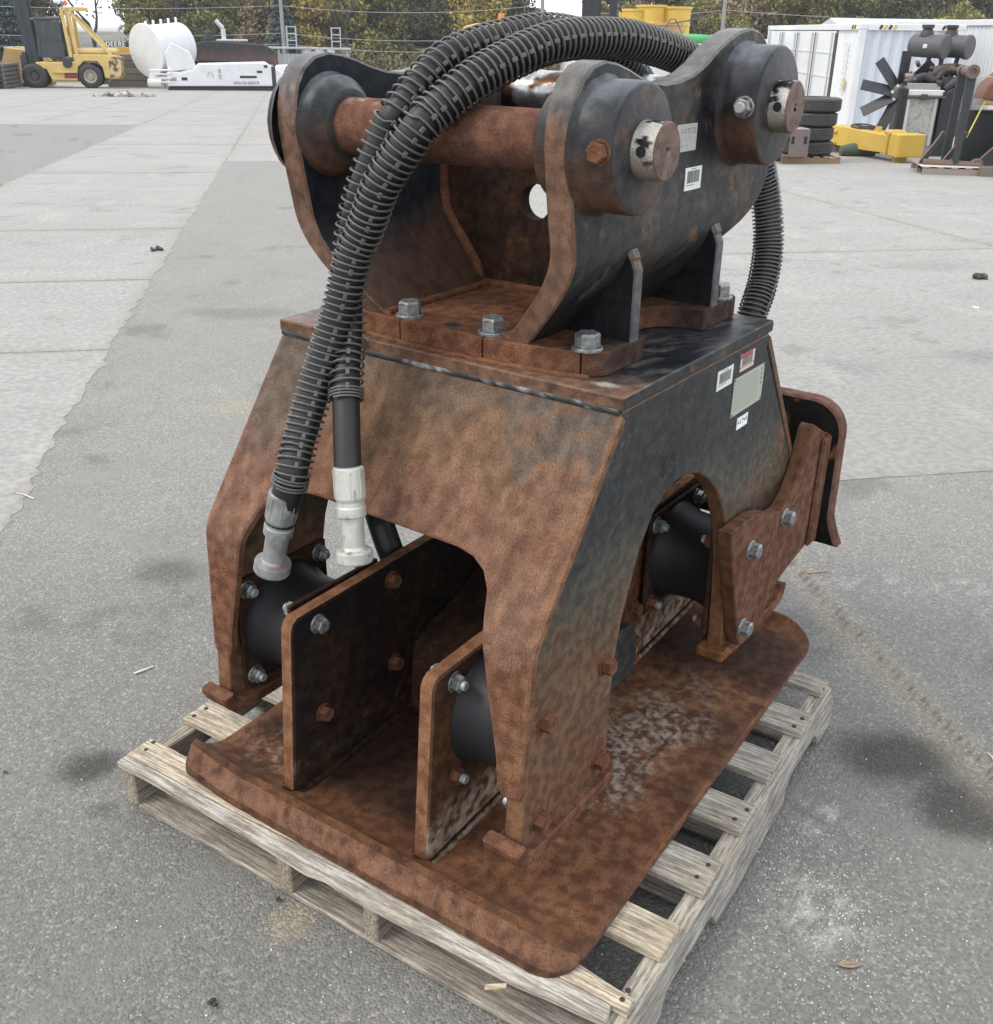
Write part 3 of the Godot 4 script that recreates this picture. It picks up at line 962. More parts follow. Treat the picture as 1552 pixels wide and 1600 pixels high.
func bolt(parent: Node, at: Vector3, dir: Vector3, kind: String, tail := false, k := 1.0) -> void:
	dir = dir.normalized()
	var up := Vector3.UP if absf(dir.y) < 0.9 else Vector3.RIGHT
	var x := up.cross(dir).normalized()
	var b := Basis(x, dir.cross(x), dir).rotated(dir, rng.randf() * 1.0)
	inst("bolt", M["bolt_" + kind], parent, Transform3D(b.scaled_local(Vector3.ONE * k), at))
	if tail: inst("bolt_tail", M["tail_" + kind], parent, Transform3D(b, at + dir * 0.016))

func flip_z(z0: float) -> Transform3D: # half turn about the vertical through z0
	return Transform3D(Basis(Vector3(-1, 0, 0), Vector3(0, 1, 0), Vector3(0, 0, -1)), Vector3(0, 0, 2.0 * z0))

func smooth_path(ctrl: PackedVector3Array, step: float) -> PackedVector3Array:
	var cv := Curve3D.new()
	cv.bake_interval = step
	for k in ctrl.size():
		var a := ctrl[maxi(k - 1, 0)]
		var b := ctrl[mini(k + 1, ctrl.size() - 1)]
		var tt := (b - a) / 6.0
		cv.add_point(ctrl[k], -tt, tt)
	return cv.get_baked_points()

func coil(path: PackedVector3Array, from: float, to: float, r0: float, pitch0: float, pitch1: float, wire: float) -> MB:
	# wire wound round a path; pitch goes from pitch0 to pitch1
	var mb := MB.new()
	var out := PackedVector3Array()
	var x := Vector3.ZERO
	var run := 0.0
	var ph := 0.0
	for k in path.size() - 1:
		var seg := path[k + 1] - path[k]
		var l := seg.length()
		var f := seg / l
		if x == Vector3.ZERO: x = Vector3.UP.cross(f).normalized() if absf(f.y) < 0.9 else Vector3.RIGHT.cross(f).normalized()
		x = (x - f * x.dot(f)).normalized()
		var y := f.cross(x)
		if run >= from and run <= to:
			var u := (run - from) / (to - from)
			var pt := lerpf(pitch0, pitch1, sm(0.45, 0.75, u)) * (1.0 + 0.03 * sin(run * 31.0))
			if u < 0.012 or u > 0.985: pt = wire * 2.4
			var turns := l / pt
			var m := maxi(1, int(ceil(turns * 15.0)))
			for j in m:
				var q := float(j) / m
				var an := ph + TAU * turns * q
				out.append(path[k] + seg * q + (x * cos(an) + y * sin(an)) * r0)
			ph += TAU * turns
		run += l
	mb.tube(out, wire, 6)
	return mb

func hose(parent: Node, ctrl: PackedVector3Array, r: float, guard_from: float, guard_to: float, gr: float, p0: float, p1: float, gm: Material, fit_mat: Material, fn: Callable) -> void:
	var path := smooth_path(ctrl, 0.012)
	var o := Node3D.new()
	o.name = "hydraulic_hose"
	parent.add_child(o, true)
	# fitting: ferrule, collar, neck and flange head at the free end
	var f := (path[0] - path[4]).normalized()
	var x := Vector3.RIGHT
	x = (x - f * x.dot(f)).normalized()
	var t := Transform3D(Basis(x, f.cross(x), f), path[0])
	var fm := MB.new()
	var q := 1.0 if r > 0.026 else 0.95
	fm.lathe(t, P2([0.0, -0.10, 0.0255 * q, -0.10, 0.0285 * q, -0.098, 0.029 * q, -0.045, 0.0265 * q, -0.038, 0.0265 * q, -0.03, 0.028 * q, -0.028, 0.028 * q, -0.012, 0.022 * q, -0.009, 0.0215 * q, 0.045, 0.024 * q, 0.05, 0.034 * q, 0.052, 0.035 * q, 0.055, 0.035 * q, 0.072, 0.033 * q, 0.075, 0.014 * q, 0.075, 0.012 * q, 0.06, 0.0, 0.06]), 28)
	for k in 8:
		var an := TAU * k / 8
		fm.box(t * Transform3D(Basis(Vector3(0, 0, 1), an), Vector3(cos(an), sin(an), 0) * 0.0285 * q + Vector3(0, 0, -0.07)), Vector3(0.002, 0.004, 0.05), 0.0008)
	fm.refine(0.008)
	part("end_fitting", fm, fit_mat, o, fn)
	var hm := MB.new()
	hm.tube(path.slice(5), r, 18)
	part("rubber_hose", hm, M.hose, o)
	var g := coil(path, guard_from, guard_to, gr, p0, p1, 0.0023)
	part("spring_guard", g, gm, o)
	# the clip strip that runs along the guard
	var st := MB.new()
	var run := 0.0
	var x2 := Vector3.ZERO
	var last := -1.0
	for k in path.size() - 1:
		var sg := path[k + 1] - path[k]
		var ff := sg.normalized()
		if x2 == Vector3.ZERO: x2 = Vector3(0.75, 0.2, 0.62)
		x2 = (x2 - ff * x2.dot(ff)).normalized()
		if run > guard_from + 0.02 and run < guard_to - 0.05 and run - last > 0.017:
			st.box(Transform3D(Basis(x2, ff.cross(x2), ff), path[k] + x2 * gr), Vector3(0.004, 0.007, 0.011), 0.001)
			last = run
		run += sg.length()
	part("guard_strip", st, gm, o)

func sticker(parent: Node, called: String, at: Vector3, normal: Vector3, w: float, h: float, img: Image, tilt := 0.0) -> void:
	var m := StandardMaterial3D.new()
	m.albedo_texture = ImageTexture.create_from_image(img)
	m.roughness = 0.5
	var mb := MB.new()
	# a thin sheet; local x runs to the right as one faces it
	var x := Vector3.UP.cross(normal).normalized()
	var b := Basis(x, Vector3.UP, normal).rotated(normal, tilt)
	mb.box(Transform3D(b, at), Vector3(w, h, 0.0012), 0.0)
	part(called, mb, m, parent)

const GLYPH := {"A": "0110100111111001", "1": "0110001000100111", "7": "1111000100100100", "4": "1001100111110001", "8": "0110011010010110", "K": "1001101011001011", "S": "0111110000111110", "0": "0110100110010110", "2": "1110001001001111", "3": "1110011000011110", "P": "1110100111101000", "T": "1111011001100110", "C": "0111100010000111", "R": "1110100111101011", "E": "1111111010001111"}

func type(img: Image, s: String, x: int, y: int, k: int, col: Color) -> void:
	for ch in s:
		if GLYPH.has(ch):
			var g: String = GLYPH[ch]
			for j in 16:
				if g[j] == "1": img.fill_rect(Rect2i(x + (j % 4) * k, y + (j / 4) * k * 5 / 4, k, k * 5 / 4), col)
		x += k * 5

func barcode(w: int, h: int, border: Color, txt: String) -> Image:
	var img := Image.create(w, h, false, Image.FORMAT_RGB8)
	img.fill(border)
	img.fill_rect(Rect2i(w / 8, h / 6, w * 3 / 4, h * 6 / 11), Color(0.62, 0.62, 0.6))
	var x := w / 8
	while x < w * 7 / 8 - 3:
		var q := rng.randi_range(1, 3)
		img.fill_rect(Rect2i(x, h / 6, q, h * 6 / 11), Color(0.22, 0.22, 0.22))
		x += q + rng.randi_range(1, 3)
	img.fill_rect(Rect2i(w / 3, h / 14, w / 3, h / 30), Color(0.3, 0.3, 0.3))
	type(img, txt, w / 10, h * 3 / 4, maxi(1, w / 62), Color(0.12, 0.12, 0.12))
	return img

func compactor() -> void:
	var fake := Vector3(-0.65054, 0, -0.41373)
	var t := thing("plate_compactor", "large rusty excavator plate compactor with black ribbed hoses on a pallet", "plate compactor", fake, -0.05339)
	# the shoe and its upright plates stand a little turned under the rubber mounts
	var tb := t.transform.affine_inverse() * Transform3D(Basis(Vector3.UP, -0.0169), Vector3(-0.64006, 0, -0.41208))
	M.bolt_rust = bolt_mesh(0.0165, 0.019, true)
	M.bolt_zinc = bolt_mesh(0.0165, 0.021, false)
	M.bolt_big = bolt_mesh(0.0225, 0.030, false)
	var tl := MB.new()
	tl.lathe(Transform3D(), P2([0.0095, 0.0, 0.0095, 0.012, 0.008, 0.014, 0, 0.014]), 12)
	M.tail_rust = tl.mesh(mat(0.36, 0.36, 0.35, 0.5, 0.4))
	M.tail_zinc = M.tail_rust

	# --- base plate: flat shoe turned up front and back ---
	var bp := MB.new()
	var pts := PackedVector2Array()
	var corner := func(cx: float, cz: float, r: float, a0: float) -> void:
		for k in 7:
			var a := a0 + PI / 2 * k / 6
			pts.append(Vector2(cx + cos(a) * r, cz + sin(a) * r))
	corner.call(0.5375 - 0.07, 0.388 - 0.07, 0.07, 0.0)
	corner.call(-0.425 + 0.03, 0.388 - 0.03, 0.03, PI / 2)
	corner.call(-0.415 + 0.12, -0.985 + 0.12, 0.12, PI)
	corner.call(0.5375 - 0.12, -0.985 + 0.12, 0.12, PI * 1.5)
	bp.prism(pts, Transform3D(Basis(Vector3(1, 0, 0), Vector3(0, 0, 1), Vector3(0, -1, 0)), Vector3(0, 0.152, 0)), 0.023, 0.005)
	bp.refine(0.0085)
	bp.bend(func(p: Vector3, n: Vector3) -> Array:
		if p.z > 0.24: # thick lip: the top sweeps up, the front face leans back
			var hf := (p.y - 0.129) / 0.023
			var u := (p.z - 0.24) / 0.148
			var lift := sm(-0.25, -0.47, p.x) * 0.028 * u * u
			var q := Vector3(p.x, 0.129 + hf * (0.023 + 0.045 * u * u) + lift + 0.0022 * tn(p, 7.0) + 0.0022 * u * tn(p, 22.0), p.z - 0.044 * hf * u * u)
			var nn := n
			if n.y > 0.5: nn = Vector3(n.x, n.y, n.z - 0.85 * u).normalized()
			elif n.z > 0.3: nn = (n + Vector3(0, 0.5, 0)).normalized()
			return [q, nn]
		var e := maxf(0.0, -0.90 - p.z)
		if e <= 0.0: return [p + Vector3(0, 0.0022 * tn(p, 7.0), 0), (n + Vector3(tn(p + Vector3(5, 0, 0), 16.0), 0, tn(p + Vector3(0, 0, 5), 16.0)) * 0.05).normalized()]
		var hh := p.y - 0.129
		var r := 0.085
		var ang := e / r
		var za := sin(ang) * r - sin(ang) * hh
		var ya := (1.0 - cos(ang)) * r + cos(ang) * hh
		return [Vector3(p.x, 0.129 + ya, -0.90 - za), Vector3(n.x, n.y * cos(ang) - n.z * sin(ang), n.y * sin(ang) + n.z * cos(ang)).normalized()])
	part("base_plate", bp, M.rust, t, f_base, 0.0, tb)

	# --- two upright mounting plates and the eccentric housing between them ---
	var ipoly := P2([0.307, 0.152, 0.275, 0.535, 0.268, 0.549, 0.255, 0.557, -0.20, 0.553, -0.26, 0.56, -0.88, 0.556, -0.90, 0.54, -0.93, 0.152])
	for x in [-0.19, 0.155]:
		var mb := MB.new()
		mb.prism(ipoly, Transform3D(Basis(Vector3(0, 0, 1), Vector3(0, 1, 0), Vector3(-1, 0, 0)), Vector3(x + 0.034, 0, 0)), 0.034, 0.004)
		# weld beads along the foot
		for s in [-0.004, 0.038]:
			var wp := PackedVector3Array()
			for k in 40: wp.append(Vector3(x + s + 0.0015 * tn(Vector3(k, s * 99.0, x), 0.7), 0.154, lerpf(0.30, -0.92, k / 39.0)))
			mb.tube(wp, 0.009, 8)
		mb.cyl(Vector3(x + 0.017, 0.15, 0.318), Vector3(x + 0.017, 0.166, 0.306), 0.022, 10, 0.017, 0.004)
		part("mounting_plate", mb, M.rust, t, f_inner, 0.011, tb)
		for p in [Vector2(0.205, 0.522), Vector2(-0.026, 0.517), Vector2(-0.026, 0.304), Vector2(0.208, 0.308), Vector2(-0.58, 0.53), Vector2(-0.79, 0.53), Vector2(-0.58, 0.32), Vector2(-0.79, 0.32)]:
			var q := tb * Vector3(x + (0.034 if x < 0 else 0.0), p.y, p.x)
			bolt(t, q, Vector3(1 if x < 0 else -1, 0, 0), "zinc" if p.x > 0.2 and p.y > 0.5 else "rust")
	var ho := MB.new()
	ho.prism(P2([-0.075, 0.156, -0.085, 0.29, -0.10, 0.325, -0.14, 0.345, -0.21, 0.357, -0.28, 0.378, -0.35, 0.41, -0.45, 0.42, -0.54, 0.40, -0.6, 0.33, -0.62, 0.156]), Transform3D(Basis(Vector3(0, 0, 1), Vector3(0, 1, 0), Vector3(-1, 0, 0)), Vector3(0.153, 0, 0)), 0.306, 0.003)
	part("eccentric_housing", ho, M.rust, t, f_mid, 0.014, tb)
	var mo := MB.new()
	mo.prism(P2([-0.37, 0.16, -0.37, 0.25, -0.39, 0.295, -0.43, 0.315, -0.475, 0.305, -0.505, 0.27, -0.515, 0.22, -0.51, 0.16]), Transform3D(Basis(Vector3(0, 0, 1), Vector3(0, 1, 0), Vector3(-1, 0, 0)), Vector3(0.214, 0, 0)), 0.022, 0.003)
	part("motor_cover", mo, M.paint, t, func(p: Vector3, n: Vector3, z: float) -> Color: return painted(p).lerp(C(0.075, 0.08, 0.08), 0.7), 0.015, tb)
	for p in [Vector2(-0.53, 0.318), Vector2(-0.53, 0.225), Vector2(-0.53, 0.175), Vector2(-0.405, 0.365)]:
		bolt(t, tb * Vector3(0.191, p.y, p.x), Vector3(1, 0, 0), "zinc" if p.y > 0.35 else "rust", false, 1.0)

	# --- rubber mounts ---
	for sx in [-1.0, 1.0]:
		for mz in [Vector2(0.10, 0.417), Vector2(-0.68, 0.432)]:
			var c0 := Vector3(0.19 * sx, mz.y, mz.x)
			if sx < 0: c0.x -= 0.003
			else: c0.x += 0.003
			var holder := Node3D.new()
			holder.name = "rubber_mount"
			t.add_child(holder, true)
			var dx: float = 0.366 * sx - c0.x
			var rb := MB.new()
			rb.lathe(Transform3D(Basis(Vector3(0, 0, -sx), Vector3(0, 1, 0), Vector3(sx, 0, 0)), c0), P2([0.124, 0.008, 0.121, 0.02, 0.115, 0.034, 0.109, 0.055, 0.107, absf(dx) * 0.5, 0.109, absf(dx) - 0.055, 0.115, absf(dx) - 0.034, 0.121, absf(dx) - 0.02, 0.124, absf(dx) - 0.008]), 36, true)
			part("rubber_block", rb, M.rubber, holder)
			for e in 2:
				var fl := MB.new()
				var xx: float = c0.x + sx * 0.006 if e == 0 else 0.366 * sx - sx * 0.006
				fl.box(Transform3D(Basis(), Vector3(xx, mz.y, mz.x)), Vector3(0.011, 0.262, 0.262), 0.002)
				part("flange", fl, M.rust, holder, f_mid, 0.03)
				for by in [-1.0, 1.0]:
					for bz in [-1.0, 1.0]:
						var bd := Vector3(sx if e == 0 else -sx, 0, 0)
						bolt(t, Vector3(xx, mz.y + by * 0.1065, mz.x + bz * 0.1065) + bd * 0.006, bd, "rust" if (e == 1 or by < 0) and sx > 0 else "zinc", true)

	# --- upper frame ---
	var prof := func(s: float) -> Array: # outer line of the bent plates: (z, y, direction)
		var sl := Vector2(0.254, -0.35).normalized()
		var bl := 0.4325
		var v2 := Vector2(0.017, -0.296).normalized()
		if s < bl - 0.03: return [sl * s + Vector2(0, 1.031), sl]
		if s > bl + 0.03: return [Vector2(0.254, 0.681) + v2 * (s - bl), v2]
		var u := (s - bl + 0.03) / 0.06
		var a := Vector2(0.254, 0.681) - sl * 0.03
		var b := Vector2(0.254, 0.681)
		var e := b + v2 * 0.03
		return [a.lerp(b, u).lerp(b.lerp(e, u), u), sl.lerp(v2, u).normalized()]
	var fpoly := P2([-0.395, 0.0, 0.395, 0.0, 0.4055, 0.012, 0.4055, 0.43, 0.402, 0.71, 0.395, 0.728, 0.36, 0.735, 0.348, 0.715, 0.343, 0.66, 0.303, 0.45, 0.296, 0.415, 0.288, 0.388, 0.278, 0.355, 0.258, 0.327, 0.228, 0.31, 0.19, 0.303, -0.16, 0.301, -0.205, 0.305, -0.24, 0.318, -0.266, 0.342, -0.282, 0.375, -0.292, 0.41, -0.303, 0.45, -0.343, 0.66, -0.348, 0.715, -0.36, 0.735, -0.395, 0.728, -0.402, 0.71, -0.4055, 0.43, -0.4055, 0.012])
	var rpoly := P2([-0.395, 0.0, 0.395, 0.0, 0.4055, 0.012, 0.4055, 0.43, 0.402, 0.71, 0.395, 0.728, 0.24, 0.735, 0.225, 0.715, 0.225, 0.40, 0.20, 0.34, 0.15, 0.31, -0.15, 0.31, -0.23, 0.34, -0.26, 0.40, -0.27, 0.715, -0.285, 0.735, -0.395, 0.728, -0.402, 0.71, -0.4055, 0.43, -0.4055, 0.012])
	for side in 2:
		var mb := MB.new()
		mb.prism(fpoly if side == 0 else rpoly, Transform3D(), 0.022, 0.004)
		mb.refine(0.0085)
		mb.bend(func(p: Vector3, n: Vector3) -> Array:
			var r: Array = prof.call(p.y)
			var o: Vector2 = r[0]
			var d: Vector2 = r[1]
			var nn := Vector2(-d.y, d.x) # outward
			var q := o - nn * p.z
			return [Vector3(p.x, q.y, q.x), Vector3(n.x, d.y * n.y - nn.y * n.z, d.x * n.y - nn.x * n.z).normalized()])
		part("front_plate" if side == 0 else "rear_plate", mb, M.rust if side == 0 else M.paint, t, f_front if side == 0 else f_rear, 0.0, Transform3D() if side == 0 else flip_z(-0.3115))
	var tp := MB.new()
	tp.box(Transform3D(Basis(), Vector3(0, 1.0435, -0.311)), Vector3(0.813, 0.0245, 0.638), 0.003)
	part("top_plate", tp, M.paint, t, f_slab, 0.011)
	var wl := MB.new()
	var wpt := PackedVector3Array()
	for k in 70: wpt.append(Vector3(lerpf(-0.40, 0.40, k / 69.0), 1.029 + 0.0015 * tn(Vector3(k, 0, 0), 0.8), 0.003 + 0.001 * tn(Vector3(k, 4, 0), 0.9)))
	wl.tube(wpt, 0.007, 8)
	part("weld_bead", wl, M.paint, t, func(p: Vector3, _n: Vector3, _z: float) -> Color: return C(0.05, 0.055, 0.06).lerp(C(0.42, 0.42, 0.42), sm(0.05, 0.4, tn(p, 22.0))))
	# side plates with an arch
	var spoly := P2([-0.002, 1.029, -0.006, 1.0, 0.236, 0.673, 0.246, 0.655, 0.254, 0.40, 0.262, 0.39, 0.27, 0.29, 0.262, 0.262, -0.02, 0.258, -0.030, 0.27, -0.028, 0.42, -0.034, 0.52, -0.050, 0.60, -0.078, 0.67, -0.102, 0.728, -0.142, 0.785, -0.185, 0.812, -0.232, 0.824, -0.285, 0.820, -0.341, 0.802, -0.39, 0.772, -0.428, 0.74, -0.47, 0.69, -0.51, 0.62, -0.54, 0.52, -0.556, 0.40, -0.565, 0.275, -0.63, 0.268, -0.64, 0.258, -0.885, 0.262, -0.893, 0.29, -0.877, 0.655, -0.859, 0.673, -0.617, 1.0, -0.621, 1.029])
	for sx in [-1.0, 1.0]:
		var mb := MB.new()
		mb.prism(spoly, Transform3D(Basis(Vector3(0, 0, 1), Vector3(0, 1, 0), Vector3(-1, 0, 0)), Vector3(0.4035 if sx > 0 else -0.366, 0, 0)), 0.0375, 0.003)
		part("side_plate", mb, M.paint, t, f_side, 0.010 if sx > 0 else 0.02)
		for p in [Vector2(0.004, 0.532), Vector2(0.208, 0.525), Vector2(0.009, 0.315), Vector2(0.217, 0.313)]:
			bolt(t, Vector3(0.4035 * sx, p.y, p.x), Vector3(sx, 0, 0), "rust", false, 1.08)
	var fp := MB.new()
	fp.bx(Vector3(0.386, 0.262, -0.578), Vector3(0.07, 0.026, 0.075), 0.004)
	part("foot_pad", fp, M.rust, t, func(p: Vector3, n: Vector3, z: float) -> Color: return rusty(p, C(0.22, 0.11, 0.05), ORANGE), 0.012)
	# turned-up skids under the legs
	var sk := MB.new()
	var kp := PackedVector3Array([Vector3(0, 0.298, 0.290), Vector3(0, 0.288, 0.288), Vector3(0, 0.274, 0.281), Vector3(0, 0.263, 0.266), Vector3(0, 0.258, 0.242), Vector3(0, 0.258, 0.12), Vector3(0, 0.258, -0.025)])
	var kn := PackedVector3Array()
	for k in kp.size():
		var f := (kp[mini(k + 1, kp.size() - 1)] - kp[maxi(k - 1, 0)]).normalized()
		kn.append(Vector3(0, f.z, -f.y))
	var ring := P2([-0.04, -0.010, -0.036, -0.014, 0.036, -0.014, 0.04, -0.010, 0.04, 0.010, 0.036, 0.014, -0.036, 0.014, -0.04, 0.010])
	for k in kp.size() - 1:
		for j in 8:
			var a := ring[j]
			var b := ring[(j + 1) % 8]
			var pa := kp[k] + Vector3(a.x, 0, 0) - kn[k] * a.y
			var pb := kp[k] + Vector3(b.x, 0, 0) - kn[k] * b.y
			var pc := kp[k + 1] + Vector3(b.x, 0, 0) - kn[k + 1] * b.y
			var pd := kp[k + 1] + Vector3(a.x, 0, 0) - kn[k + 1] * a.y
			var e := (b - a).normalized()
			var q2 := Vector2(e.y, -e.x)
			var q := sk.v.size()
			sk.vert(pa, (Vector3(q2.x, 0, 0) - kn[k] * q2.y).normalized()); sk.vert(pb, (Vector3(q2.x, 0, 0) - kn[k] * q2.y).normalized())
			sk.vert(pc, (Vector3(q2.x, 0, 0) - kn[k + 1] * q2.y).normalized()); sk.vert(pd, (Vector3(q2.x, 0, 0) - kn[k + 1] * q2.y).normalized())
			sk.quad4(q, q + 1, q + 2, q + 3)
	for e in [0, kp.size() - 1]:
		var fdir: Vector3 = (kp[0] - kp[1]) if e == 0 else (kp[e] - kp[e - 1])
		for j in range(1, 7):
			var pa := kp[e] + Vector3(ring[0].x, 0, 0) - kn[e] * ring[0].y
			var pb := kp[e] + Vector3(ring[j].x, 0, 0) - kn[e] * ring[j].y
			var pc := kp[e] + Vector3(ring[j + 1].x, 0, 0) - kn[e] * ring[j + 1].y
			sk.facet(pa, pb, pc, fdir)
	sk.refine(0.014)
	sk.paint(func(p: Vector3, n: Vector3, z: float) -> Color: return rusty(p, C(0.155, 0.072, 0.047), C(0.21, 0.115, 0.082), 0.8))
	var skm := sk.mesh(M.rust)
	for sx in [-1.0, 1.0]:
		inst("leg_skid", skm, t, Transform3D(Basis(), Vector3(0.382 * sx, 0, 0)))
		inst("leg_skid", skm, t, flip_z(-0.3115) * Transform3D(Basis(), Vector3(0.382 * sx, 0, 0)))

	# --- slewing bracket on top ---
	var bb := MB.new()
	var half := [0.0, -0.018, 0.0985, -0.014, 0.0985, -0.060, 0.1025, -0.060, 0.1025, -0.015, 0.14, -0.018, 0.22, -0.028, 0.288, -0.045, 0.288, -0.075, 0.292, -0.075, 0.292, -0.046, 0.312, -0.055, 0.323, -0.07, 0.327, -0.09, 0.327, -0.205, 0.300, -0.225, 0.262, -0.255, 0.232, -0.30, 0.222, -0.355, 0.228, -0.40, 0.25, -0.43, 0.29, -0.445, 0.327, -0.45, 0.327, -0.60, 0.318, -0.612, 0.0, -0.612]
	var bpoly := PackedVector2Array()
	for k in range(0, half.size(), 2): bpoly.append(Vector2(half[k], half[k + 1]))
	for k in range(half.size() - 4, 1, -2): bpoly.append(Vector2(-half[k] + (0.005 if half[k] < 0.2 else 0.0), half[k + 1]))
	bb.prism(bpoly, Transform3D(Basis(Vector3(1, 0, 0), Vector3(0, 0, 1), Vector3(0, -1, 0)), Vector3(0, 1.1, 0)), 0.0435, 0.002)
	part("bracket_base", bb, M.rust, t, f_bracket, 0.011)
	var bw := MB.new()
	var bwp := PackedVector3Array()
	for k in 60: bwp.append(Vector3(lerpf(-0.31, 0.31, k / 59.0), 1.0575, -0.010 - 0.032 * pow(absf(lerpf(-1, 1, k / 59.0)), 2.2) + 0.001 * tn(Vector3(k, 7, 0), 0.8)))
	bw.tube(bwp, 0.006, 8)
	part("weld_bead", bw, M.rust, t, f_bracket)
	# ears: plates that lean in towards the base
	var epoly := P2([-0.03, 1.098, -0.015, 1.13, -0.001, 1.16, 0.010, 1.19, 0.020, 1.23, 0.032, 1.29, 0.044, 1.35, 0.052, 1.40, 0.057, 1.44, 0.055, 1.475, 0.046, 1.508, 0.028, 1.535, 0.0, 1.553, -0.035, 1.560, -0.072, 1.556, -0.11, 1.547, -0.146, 1.536, -0.19, 1.526, -0.237, 1.522, -0.29, 1.525, -0.342, 1.535, -0.384, 1.550, -0.424, 1.571, -0.468, 1.589, -0.514, 1.602, -0.56, 1.608, -0.601, 1.604, -0.635, 1.590, -0.66, 1.568, -0.69, 1.525, -0.712, 1.46, -0.726, 1.39, -0.728, 1.335, -0.70, 1.296, -0.664, 1.270, -0.626, 1.246, -0.57, 1.22, -0.53, 1.19, -0.515, 1.15, -0.51, 1.098])
	for sx in [-1.0, 1.0]:
		var mb := MB.new()
		mb.prism(epoly, Transform3D(Basis(Vector3(0, 0, 1), Vector3(0, 1, 0), Vector3(-1, 0, 0)), Vector3(0.316 if sx > 0 else -0.266, 0, 0)), 0.05, 0.004)
		mb.refine(0.0095)
		mb.bend(func(p: Vector3, n: Vector3) -> Array:
			var u := clampf((1.285 - p.y) / 0.185, 0.0, 1.0)
			var k := u * u * (1.6 - 0.6 * u) * 0.125
			var sl := 0.0 if u <= 0.0 else (3.2 * u - 1.8 * u * u) * 0.125 / 0.185
			return [p - Vector3(k * sx, 0, 0), Vector3(n.x, n.y - n.x * sl * sx, n.z).normalized()])
		part("bracket_ear", mb, M.paint, t, f_ear)
		for b in [[Vector2(-0.035, 1.437), 0.098], [Vector2(-0.546, 1.476), 0.105]]:
			var c2: Vector2 = b[0]
			var r: float = b[1]
			var bo := MB.new()
			var bl_ := 0.076 if sx > 0 else 0.024
			bo.lathe(Transform3D(Basis(Vector3(0, 0, -sx), Vector3(0, 1, 0), Vector3(sx, 0, 0)), Vector3(0.314 * sx, c2.y, c2.x)), P2([r + 0.008, 0.0, r + 0.006, 0.005, r + 0.001, 0.010, r, 0.014, r, bl_ - 0.006, r - 0.003, bl_ - 0.0015, r - 0.007, bl_, 0.03, bl_]), 56, true)
			bo.bend(func(p: Vector3, n: Vector3) -> Array:
				return [p + n * (0.003 * tn(p, 26.0) if absf(p.x) < 0.336 else 0.0), n])
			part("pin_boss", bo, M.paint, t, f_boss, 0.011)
			var cl := MB.new()
			var inr := r - 0.012
			cl.lathe(Transform3D(Basis(Vector3(0, 0, sx), Vector3(0, 1, 0), Vector3(-sx, 0, 0)), Vector3(0.267 * sx, c2.y, c2.x)), P2([inr + 0.006, 0.0, inr + 0.003, 0.005, inr, 0.010, inr, 0.024, inr - 0.004, 0.028, inr - 0.020, 0.048, inr - 0.024, 0.052, 0.045, 0.052] if sx < 0 else [inr, 0.0, inr, 0.022, inr - 0.004, 0.026, 0.045, 0.026]), 48, sx < 0)
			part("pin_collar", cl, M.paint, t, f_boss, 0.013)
	# pins
	for b in [[Vector2(-0.035, 1.437), 0.050, 0.0435, 0.430], [Vector2(-0.546, 1.476), 0.047, 0.046, 0.425]]:
		var c2: Vector2 = b[0]
		var pm := MB.new()
		pm.lathe(Transform3D(Basis(Vector3(0, 0, -1), Vector3(0, 1, 0), Vector3(1, 0, 0)), Vector3(-0.28, c2.y, c2.x)), P2([b[1], 0.0, b[1], 0.295, b[1] - 0.0012, 0.296, b[1] - 0.0012, 0.2975, b[1], 0.2985, b[1], 0.56]), 40)
		if c2.x > -0.3: part("front_pin", pm, M.rust, t, f_pin, 0.013)
		else: part("rear_pin", pm, M.chrome, t, func(p: Vector3, n: Vector3, _z: float) -> Color:
			var c := C(0.62, 0.63, 0.65).lerp(C(0.3, 0.29, 0.28), clampf(tn(p, 15.0), 0, 1))
			return c.lerp(rusty(p, RUSTD, RUST), sm(0.05, 0.3, tn(p + Vector3(1, 0, 0), 9.0) + 0.55 * sm(-0.15, -0.21, p.x))), 0.013)
		for sx in [-1.0, 1.0]:
			var pe := MB.new()
			var off := 0.388 if sx > 0 else -0.336
			var r: float = b[2]
			var h: float = b[3] - 0.388
			pe.lathe(Transform3D(Basis(Vector3(0, 0, -sx), Vector3(0, 1, 0), Vector3(sx, 0, 0)), Vector3(off, c2.y, c2.x)), P2([r, 0, r, h - 0.002, r - 0.0025, h, 0.0075, h, 0.0065, h - 0.012, 0.0, h - 0.012]), 40)
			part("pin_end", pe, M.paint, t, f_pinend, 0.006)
			var hole := MB.new()
			hole.cyl(Vector3(off + 0.02 * sx, c2.y + 0.002, c2.x + r - 0.012), Vector3(off + 0.02 * sx, c2.y + 0.002, c2.x + r + 0.0006), 0.0085, 16)
			part("cross_hole", hole, M.dark, t)
			if sx > 0: bolt(t, Vector3(0.368, c2.y + 0.002, c2.x + (0.096 if c2.x > -0.3 else 0.103)), Vector3(0.1, 0.02, 1.0), "rust" if c2.x > -0.3 else "zinc", c2.x < -0.3, 0.95)
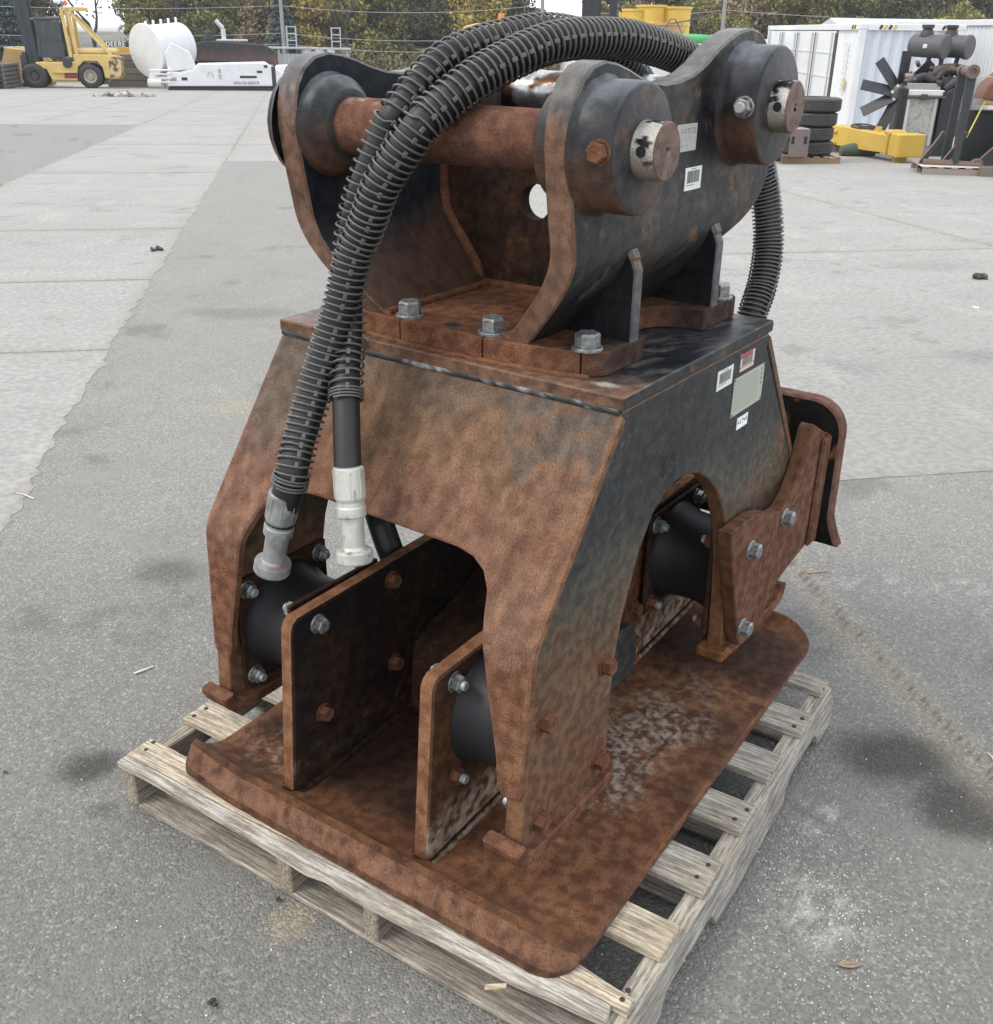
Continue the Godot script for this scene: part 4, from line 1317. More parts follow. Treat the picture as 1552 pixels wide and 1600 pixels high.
	# back plate with a hole, made as two halves that meet at the hole
	for sx in [-1.0, 1.0]:
		var hp := PackedVector2Array()
		hp.append(Vector2(-0.028, 1.45)); hp.append(Vector2(-0.028, 1.283 + 0.036))
		for k in range(1, 12):
			var a := PI / 2 - PI * k / 12
			hp.append(Vector2(-0.028 + cos(a) * 0.036 * sx, 1.283 + sin(a) * 0.036))
		hp.append(Vector2(-0.028, 1.283 - 0.036)); hp.append(Vector2(-0.028, 1.099))
		for q in [[0.162, 1.099], [0.168, 1.12], [0.20, 1.17], [0.235, 1.215], [0.258, 1.25], [0.270, 1.29], [0.270, 1.45]]: hp.append(Vector2(q[0] * sx, q[1]))
		var mb := MB.new()
		mb.prism(hp, Transform3D(Basis(), Vector3(0, 0, -0.395)), 0.03, 0.0)
		part("back_plate", mb, M.rust, t, f_mid, 0.012)
	var iw := MB.new()
	var iwp := PackedVector3Array()
	for k in 30: iwp.append(Vector3(lerpf(-0.165, 0.165, k / 29.0), 1.102, -0.362 + 0.002 * tn(Vector3(k, 1, 0), 0.9)))
	iw.tube(iwp, 0.011, 8)
	for sx in [-1.0, 1.0]:
		iwp = PackedVector3Array()
		for q in [[0.166, 1.10], [0.17, 1.13], [0.205, 1.18], [0.238, 1.22], [0.258, 1.255], [0.264, 1.30], [0.264, 1.40]]: iwp.append(Vector3(q[0] * sx, q[1], -0.362))
		iw.tube(smooth_path(iwp, 0.01), 0.012, 8)
	for sx in [-1.0, 1.0]:
		iwp = PackedVector3Array()
		for k in 40: iwp.append(Vector3((0.142 - 0.001) * sx, 1.102, lerpf(-0.03, -0.37, k / 39.0)))
		iw.tube(iwp, 0.010, 8)
	part("weld_bead", iw, M.rust, t, f_bracket, 0.012)
	# gussets
	for sx in [-1.0, 1.0]:
		for gz in [-0.182, -0.512]:
			var mb := MB.new()
			mb.prism(P2([0.185, 1.098, 0.327, 1.098, 0.327, 1.225, 0.320, 1.240, 0.309, 1.258, 0.27, 1.235, 0.225, 1.175]), Transform3D(Basis(Vector3(sx, 0, 0), Vector3(0, 1, 0), Vector3(0, 0, 1)), Vector3(0, 0, gz)), 0.030, 0.003)
			mb.box(Transform3D(Basis(Vector3(0, 0, 1), 0.5 * sx), Vector3(0.311 * sx, 1.250, gz + 0.015)), Vector3(0.016, 0.03, 0.034), 0.007)
			part("gusset", mb, M.paint, t, func(p: Vector3, n: Vector3, z: float) -> Color:
				var c := painted(p).lerp(C(0.016, 0.016, 0.017), 0.55)
				if absf(n.x) > 0.6: c = C(0.11, 0.11, 0.118).lerp(rusty(p, RUST, ORANGE), 0.75 * sm(0.15, 0.35, tn(p, 14.0)))
				return c, 0.011)
	for p in [Vector2(-0.099, -0.049), Vector2(0.099, -0.049), Vector2(0.288, -0.068), Vector2(-0.288, -0.068), Vector2(0.305, -0.566), Vector2(-0.305, -0.566), Vector2(0.1, -0.58), Vector2(-0.1, -0.58)]:
		bolt(t, Vector3(p.x, 1.1, p.y), Vector3.UP, "big")
	# bolt holes in the plates
	for p in [Vector3(0.315, 1.0560, -0.243), Vector3(0.317, 1.0560, -0.407), Vector3(0.004, 1.1003, -0.048)]:
		var mb := MB.new()
		mb.cyl(p - Vector3(0, 0.012, 0), p + Vector3(0, 0.0003, 0), 0.0135, 20)
		part("bolt_hole", mb, M.dark, t)

	# --- backfill blade at the rear ---
	var bl := MB.new()
	var bpl := PackedVector2Array()
	for k in 9:
		var a := PI / 2 * k / 8
		bpl.append(Vector2(0.385 + cos(a) * 0.085, 0.685 + sin(a) * 0.085))
	for k in 9:
		var a := PI / 2 + PI / 2 * k / 8
		bpl.append(Vector2(-0.385 + cos(a) * 0.085, 0.685 + sin(a) * 0.085))
	bpl.append(Vector2(-0.475, 0.37)); bpl.append(Vector2(0.475, 0.37))
	bl.prism(bpl, Transform3D(Basis(), Vector3(0, 0, -1.075)), 0.048, 0.006)
	bl.refine(0.014)
	bl.bend(func(p: Vector3, n: Vector3) -> Array:
		var e := maxf(0.0, 0.46 - p.y)
		return [p + Vector3(0.25 * e * signf(p.x) * sm(0.4, 0.47, absf(p.x)), 0, -e * e * 3.2 + 0.10 * maxf(0.0, p.y - 0.46) * 0.0), (n + Vector3(0, n.z * -e * 4.0, 0)).normalized()])
	part("backfill_blade", bl, M.rust, t, f_blade)
	var ap := P2([-0.455, 0.632, -0.58, 0.628, -0.66, 0.606, -0.70, 0.585, -0.76, 0.575, -0.81, 0.600, -0.845, 0.645, -0.868, 0.70, -0.885, 0.742, -0.90, 0.750, -1.0, 0.700, -1.028, 0.690, -1.03, 0.40, -0.94, 0.385, -0.86, 0.375, -0.80, 0.362, -0.745, 0.325, -0.70, 0.288, -0.655, 0.268, -0.60, 0.275, -0.575, 0.31, -0.47, 0.585])
	for sx in [-1.0, 1.0]:
		var mb := MB.new()
		mb.prism(ap, Transform3D(Basis(Vector3(0, 0, 1), Vector3(0, 1, 0), Vector3(-1, 0, 0)), Vector3(0.438 if sx > 0 else -0.405, 0, 0)), 0.033, 0.003)
		mb.bx(Vector3(0.442 * sx, 0.54, -1.000), Vector3(0.014, 0.30, 0.055), 0.006)
		part("blade_arm", mb, M.rust, t, f_arm, 0.012)
		for p in [Vector2(-0.783, 0.548), Vector2(-0.583, 0.542), Vector2(-0.592, 0.332)]:
			bolt(t, Vector3(0.438 * sx, p.y, p.x), Vector3(sx, 0, 0), "zinc", false, 1.12)

	# --- hydraulic hoses ---
	var dull := func(p: Vector3, n: Vector3, _z: float) -> Color:
		var c := C(0.29, 0.30, 0.30).lerp(C(0.16, 0.155, 0.145), clampf(0.4 + tn(p, 25.0) * 1.4, 0, 1))
		c = c.lerp(C(0.40, 0.41, 0.42), 0.5 * sm(0.1, 0.4, tn(p, 60.0)))
		return c.lerp(rusty(p, C(0.17, 0.10, 0.07), C(0.22, 0.15, 0.11)), 0.8 * sm(0.70, 0.675, p.y + 0.02 * tn(p, 30.0)) * sm(0.35, 0.9, n.y))
	var bright := func(p: Vector3, n: Vector3, _z: float) -> Color:
		var c := C(0.56, 0.56, 0.51).lerp(C(0.40, 0.40, 0.36), clampf(0.25 + tn(p, 20.0) * 1.2, 0, 1))
		return c.lerp(C(0.10, 0.09, 0.07), 0.8 * sm(0.30, 0.5, tn(p, 55.0)))
	M.fit = vmat(0.5, 0.35)
	M.fit2 = vmat(0.38, 0.35)
	hose(t, P3([-0.156, 0.735, 0.280, -0.144, 0.785, 0.275, -0.122, 0.866, 0.262, -0.129, 0.93, 0.225, -0.127, 1.022, 0.178, -0.106, 1.145, 0.135, -0.084, 1.241, 0.115, -0.06, 1.293, 0.105, -0.023, 1.368, 0.1, 0.031, 1.45, 0.075, 0.046, 1.476, 0.052, 0.072, 1.511, 0.01, 0.092, 1.539, -0.04, 0.113, 1.563, -0.1, 0.132, 1.582, -0.17, 0.157, 1.589, -0.27, 0.178, 1.585, -0.36, 0.2, 1.567, -0.46, 0.216, 1.545, -0.53, 0.235, 1.49, -0.65, 0.258, 1.40, -0.755, 0.28, 1.297, -0.80, 0.305, 1.19, -0.80, 0.318, 1.10, -0.765, 0.318, 1.02, -0.72, 0.30, 0.86, -0.70, 0.25, 0.70, -0.66]), 0.0275, 0.108, 2.2, 0.0322, 0.0128, 0.0088, M.guard, M.fit, dull)
	hose(t, P3([0.008, 0.805, 0.246, 0.002, 0.845, 0.241, -0.013, 0.893, 0.228, -0.069, 1.021, 0.165, -0.105, 1.097, 0.115, -0.119, 1.187, 0.092, -0.114, 1.266, 0.085, -0.084, 1.36, 0.078, -0.05, 1.445, 0.056, -0.033, 1.477, 0.042, -0.009, 1.543, -0.03, 0.006, 1.568, -0.09, 0.017, 1.582, -0.15, 0.033, 1.594, -0.23, 0.043, 1.598, -0.29, 0.057, 1.59, -0.37, 0.066, 1.567, -0.45, 0.079, 1.538, -0.52, 0.07, 1.48, -0.62, 0.05, 1.37, -0.72, 0.03, 1.2, -0.78, 0.03, 1.0, -0.74, 0.06, 0.8, -0.66, 0.08, 0.62, -0.5]), 0.0245, 0.215, 2.0, 0.0305, 0.0160, 0.0100, M.guard, M.fit2, bright)
	# plain return hose seen through the opening
	var rh := MB.new()
	rh.tube(smooth_path(P3([-0.20, 0.98, 0.02, -0.235, 0.82, -0.04, -0.25, 0.68, -0.08, -0.249, 0.603, -0.10, -0.215, 0.523, -0.10, -0.21, 0.44, -0.14]), 0.02), 0.03, 16)
	part("return_hose", rh, M.hose, t)

	# --- stickers and plates ---
	sticker(t, "barcode_sticker", Vector3(0.3168, 1.3585, -0.366), Vector3(1, 0, 0), 0.066, 0.040, barcode(96, 64, Color(0.86, 0.87, 0.84), "KS00002100"))
	sticker(t, "barcode_sticker", Vector3(0.4042, 0.985, -0.408), Vector3(1, 0, 0), 0.072, 0.040, barcode(96, 60, Color(0.84, 0.86, 0.82), "R3800000TE"))
	var red := barcode(96, 60, Color(0.78, 0.74, 0.70), "3800")
	red.fill_rect(Rect2i(0, 0, 80, 14), Color(0.66, 0.24, 0.25))
	red.fill_rect(Rect2i(0, 44, 96, 4), Color(0.70, 0.36, 0.36))
	sticker(t, "red_barcode_sticker", Vector3(0.4042, 0.996, -0.513), Vector3(1, 0, 0), 0.070, 0.036, red)
	var dp := Image.create(256, 128, false, Image.FORMAT_RGB8)
	dp.fill(Color(0.66, 0.67, 0.62))
	for r in 9:
		var x := 8
		while x < 205:
			var wd := rng.randi_range(8, 30)
			dp.fill_rect(Rect2i(x, 10 + r * 12, wd, 3), Color(0.50, 0.51, 0.47))
			x += wd + 5
		dp.fill_rect(Rect2i(4, 18 + r * 12, 210, 1), Color(0.56, 0.57, 0.53))
	for r in 4: dp.fill_rect(Rect2i(228, 12 + r * 16, 14, 9), Color(0.40, 0.41, 0.39))
	for c in [[2, 2], [246, 2], [2, 118], [246, 118]]: dp.fill_rect(Rect2i(c[0], c[1], 8, 8), Color(0.05, 0.05, 0.05))
	sticker(t, "data_plate", Vector3(0.4044, 0.927, -0.535), Vector3(1, 0, 0), 0.154, 0.082, dp)
	var np := Image.create(96, 64, false, Image.FORMAT_RGB8)
	np.fill(Color(0.66, 0.66, 0.64))
	type(np, "PATCR", 20, 10, 3, Color(0.46, 0.46, 0.45))
	type(np, "2 0 K", 20, 30, 2, Color(0.5, 0.5, 0.49))
	type(np, "A 4", 26, 46, 2, Color(0.5, 0.5, 0.49))
	sticker(t, "maker_plate", Vector3(0.3170, 1.431, -0.325), Vector3(1, 0, 0), 0.078, 0.046, np)
	var st := Image.create(160, 76, false, Image.FORMAT_RGB8)
	st.fill(Color(0.93, 0.93, 0.93))
	type(st, "A1748", 8, 16, 6, Color(0.06, 0.06, 0.07))
	sticker(t, "stock_number_sticker", Vector3(0.4044, 0.8605, -0.524), Vector3(1, 0, 0), 0.054, 0.026, st)

# ---------- things in the yard ----------
func tint(col: Color, amt := 0.12, f := 1.5, dirt := Color(0.12, 0.09, 0.06), dk := 0.25) -> Callable:
	return func(p: Vector3, n: Vector3, _z: float) -> Color:
		var a := tn(p, f)
		var b := tn(p + Vector3(3, 0, 0), f * 4.0)
		return (col * (1.0 + amt * a)).lerp(dirt, clampf(b * 1.4 - 0.25, 0.0, 1.0) * dk)

func quick(o: Node, called: String, mb: MB, col: Color, l := 0.25, dk := 0.25, glossy := false) -> MeshInstance3D:
	return part(called, mb, M.vg if glossy else M.v, o, tint(col, 0.12, 1.5, Color(0.12, 0.09, 0.06), dk), l)

func wheel_into(o: Node, at: Vector3, axis: Vector3, r: float, w: float, rim: Color) -> void:
	var x := Vector3.UP.cross(axis).normalized()
	var t := Transform3D(Basis(x, axis.cross(x), axis), at - axis * w * 0.5)
	var h := Node3D.new()
	h.name = "wheel"
	o.add_child(h, true)
	var mb := MB.new()
	mb.lathe(t, P2([r * 0.55, 0.02 * w, r * 0.62, 0.0, r * 0.9, 0.03 * w, r * 0.97, 0.14 * w, r, 0.3 * w, r, 0.7 * w, r * 0.97, 0.86 * w, r * 0.9, 0.97 * w, r * 0.62, w, r * 0.55, 0.98 * w]), 28, true)
	quick(h, "tyre", mb, C(0.028, 0.027, 0.026), 0.3, 0.3)
	mb = MB.new()
	mb.lathe(t, P2([0.0, 0.12 * w, r * 0.3, 0.12 * w, r * 0.5, 0.03 * w, r * 0.57, 0.03 * w, r * 0.57, 0.97 * w, r * 0.5, 0.97 * w, r * 0.3, 0.75 * w, r * 0.28, 0.9 * w, 0.0, 0.9 * w]), 20)
	quick(h, "rim", mb, rim, 0.2, 0.5)

func lettering(o: Node, called: String, s: String, at: Vector3, size: float, b: Basis, col: Color) -> void:
	var tm := TextMesh.new()
	tm.text = s
	var f := SystemFont.new()
	f.font_names = PackedStringArray(["Droid Sans"])
	f.font_weight = 700
	tm.font = f
	tm.font_size = 32
	tm.pixel_size = size / 32.0
	tm.depth = 0.012
	tm.material = mat(col.r, col.g, col.b, 0.6)
	var o2 := MeshInstance3D.new()
	o2.name = called
	o2.mesh = tm
	o.add_child(o2, true)
	o2.transform = Transform3D(b, at)

func pallet_small(o: Node, w: float, dp: float, tone: Color) -> void:
	# deck boards across z, three runners
	for k in 6:
		var mb := MB.new()
		mb.bx(Vector3(lerpf(-w / 2 + 0.05, w / 2 - 0.05, k / 5.0), 0.12, 0), Vector3(0.1, 0.02, dp), 0.002)
		quick(o, "deck_board", mb, tone * (0.85 + 0.05 * k), 0.2, 0.4)
	for k in 3:
		var mb := MB.new()
		mb.bx(Vector3(0, 0.06, lerpf(-dp / 2 + 0.03, dp / 2 - 0.03, k / 2.0)), Vector3(w, 0.095, 0.05), 0.002)
		quick(o, "stringer", mb, tone * 0.8, 0.2, 0.4)

func background() -> void:
	forklift()
	left_yard()
	containers()
	right_yard()
	middle_yard()
	small_litter()
	trees()

func forklift() -> void:
	# local x to the right of the picture (its rear), z towards the photographer
	var o := thing("forklift_truck", "big yellow forklift truck with tall black mast parked at the far left", "forklift", W(62.3, -23.9), ahead() + 0.25)
	var Y := C(0.58, 0.42, 0.14)
	var K := C(0.03, 0.032, 0.038)
	for zz in [0.95, -0.95]:
		wheel_into(o, Vector3(-2.15, 0.64, zz), Vector3(0, 0, 1), 0.66, 0.5, C(0.05, 0.05, 0.05))
		wheel_into(o, Vector3(0.75, 0.64, zz), Vector3(0, 0, 1), 0.64, 0.45, C(0.30, 0.27, 0.2))
	var mb := MB.new()
	mb.prism(P2([-2.0, 1.35, -2.0, 1.05, -1.5, 1.0, -1.25, 0.35, 0.05, 0.35, 0.15, 1.1, 0.5, 1.4, 1.2, 1.4, 1.45, 1.1, 1.5, 0.55, 2.35, 0.5, 2.4, 1.5, 2.2, 1.75, 0.0, 1.75, 0.0, 1.35]), Transform3D(Basis(), Vector3(0, 0, -1.05)), 2.1, 0.04)
	quick(o, "chassis", mb, Y, 0.25, 0.45)
	mb = MB.new()
	mb.bx(Vector3(1.15, 1.9, 0), Vector3(2.3, 0.3, 1.5), 0.1)
	quick(o, "engine_hood", mb, C(0.62, 0.48, 0.2), 0.3)
	mb = MB.new()
	mb.prism(P2([1.75, 0.5, 2.42, 0.55, 2.46, 1.6, 1.8, 1.7]), Transform3D(Basis(), Vector3(0, 0, -1.08)), 2.16, 0.05)
	part("counterweight", mb, M.v, o, func(p: Vector3, n: Vector3, _z: float) -> Color: return C(0.55, 0.43, 0.2).lerp(C(0.10, 0.045, 0.03), sm(-0.05, 0.15, tn(p, 2.5))), 0.12)
	mb = MB.new()
	mb.bx(Vector3(-0.55, 0.85, 1.06), Vector3(1.2, 0.06, 0.3)); mb.bx(Vector3(-0.55, 0.5, 1.06), Vector3(1.2, 0.06, 0.3))
	quick(o, "side_step", mb, Y, 0.3)
	mb = MB.new()
	mb.bx(Vector3(-0.25, 0.67, 1.07), Vector3(0.7, 0.28, 0.1), 0.02)
	quick(o, "red_step_panel", mb, C(0.20, 0.03, 0.035), 0.3)
	mb = MB.new()
	mb.cyl(Vector3(-0.35, 1.3, 0.9), Vector3(-0.35, 1.3, 1.22), 0.24, 18, -1.0, 0.03)
	quick(o, "hose_drum", mb, K, 0.3)
	# cab: frame, glass
	mb = MB.new()
	for x in [-1.75, -0.55]:
		for zz in [0.8, -0.8]: mb.beam(Vector3(x, 1.6, zz), Vector3(x + (0.12 if x < -1 else 0.0), 3.45, zz), 0.14, 0.14, 0.02)
	mb.bx(Vector3(-1.1, 3.5, 0), Vector3(1.4, 0.16, 1.8), 0.05)
	mb.bx(Vector3(-1.15, 1.95, 0), Vector3(1.15, 0.75, 1.6), 0.03)
	mb.beam(Vector3(-1.15, 2.3, 0.82), Vector3(-1.15, 3.4, 0.82), 0.08, 0.08)
	quick(o, "cab_frame", mb, C(0.045, 0.055, 0.068), 0.3)
	mb = MB.new()
	for zz in [0.78, -0.78]: mb.bx(Vector3(-1.12, 2.85, zz), Vector3(1.1, 1.1, 0.02))
	var gl := mat(0.05, 0.07, 0.07, 0.08)
	gl.transparency = BaseMaterial3D.TRANSPARENCY_ALPHA
	gl.albedo_color.a = 0.45
	part("cab_glass", mb, gl, o)
	# overhead guard of yellow posts and sloping struts
	for zz in [0.95, -0.95]:
		for x in [-0.28, 0.05]:
			mb = MB.new()
			mb.beam(Vector3(x + 0.15, 1.6, zz), Vector3(x, 4.05, zz), 0.16, 0.18, 0.02)
			quick(o, "guard_post", mb, Y, 0.3)
		mb = MB.new()
		mb.beam(Vector3(0.2, 3.75, zz), Vector3(2.0, 1.7, zz), 0.13, 0.15, 0.02)
		quick(o, "guard_strut", mb, C(0.62, 0.47, 0.18), 0.3)
		mb = MB.new()
		mb.beam(Vector3(-0.3, 4.0, zz), Vector3(0.9, 4.0, zz), 0.16, 0.2, 0.02)
		quick(o, "guard_rail", mb, Y, 0.3)
	mb = MB.new()
	mb.bx(Vector3(0.45, 4.0, 0), Vector3(0.8, 0.2, 1.9), 0.02)
	quick(o, "guard_rail", mb, Y, 0.3)
	mb = MB.new(); mb.bx(Vector3(-0.45, 4.35, 0.7), Vector3(0.35, 0.16, 0.4), 0.03)
	quick(o, "work_light", mb, C(0.7, 0.7, 0.7), 0.3)
	mb = MB.new(); mb.cyl(Vector3(-0.05, 4.15, 0.7), Vector3(-0.05, 4.42, 0.7), 0.1, 12, 0.08)
	quick(o, "beacon", mb, C(0.6, 0.14, 0.04), 0.3)
	# mast leaning back, carriage, forks
	for zz in [0.62, -0.62]:
		for q in [[-2.55, 0.22], [-2.85, 0.16]]:
			mb = MB.new()
			mb.beam(Vector3(q[0] + 0.62, 0.6, zz), Vector3(q[0] + 0.3, 5.05, zz * 1.05), q[1], 0.3, 0.02)
			quick(o, "mast_rail", mb, K, 0.4)
	for q in [[-2.1, 1.2], [-2.22, 3.1], [-2.32, 4.75], [-2.35, 4.95]]:
		mb = MB.new(); mb.bx(Vector3(q[0], q[1], 0), Vector3(0.25, 0.16, 1.6), 0.02)
		quick(o, "mast_crossbar", mb, K, 0.4)
	mb = MB.new(); mb.cyl(Vector3(-2.05, 0.9, 0), Vector3(-2.3, 4.6, 0), 0.09, 12)
	quick(o, "lift_cylinder", mb, C(0.30, 0.26, 0.18), 0.4)
	mb = MB.new(); mb.beam(Vector3(-0.5, 3.6, 0.45), Vector3(-2.6, 3.45, 0.45), 0.1, 0.1)
	quick(o, "tilt_rod", mb, C(0.35, 0.35, 0.35), 0.4)
	mb = MB.new()
	mb.bx(Vector3(-2.55, 1.3, 0), Vector3(0.2, 1.1, 1.9), 0.02)
	quick(o, "fork_carriage", mb, K, 0.4)
	for zz in [0.55, -0.55]:
		mb = MB.new()
		mb.prism(P2([-2.65, 1.7, -2.8, 1.7, -2.82, 0.25, -4.6, 0.12, -4.6, 0.06, -2.65, 0.08]), Transform3D(Basis(), Vector3(0, 0, zz - 0.1)), 0.2, 0.01)
		quick(o, "fork_tine", mb, C(0.05, 0.045, 0.04), 0.3)
	for k in 5:
		mb = MB.new(); mb.cyl(Vector3(-2.4 - 0.04 * k, 4.7 + 0.1 * (k % 2), -0.5 + 0.25 * k), Vector3(-2.2, 2.4, -0.4 + 0.2 * k), 0.035, 6)
		quick(o, "lift_chain", mb, K, 0.5)

func left_yard() -> void:
	var mb: MB
	# loader bucket
	var o := thing("loader_bucket", "rust streaked yellow loader bucket standing behind the forklift mast", "loader bucket", W(64.5, -27.8), ahead() + 0.2)
	mb = MB.new()
	mb.prism(P2([-1.3, 0.0, 1.2, 0.0, 1.4, 0.5, 1.25, 1.3, 0.7, 1.95, -0.6, 2.1, -0.5, 1.9, 0.45, 1.7, 1.0, 1.0, 1.05, 0.35, -1.3, 0.12]), Transform3D(Basis(), Vector3(0, 0, -1.9)), 3.8, 0.03)
	part("shell", mb, M.v, o, func(p: Vector3, n: Vector3, _z: float) -> Color: return C(0.45, 0.30, 0.09).lerp(C(0.12, 0.07, 0.04), sm(0.0, 0.3, tn(Vector3(p.x * 0.3, p.y * 2.0, p.z), 1.3))), 0.2)
	for zz in [-1.92, 1.88]:
		mb = MB.new()
		mb.prism(P2([-1.3, 0.02, 1.1, 0.02, 1.3, 0.5, 1.15, 1.2, 0.6, 1.8, -0.5, 2.0]), Transform3D(Basis(), Vector3(0, 0, zz)), 0.06, 0.01)
		quick(o, "side_cheek", mb, C(0.42, 0.27, 0.09), 0.3, 0.6)
	for k in 6:
		mb = MB.new()
		mb.beam(Vector3(-0.5, 2.05, -1.5 + 0.6 * k), Vector3(1.2, 1.0, -1.5 + 0.6 * k), 0.1, 0.12)
		quick(o, "stiffening_rib", mb, C(0.50, 0.34, 0.11), 0.3, 0.4)
	# bundle of square tubes
	o = thing("tube_bundle", "stacked bundle of grey hollow tubes seen end on at the left edge", "tube bundle", W(59.0, -27.0), ahead() + 0.1)
	for r in 6:
		for c in 6:
			mb = MB.new()
			mb.lathe(Transform3D(Basis(), Vector3(-0.62 + 0.25 * c, 0.12 + 0.205 * r, -1.5)), P2([0.085, 3.0, 0.085, 0.0, 0.1, 0.0, 0.1, 3.0, 0.085, 3.0]), 8)
			quick(o, "tube", mb, C(0.10, 0.095, 0.09), 0.0)
	for x in [-0.77, 0.77]:
		mb = MB.new(); mb.bx(Vector3(x, 0.65, 1.3), Vector3(0.06, 1.3, 0.12), 0.01); mb.bx(Vector3(x, 0.65, -1.3), Vector3(0.06, 1.3, 0.12), 0.01)
		quick(o, "stake", mb, C(0.16, 0.14, 0.12), 0.3)
	# crane mats
	o = thing("timber_stack", "grey stack of heavy timbers between forklift and white drum", "timber stack", W(65.8, -22.0), ahead() + 0.1)
	for r in 5:
		for c in 4:
			mb = MB.new()
			mb.bx(Vector3(rng.randf_range(-0.06, 0.06), 0.2 + r * 0.36, -0.6 + 0.4 * c), Vector3(2.5, 0.34, 0.38), 0.02)
			quick(o, "timber", mb, C(0.20, 0.165, 0.13) * rng.randf_range(0.75, 1.15), 0.3, 0.4)
	# bulldozer with its lettered hood
	o = thing("bulldozer", "yellow bulldozer with white lettering on its black hood behind the timber stack", "bulldozer", W(73.0, -25.0), ahead() + 0.1)
	mb = MB.new(); mb.bx(Vector3(0, 1.7, 0), Vector3(2.3, 1.1, 1.5), 0.06)
	quick(o, "engine_side", mb, C(0.52, 0.30, 0.04), 0.3)
	mb = MB.new(); mb.bx(Vector3(0.0, 2.42, 0), Vector3(2.2, 0.36, 1.4), 0.08)
	quick(o, "hood", mb, C(0.03, 0.032, 0.036), 0.3)
	lettering(o, "hood_lettering", "DEERE", Vector3(-0.1, 2.42, 0.715), 0.42, Basis(), C(0.65, 0.65, 0.65))
	mb = MB.new(); mb.cyl(Vector3(0.1, 2.5, 0.2), Vector3(0.1, 3.3, 0.2), 0.08, 10); mb.cyl(Vector3(0.1, 3.3, 0.2), Vector3(0.32, 3.55, 0.2), 0.08, 10)
	quick(o, "exhaust_stack", mb, C(0.4, 0.38, 0.34), 0.3)
	mb = MB.new(); mb.cyl(Vector3(0.85, 2.5, 0), Vector3(0.85, 3.0, 0), 0.16, 12)
	quick(o, "air_cleaner", mb, C(0.04, 0.04, 0.05), 0.3)
	mb = MB.new(); mb.bx(Vector3(-1.0, 2.2, 0.3), Vector3(0.5, 0.4, 1.3), 0.05)
	quick(o, "grille", mb, C(0.25, 0.25, 0.26), 0.3)
	for zz in [0.95, -0.95]:
		mb = MB.new(); mb.prism(P2([-1.5, 0.3, -1.2, 0.0, 1.2, 0.0, 1.5, 0.4, 1.2, 1.0, -1.1, 0.9]), Transform3D(Basis(), Vector3(0, 0, zz - 0.25)), 0.5, 0.05)
		quick(o, "crawler_track", mb, C(0.05, 0.045, 0.04), 0.3)
	# white drum of the crushing rig and its low deck
	o = thing("white_drum", "large white steel drum lying on its side with lifting lugs", "steel drum", W(64.2, -19.9), ahead() + 0.0)
	var ax := Vector3(0.54, 0.10, -0.83).normalized()
	var q0 := Vector3(-0.3, 2.0, 0.75)
	mb = MB.new()
	mb.cyl(q0, q0 + ax * 2.6, 1.30, 40, 1.22, 0.06)
	quick(o, "drum_shell", mb, C(0.64, 0.65, 0.66), 0.3, 0.05)
	mb = MB.new()
	mb.cyl(q0 - ax * 0.12, q0 + ax * 0.04, 1.42, 40, 1.42, 0.03)
	quick(o, "end_flange", mb, C(0.68, 0.69, 0.69), 0.3, 0.04)
	for k in 5:
		mb = MB.new(); mb.bx(q0 + ax * (0.1 + 0.55 * k) + Vector3(0, 1.3, 0), Vector3(0.14, 0.42, 0.1), 0.03)
		quick(o, "lifting_lug", mb, C(0.66, 0.66, 0.67), 0.3, 0.1)
	for k in 2:
		mb = MB.new()
		mb.cyl(q0 + ax * (1.5 + 0.6 * k), q0 + ax * (1.58 + 0.6 * k), 1.24, 36)
		quick(o, "band", mb, C(0.62, 0.63, 0.65), 0.3, 0.1)
	mb = MB.new(); mb.bx(Vector3(0.4, 0.35, 0.3), Vector3(1.6, 0.7, 1.2), 0.05); mb.cyl(Vector3(-0.3, 0.3, 1.1), Vector3(0.5, 0.3, 1.2), 0.28, 14)
	quick(o, "drum_cradle", mb, C(0.66, 0.64, 0.62), 0.3, 0.3)
	mb = MB.new(); mb.bx(Vector3(1.35, 0.62, 1.0), Vector3(1.0, 1.0, 0.5), 0.03)
	quick(o, "dark_red_grating", mb, C(0.13, 0.035, 0.035), 0.3, 0.4)
	o = thing("white_crusher_deck", "long low white machine deck with lettering and slots on its side", "crusher deck", W(61.2, -15.1), ahead() + 0.26)
	mb = MB.new()
	mb.prism(P2([-3.3, 0.25, 3.6, 0.25, 3.55, 0.5, 2.0, 1.45, -1.6, 1.35, -1.9, 1.1, -2.6, 0.9, -3.3, 0.9]), Transform3D(Basis(), Vector3(0, 0, -1.0)), 2.0, 0.04)
	quick(o, "deck_body", mb, C(0.66, 0.67, 0.68), 0.3, 0.06)
	mb = MB.new()
	mb.prism(P2([-3.2, 0.95, -1.7, 1.15, -2.0, 1.95, -2.9, 2.4, -3.25, 1.9]), Transform3D(Basis(), Vector3(0, 0, 0.2)), 0.7, 0.03)
	quick(o, "hitch_housing", mb, C(0.67, 0.68, 0.69), 0.3, 0.06)
	for k in 4:
		mb = MB.new(); mb.bx(Vector3(-3.6, 0.45 + 0.2 * k, 0.9), Vector3(1.1, 0.08, 0.3), 0.03)
		quick(o, "white_slat", mb, C(0.7, 0.7, 0.7), 0.3, 0.2)
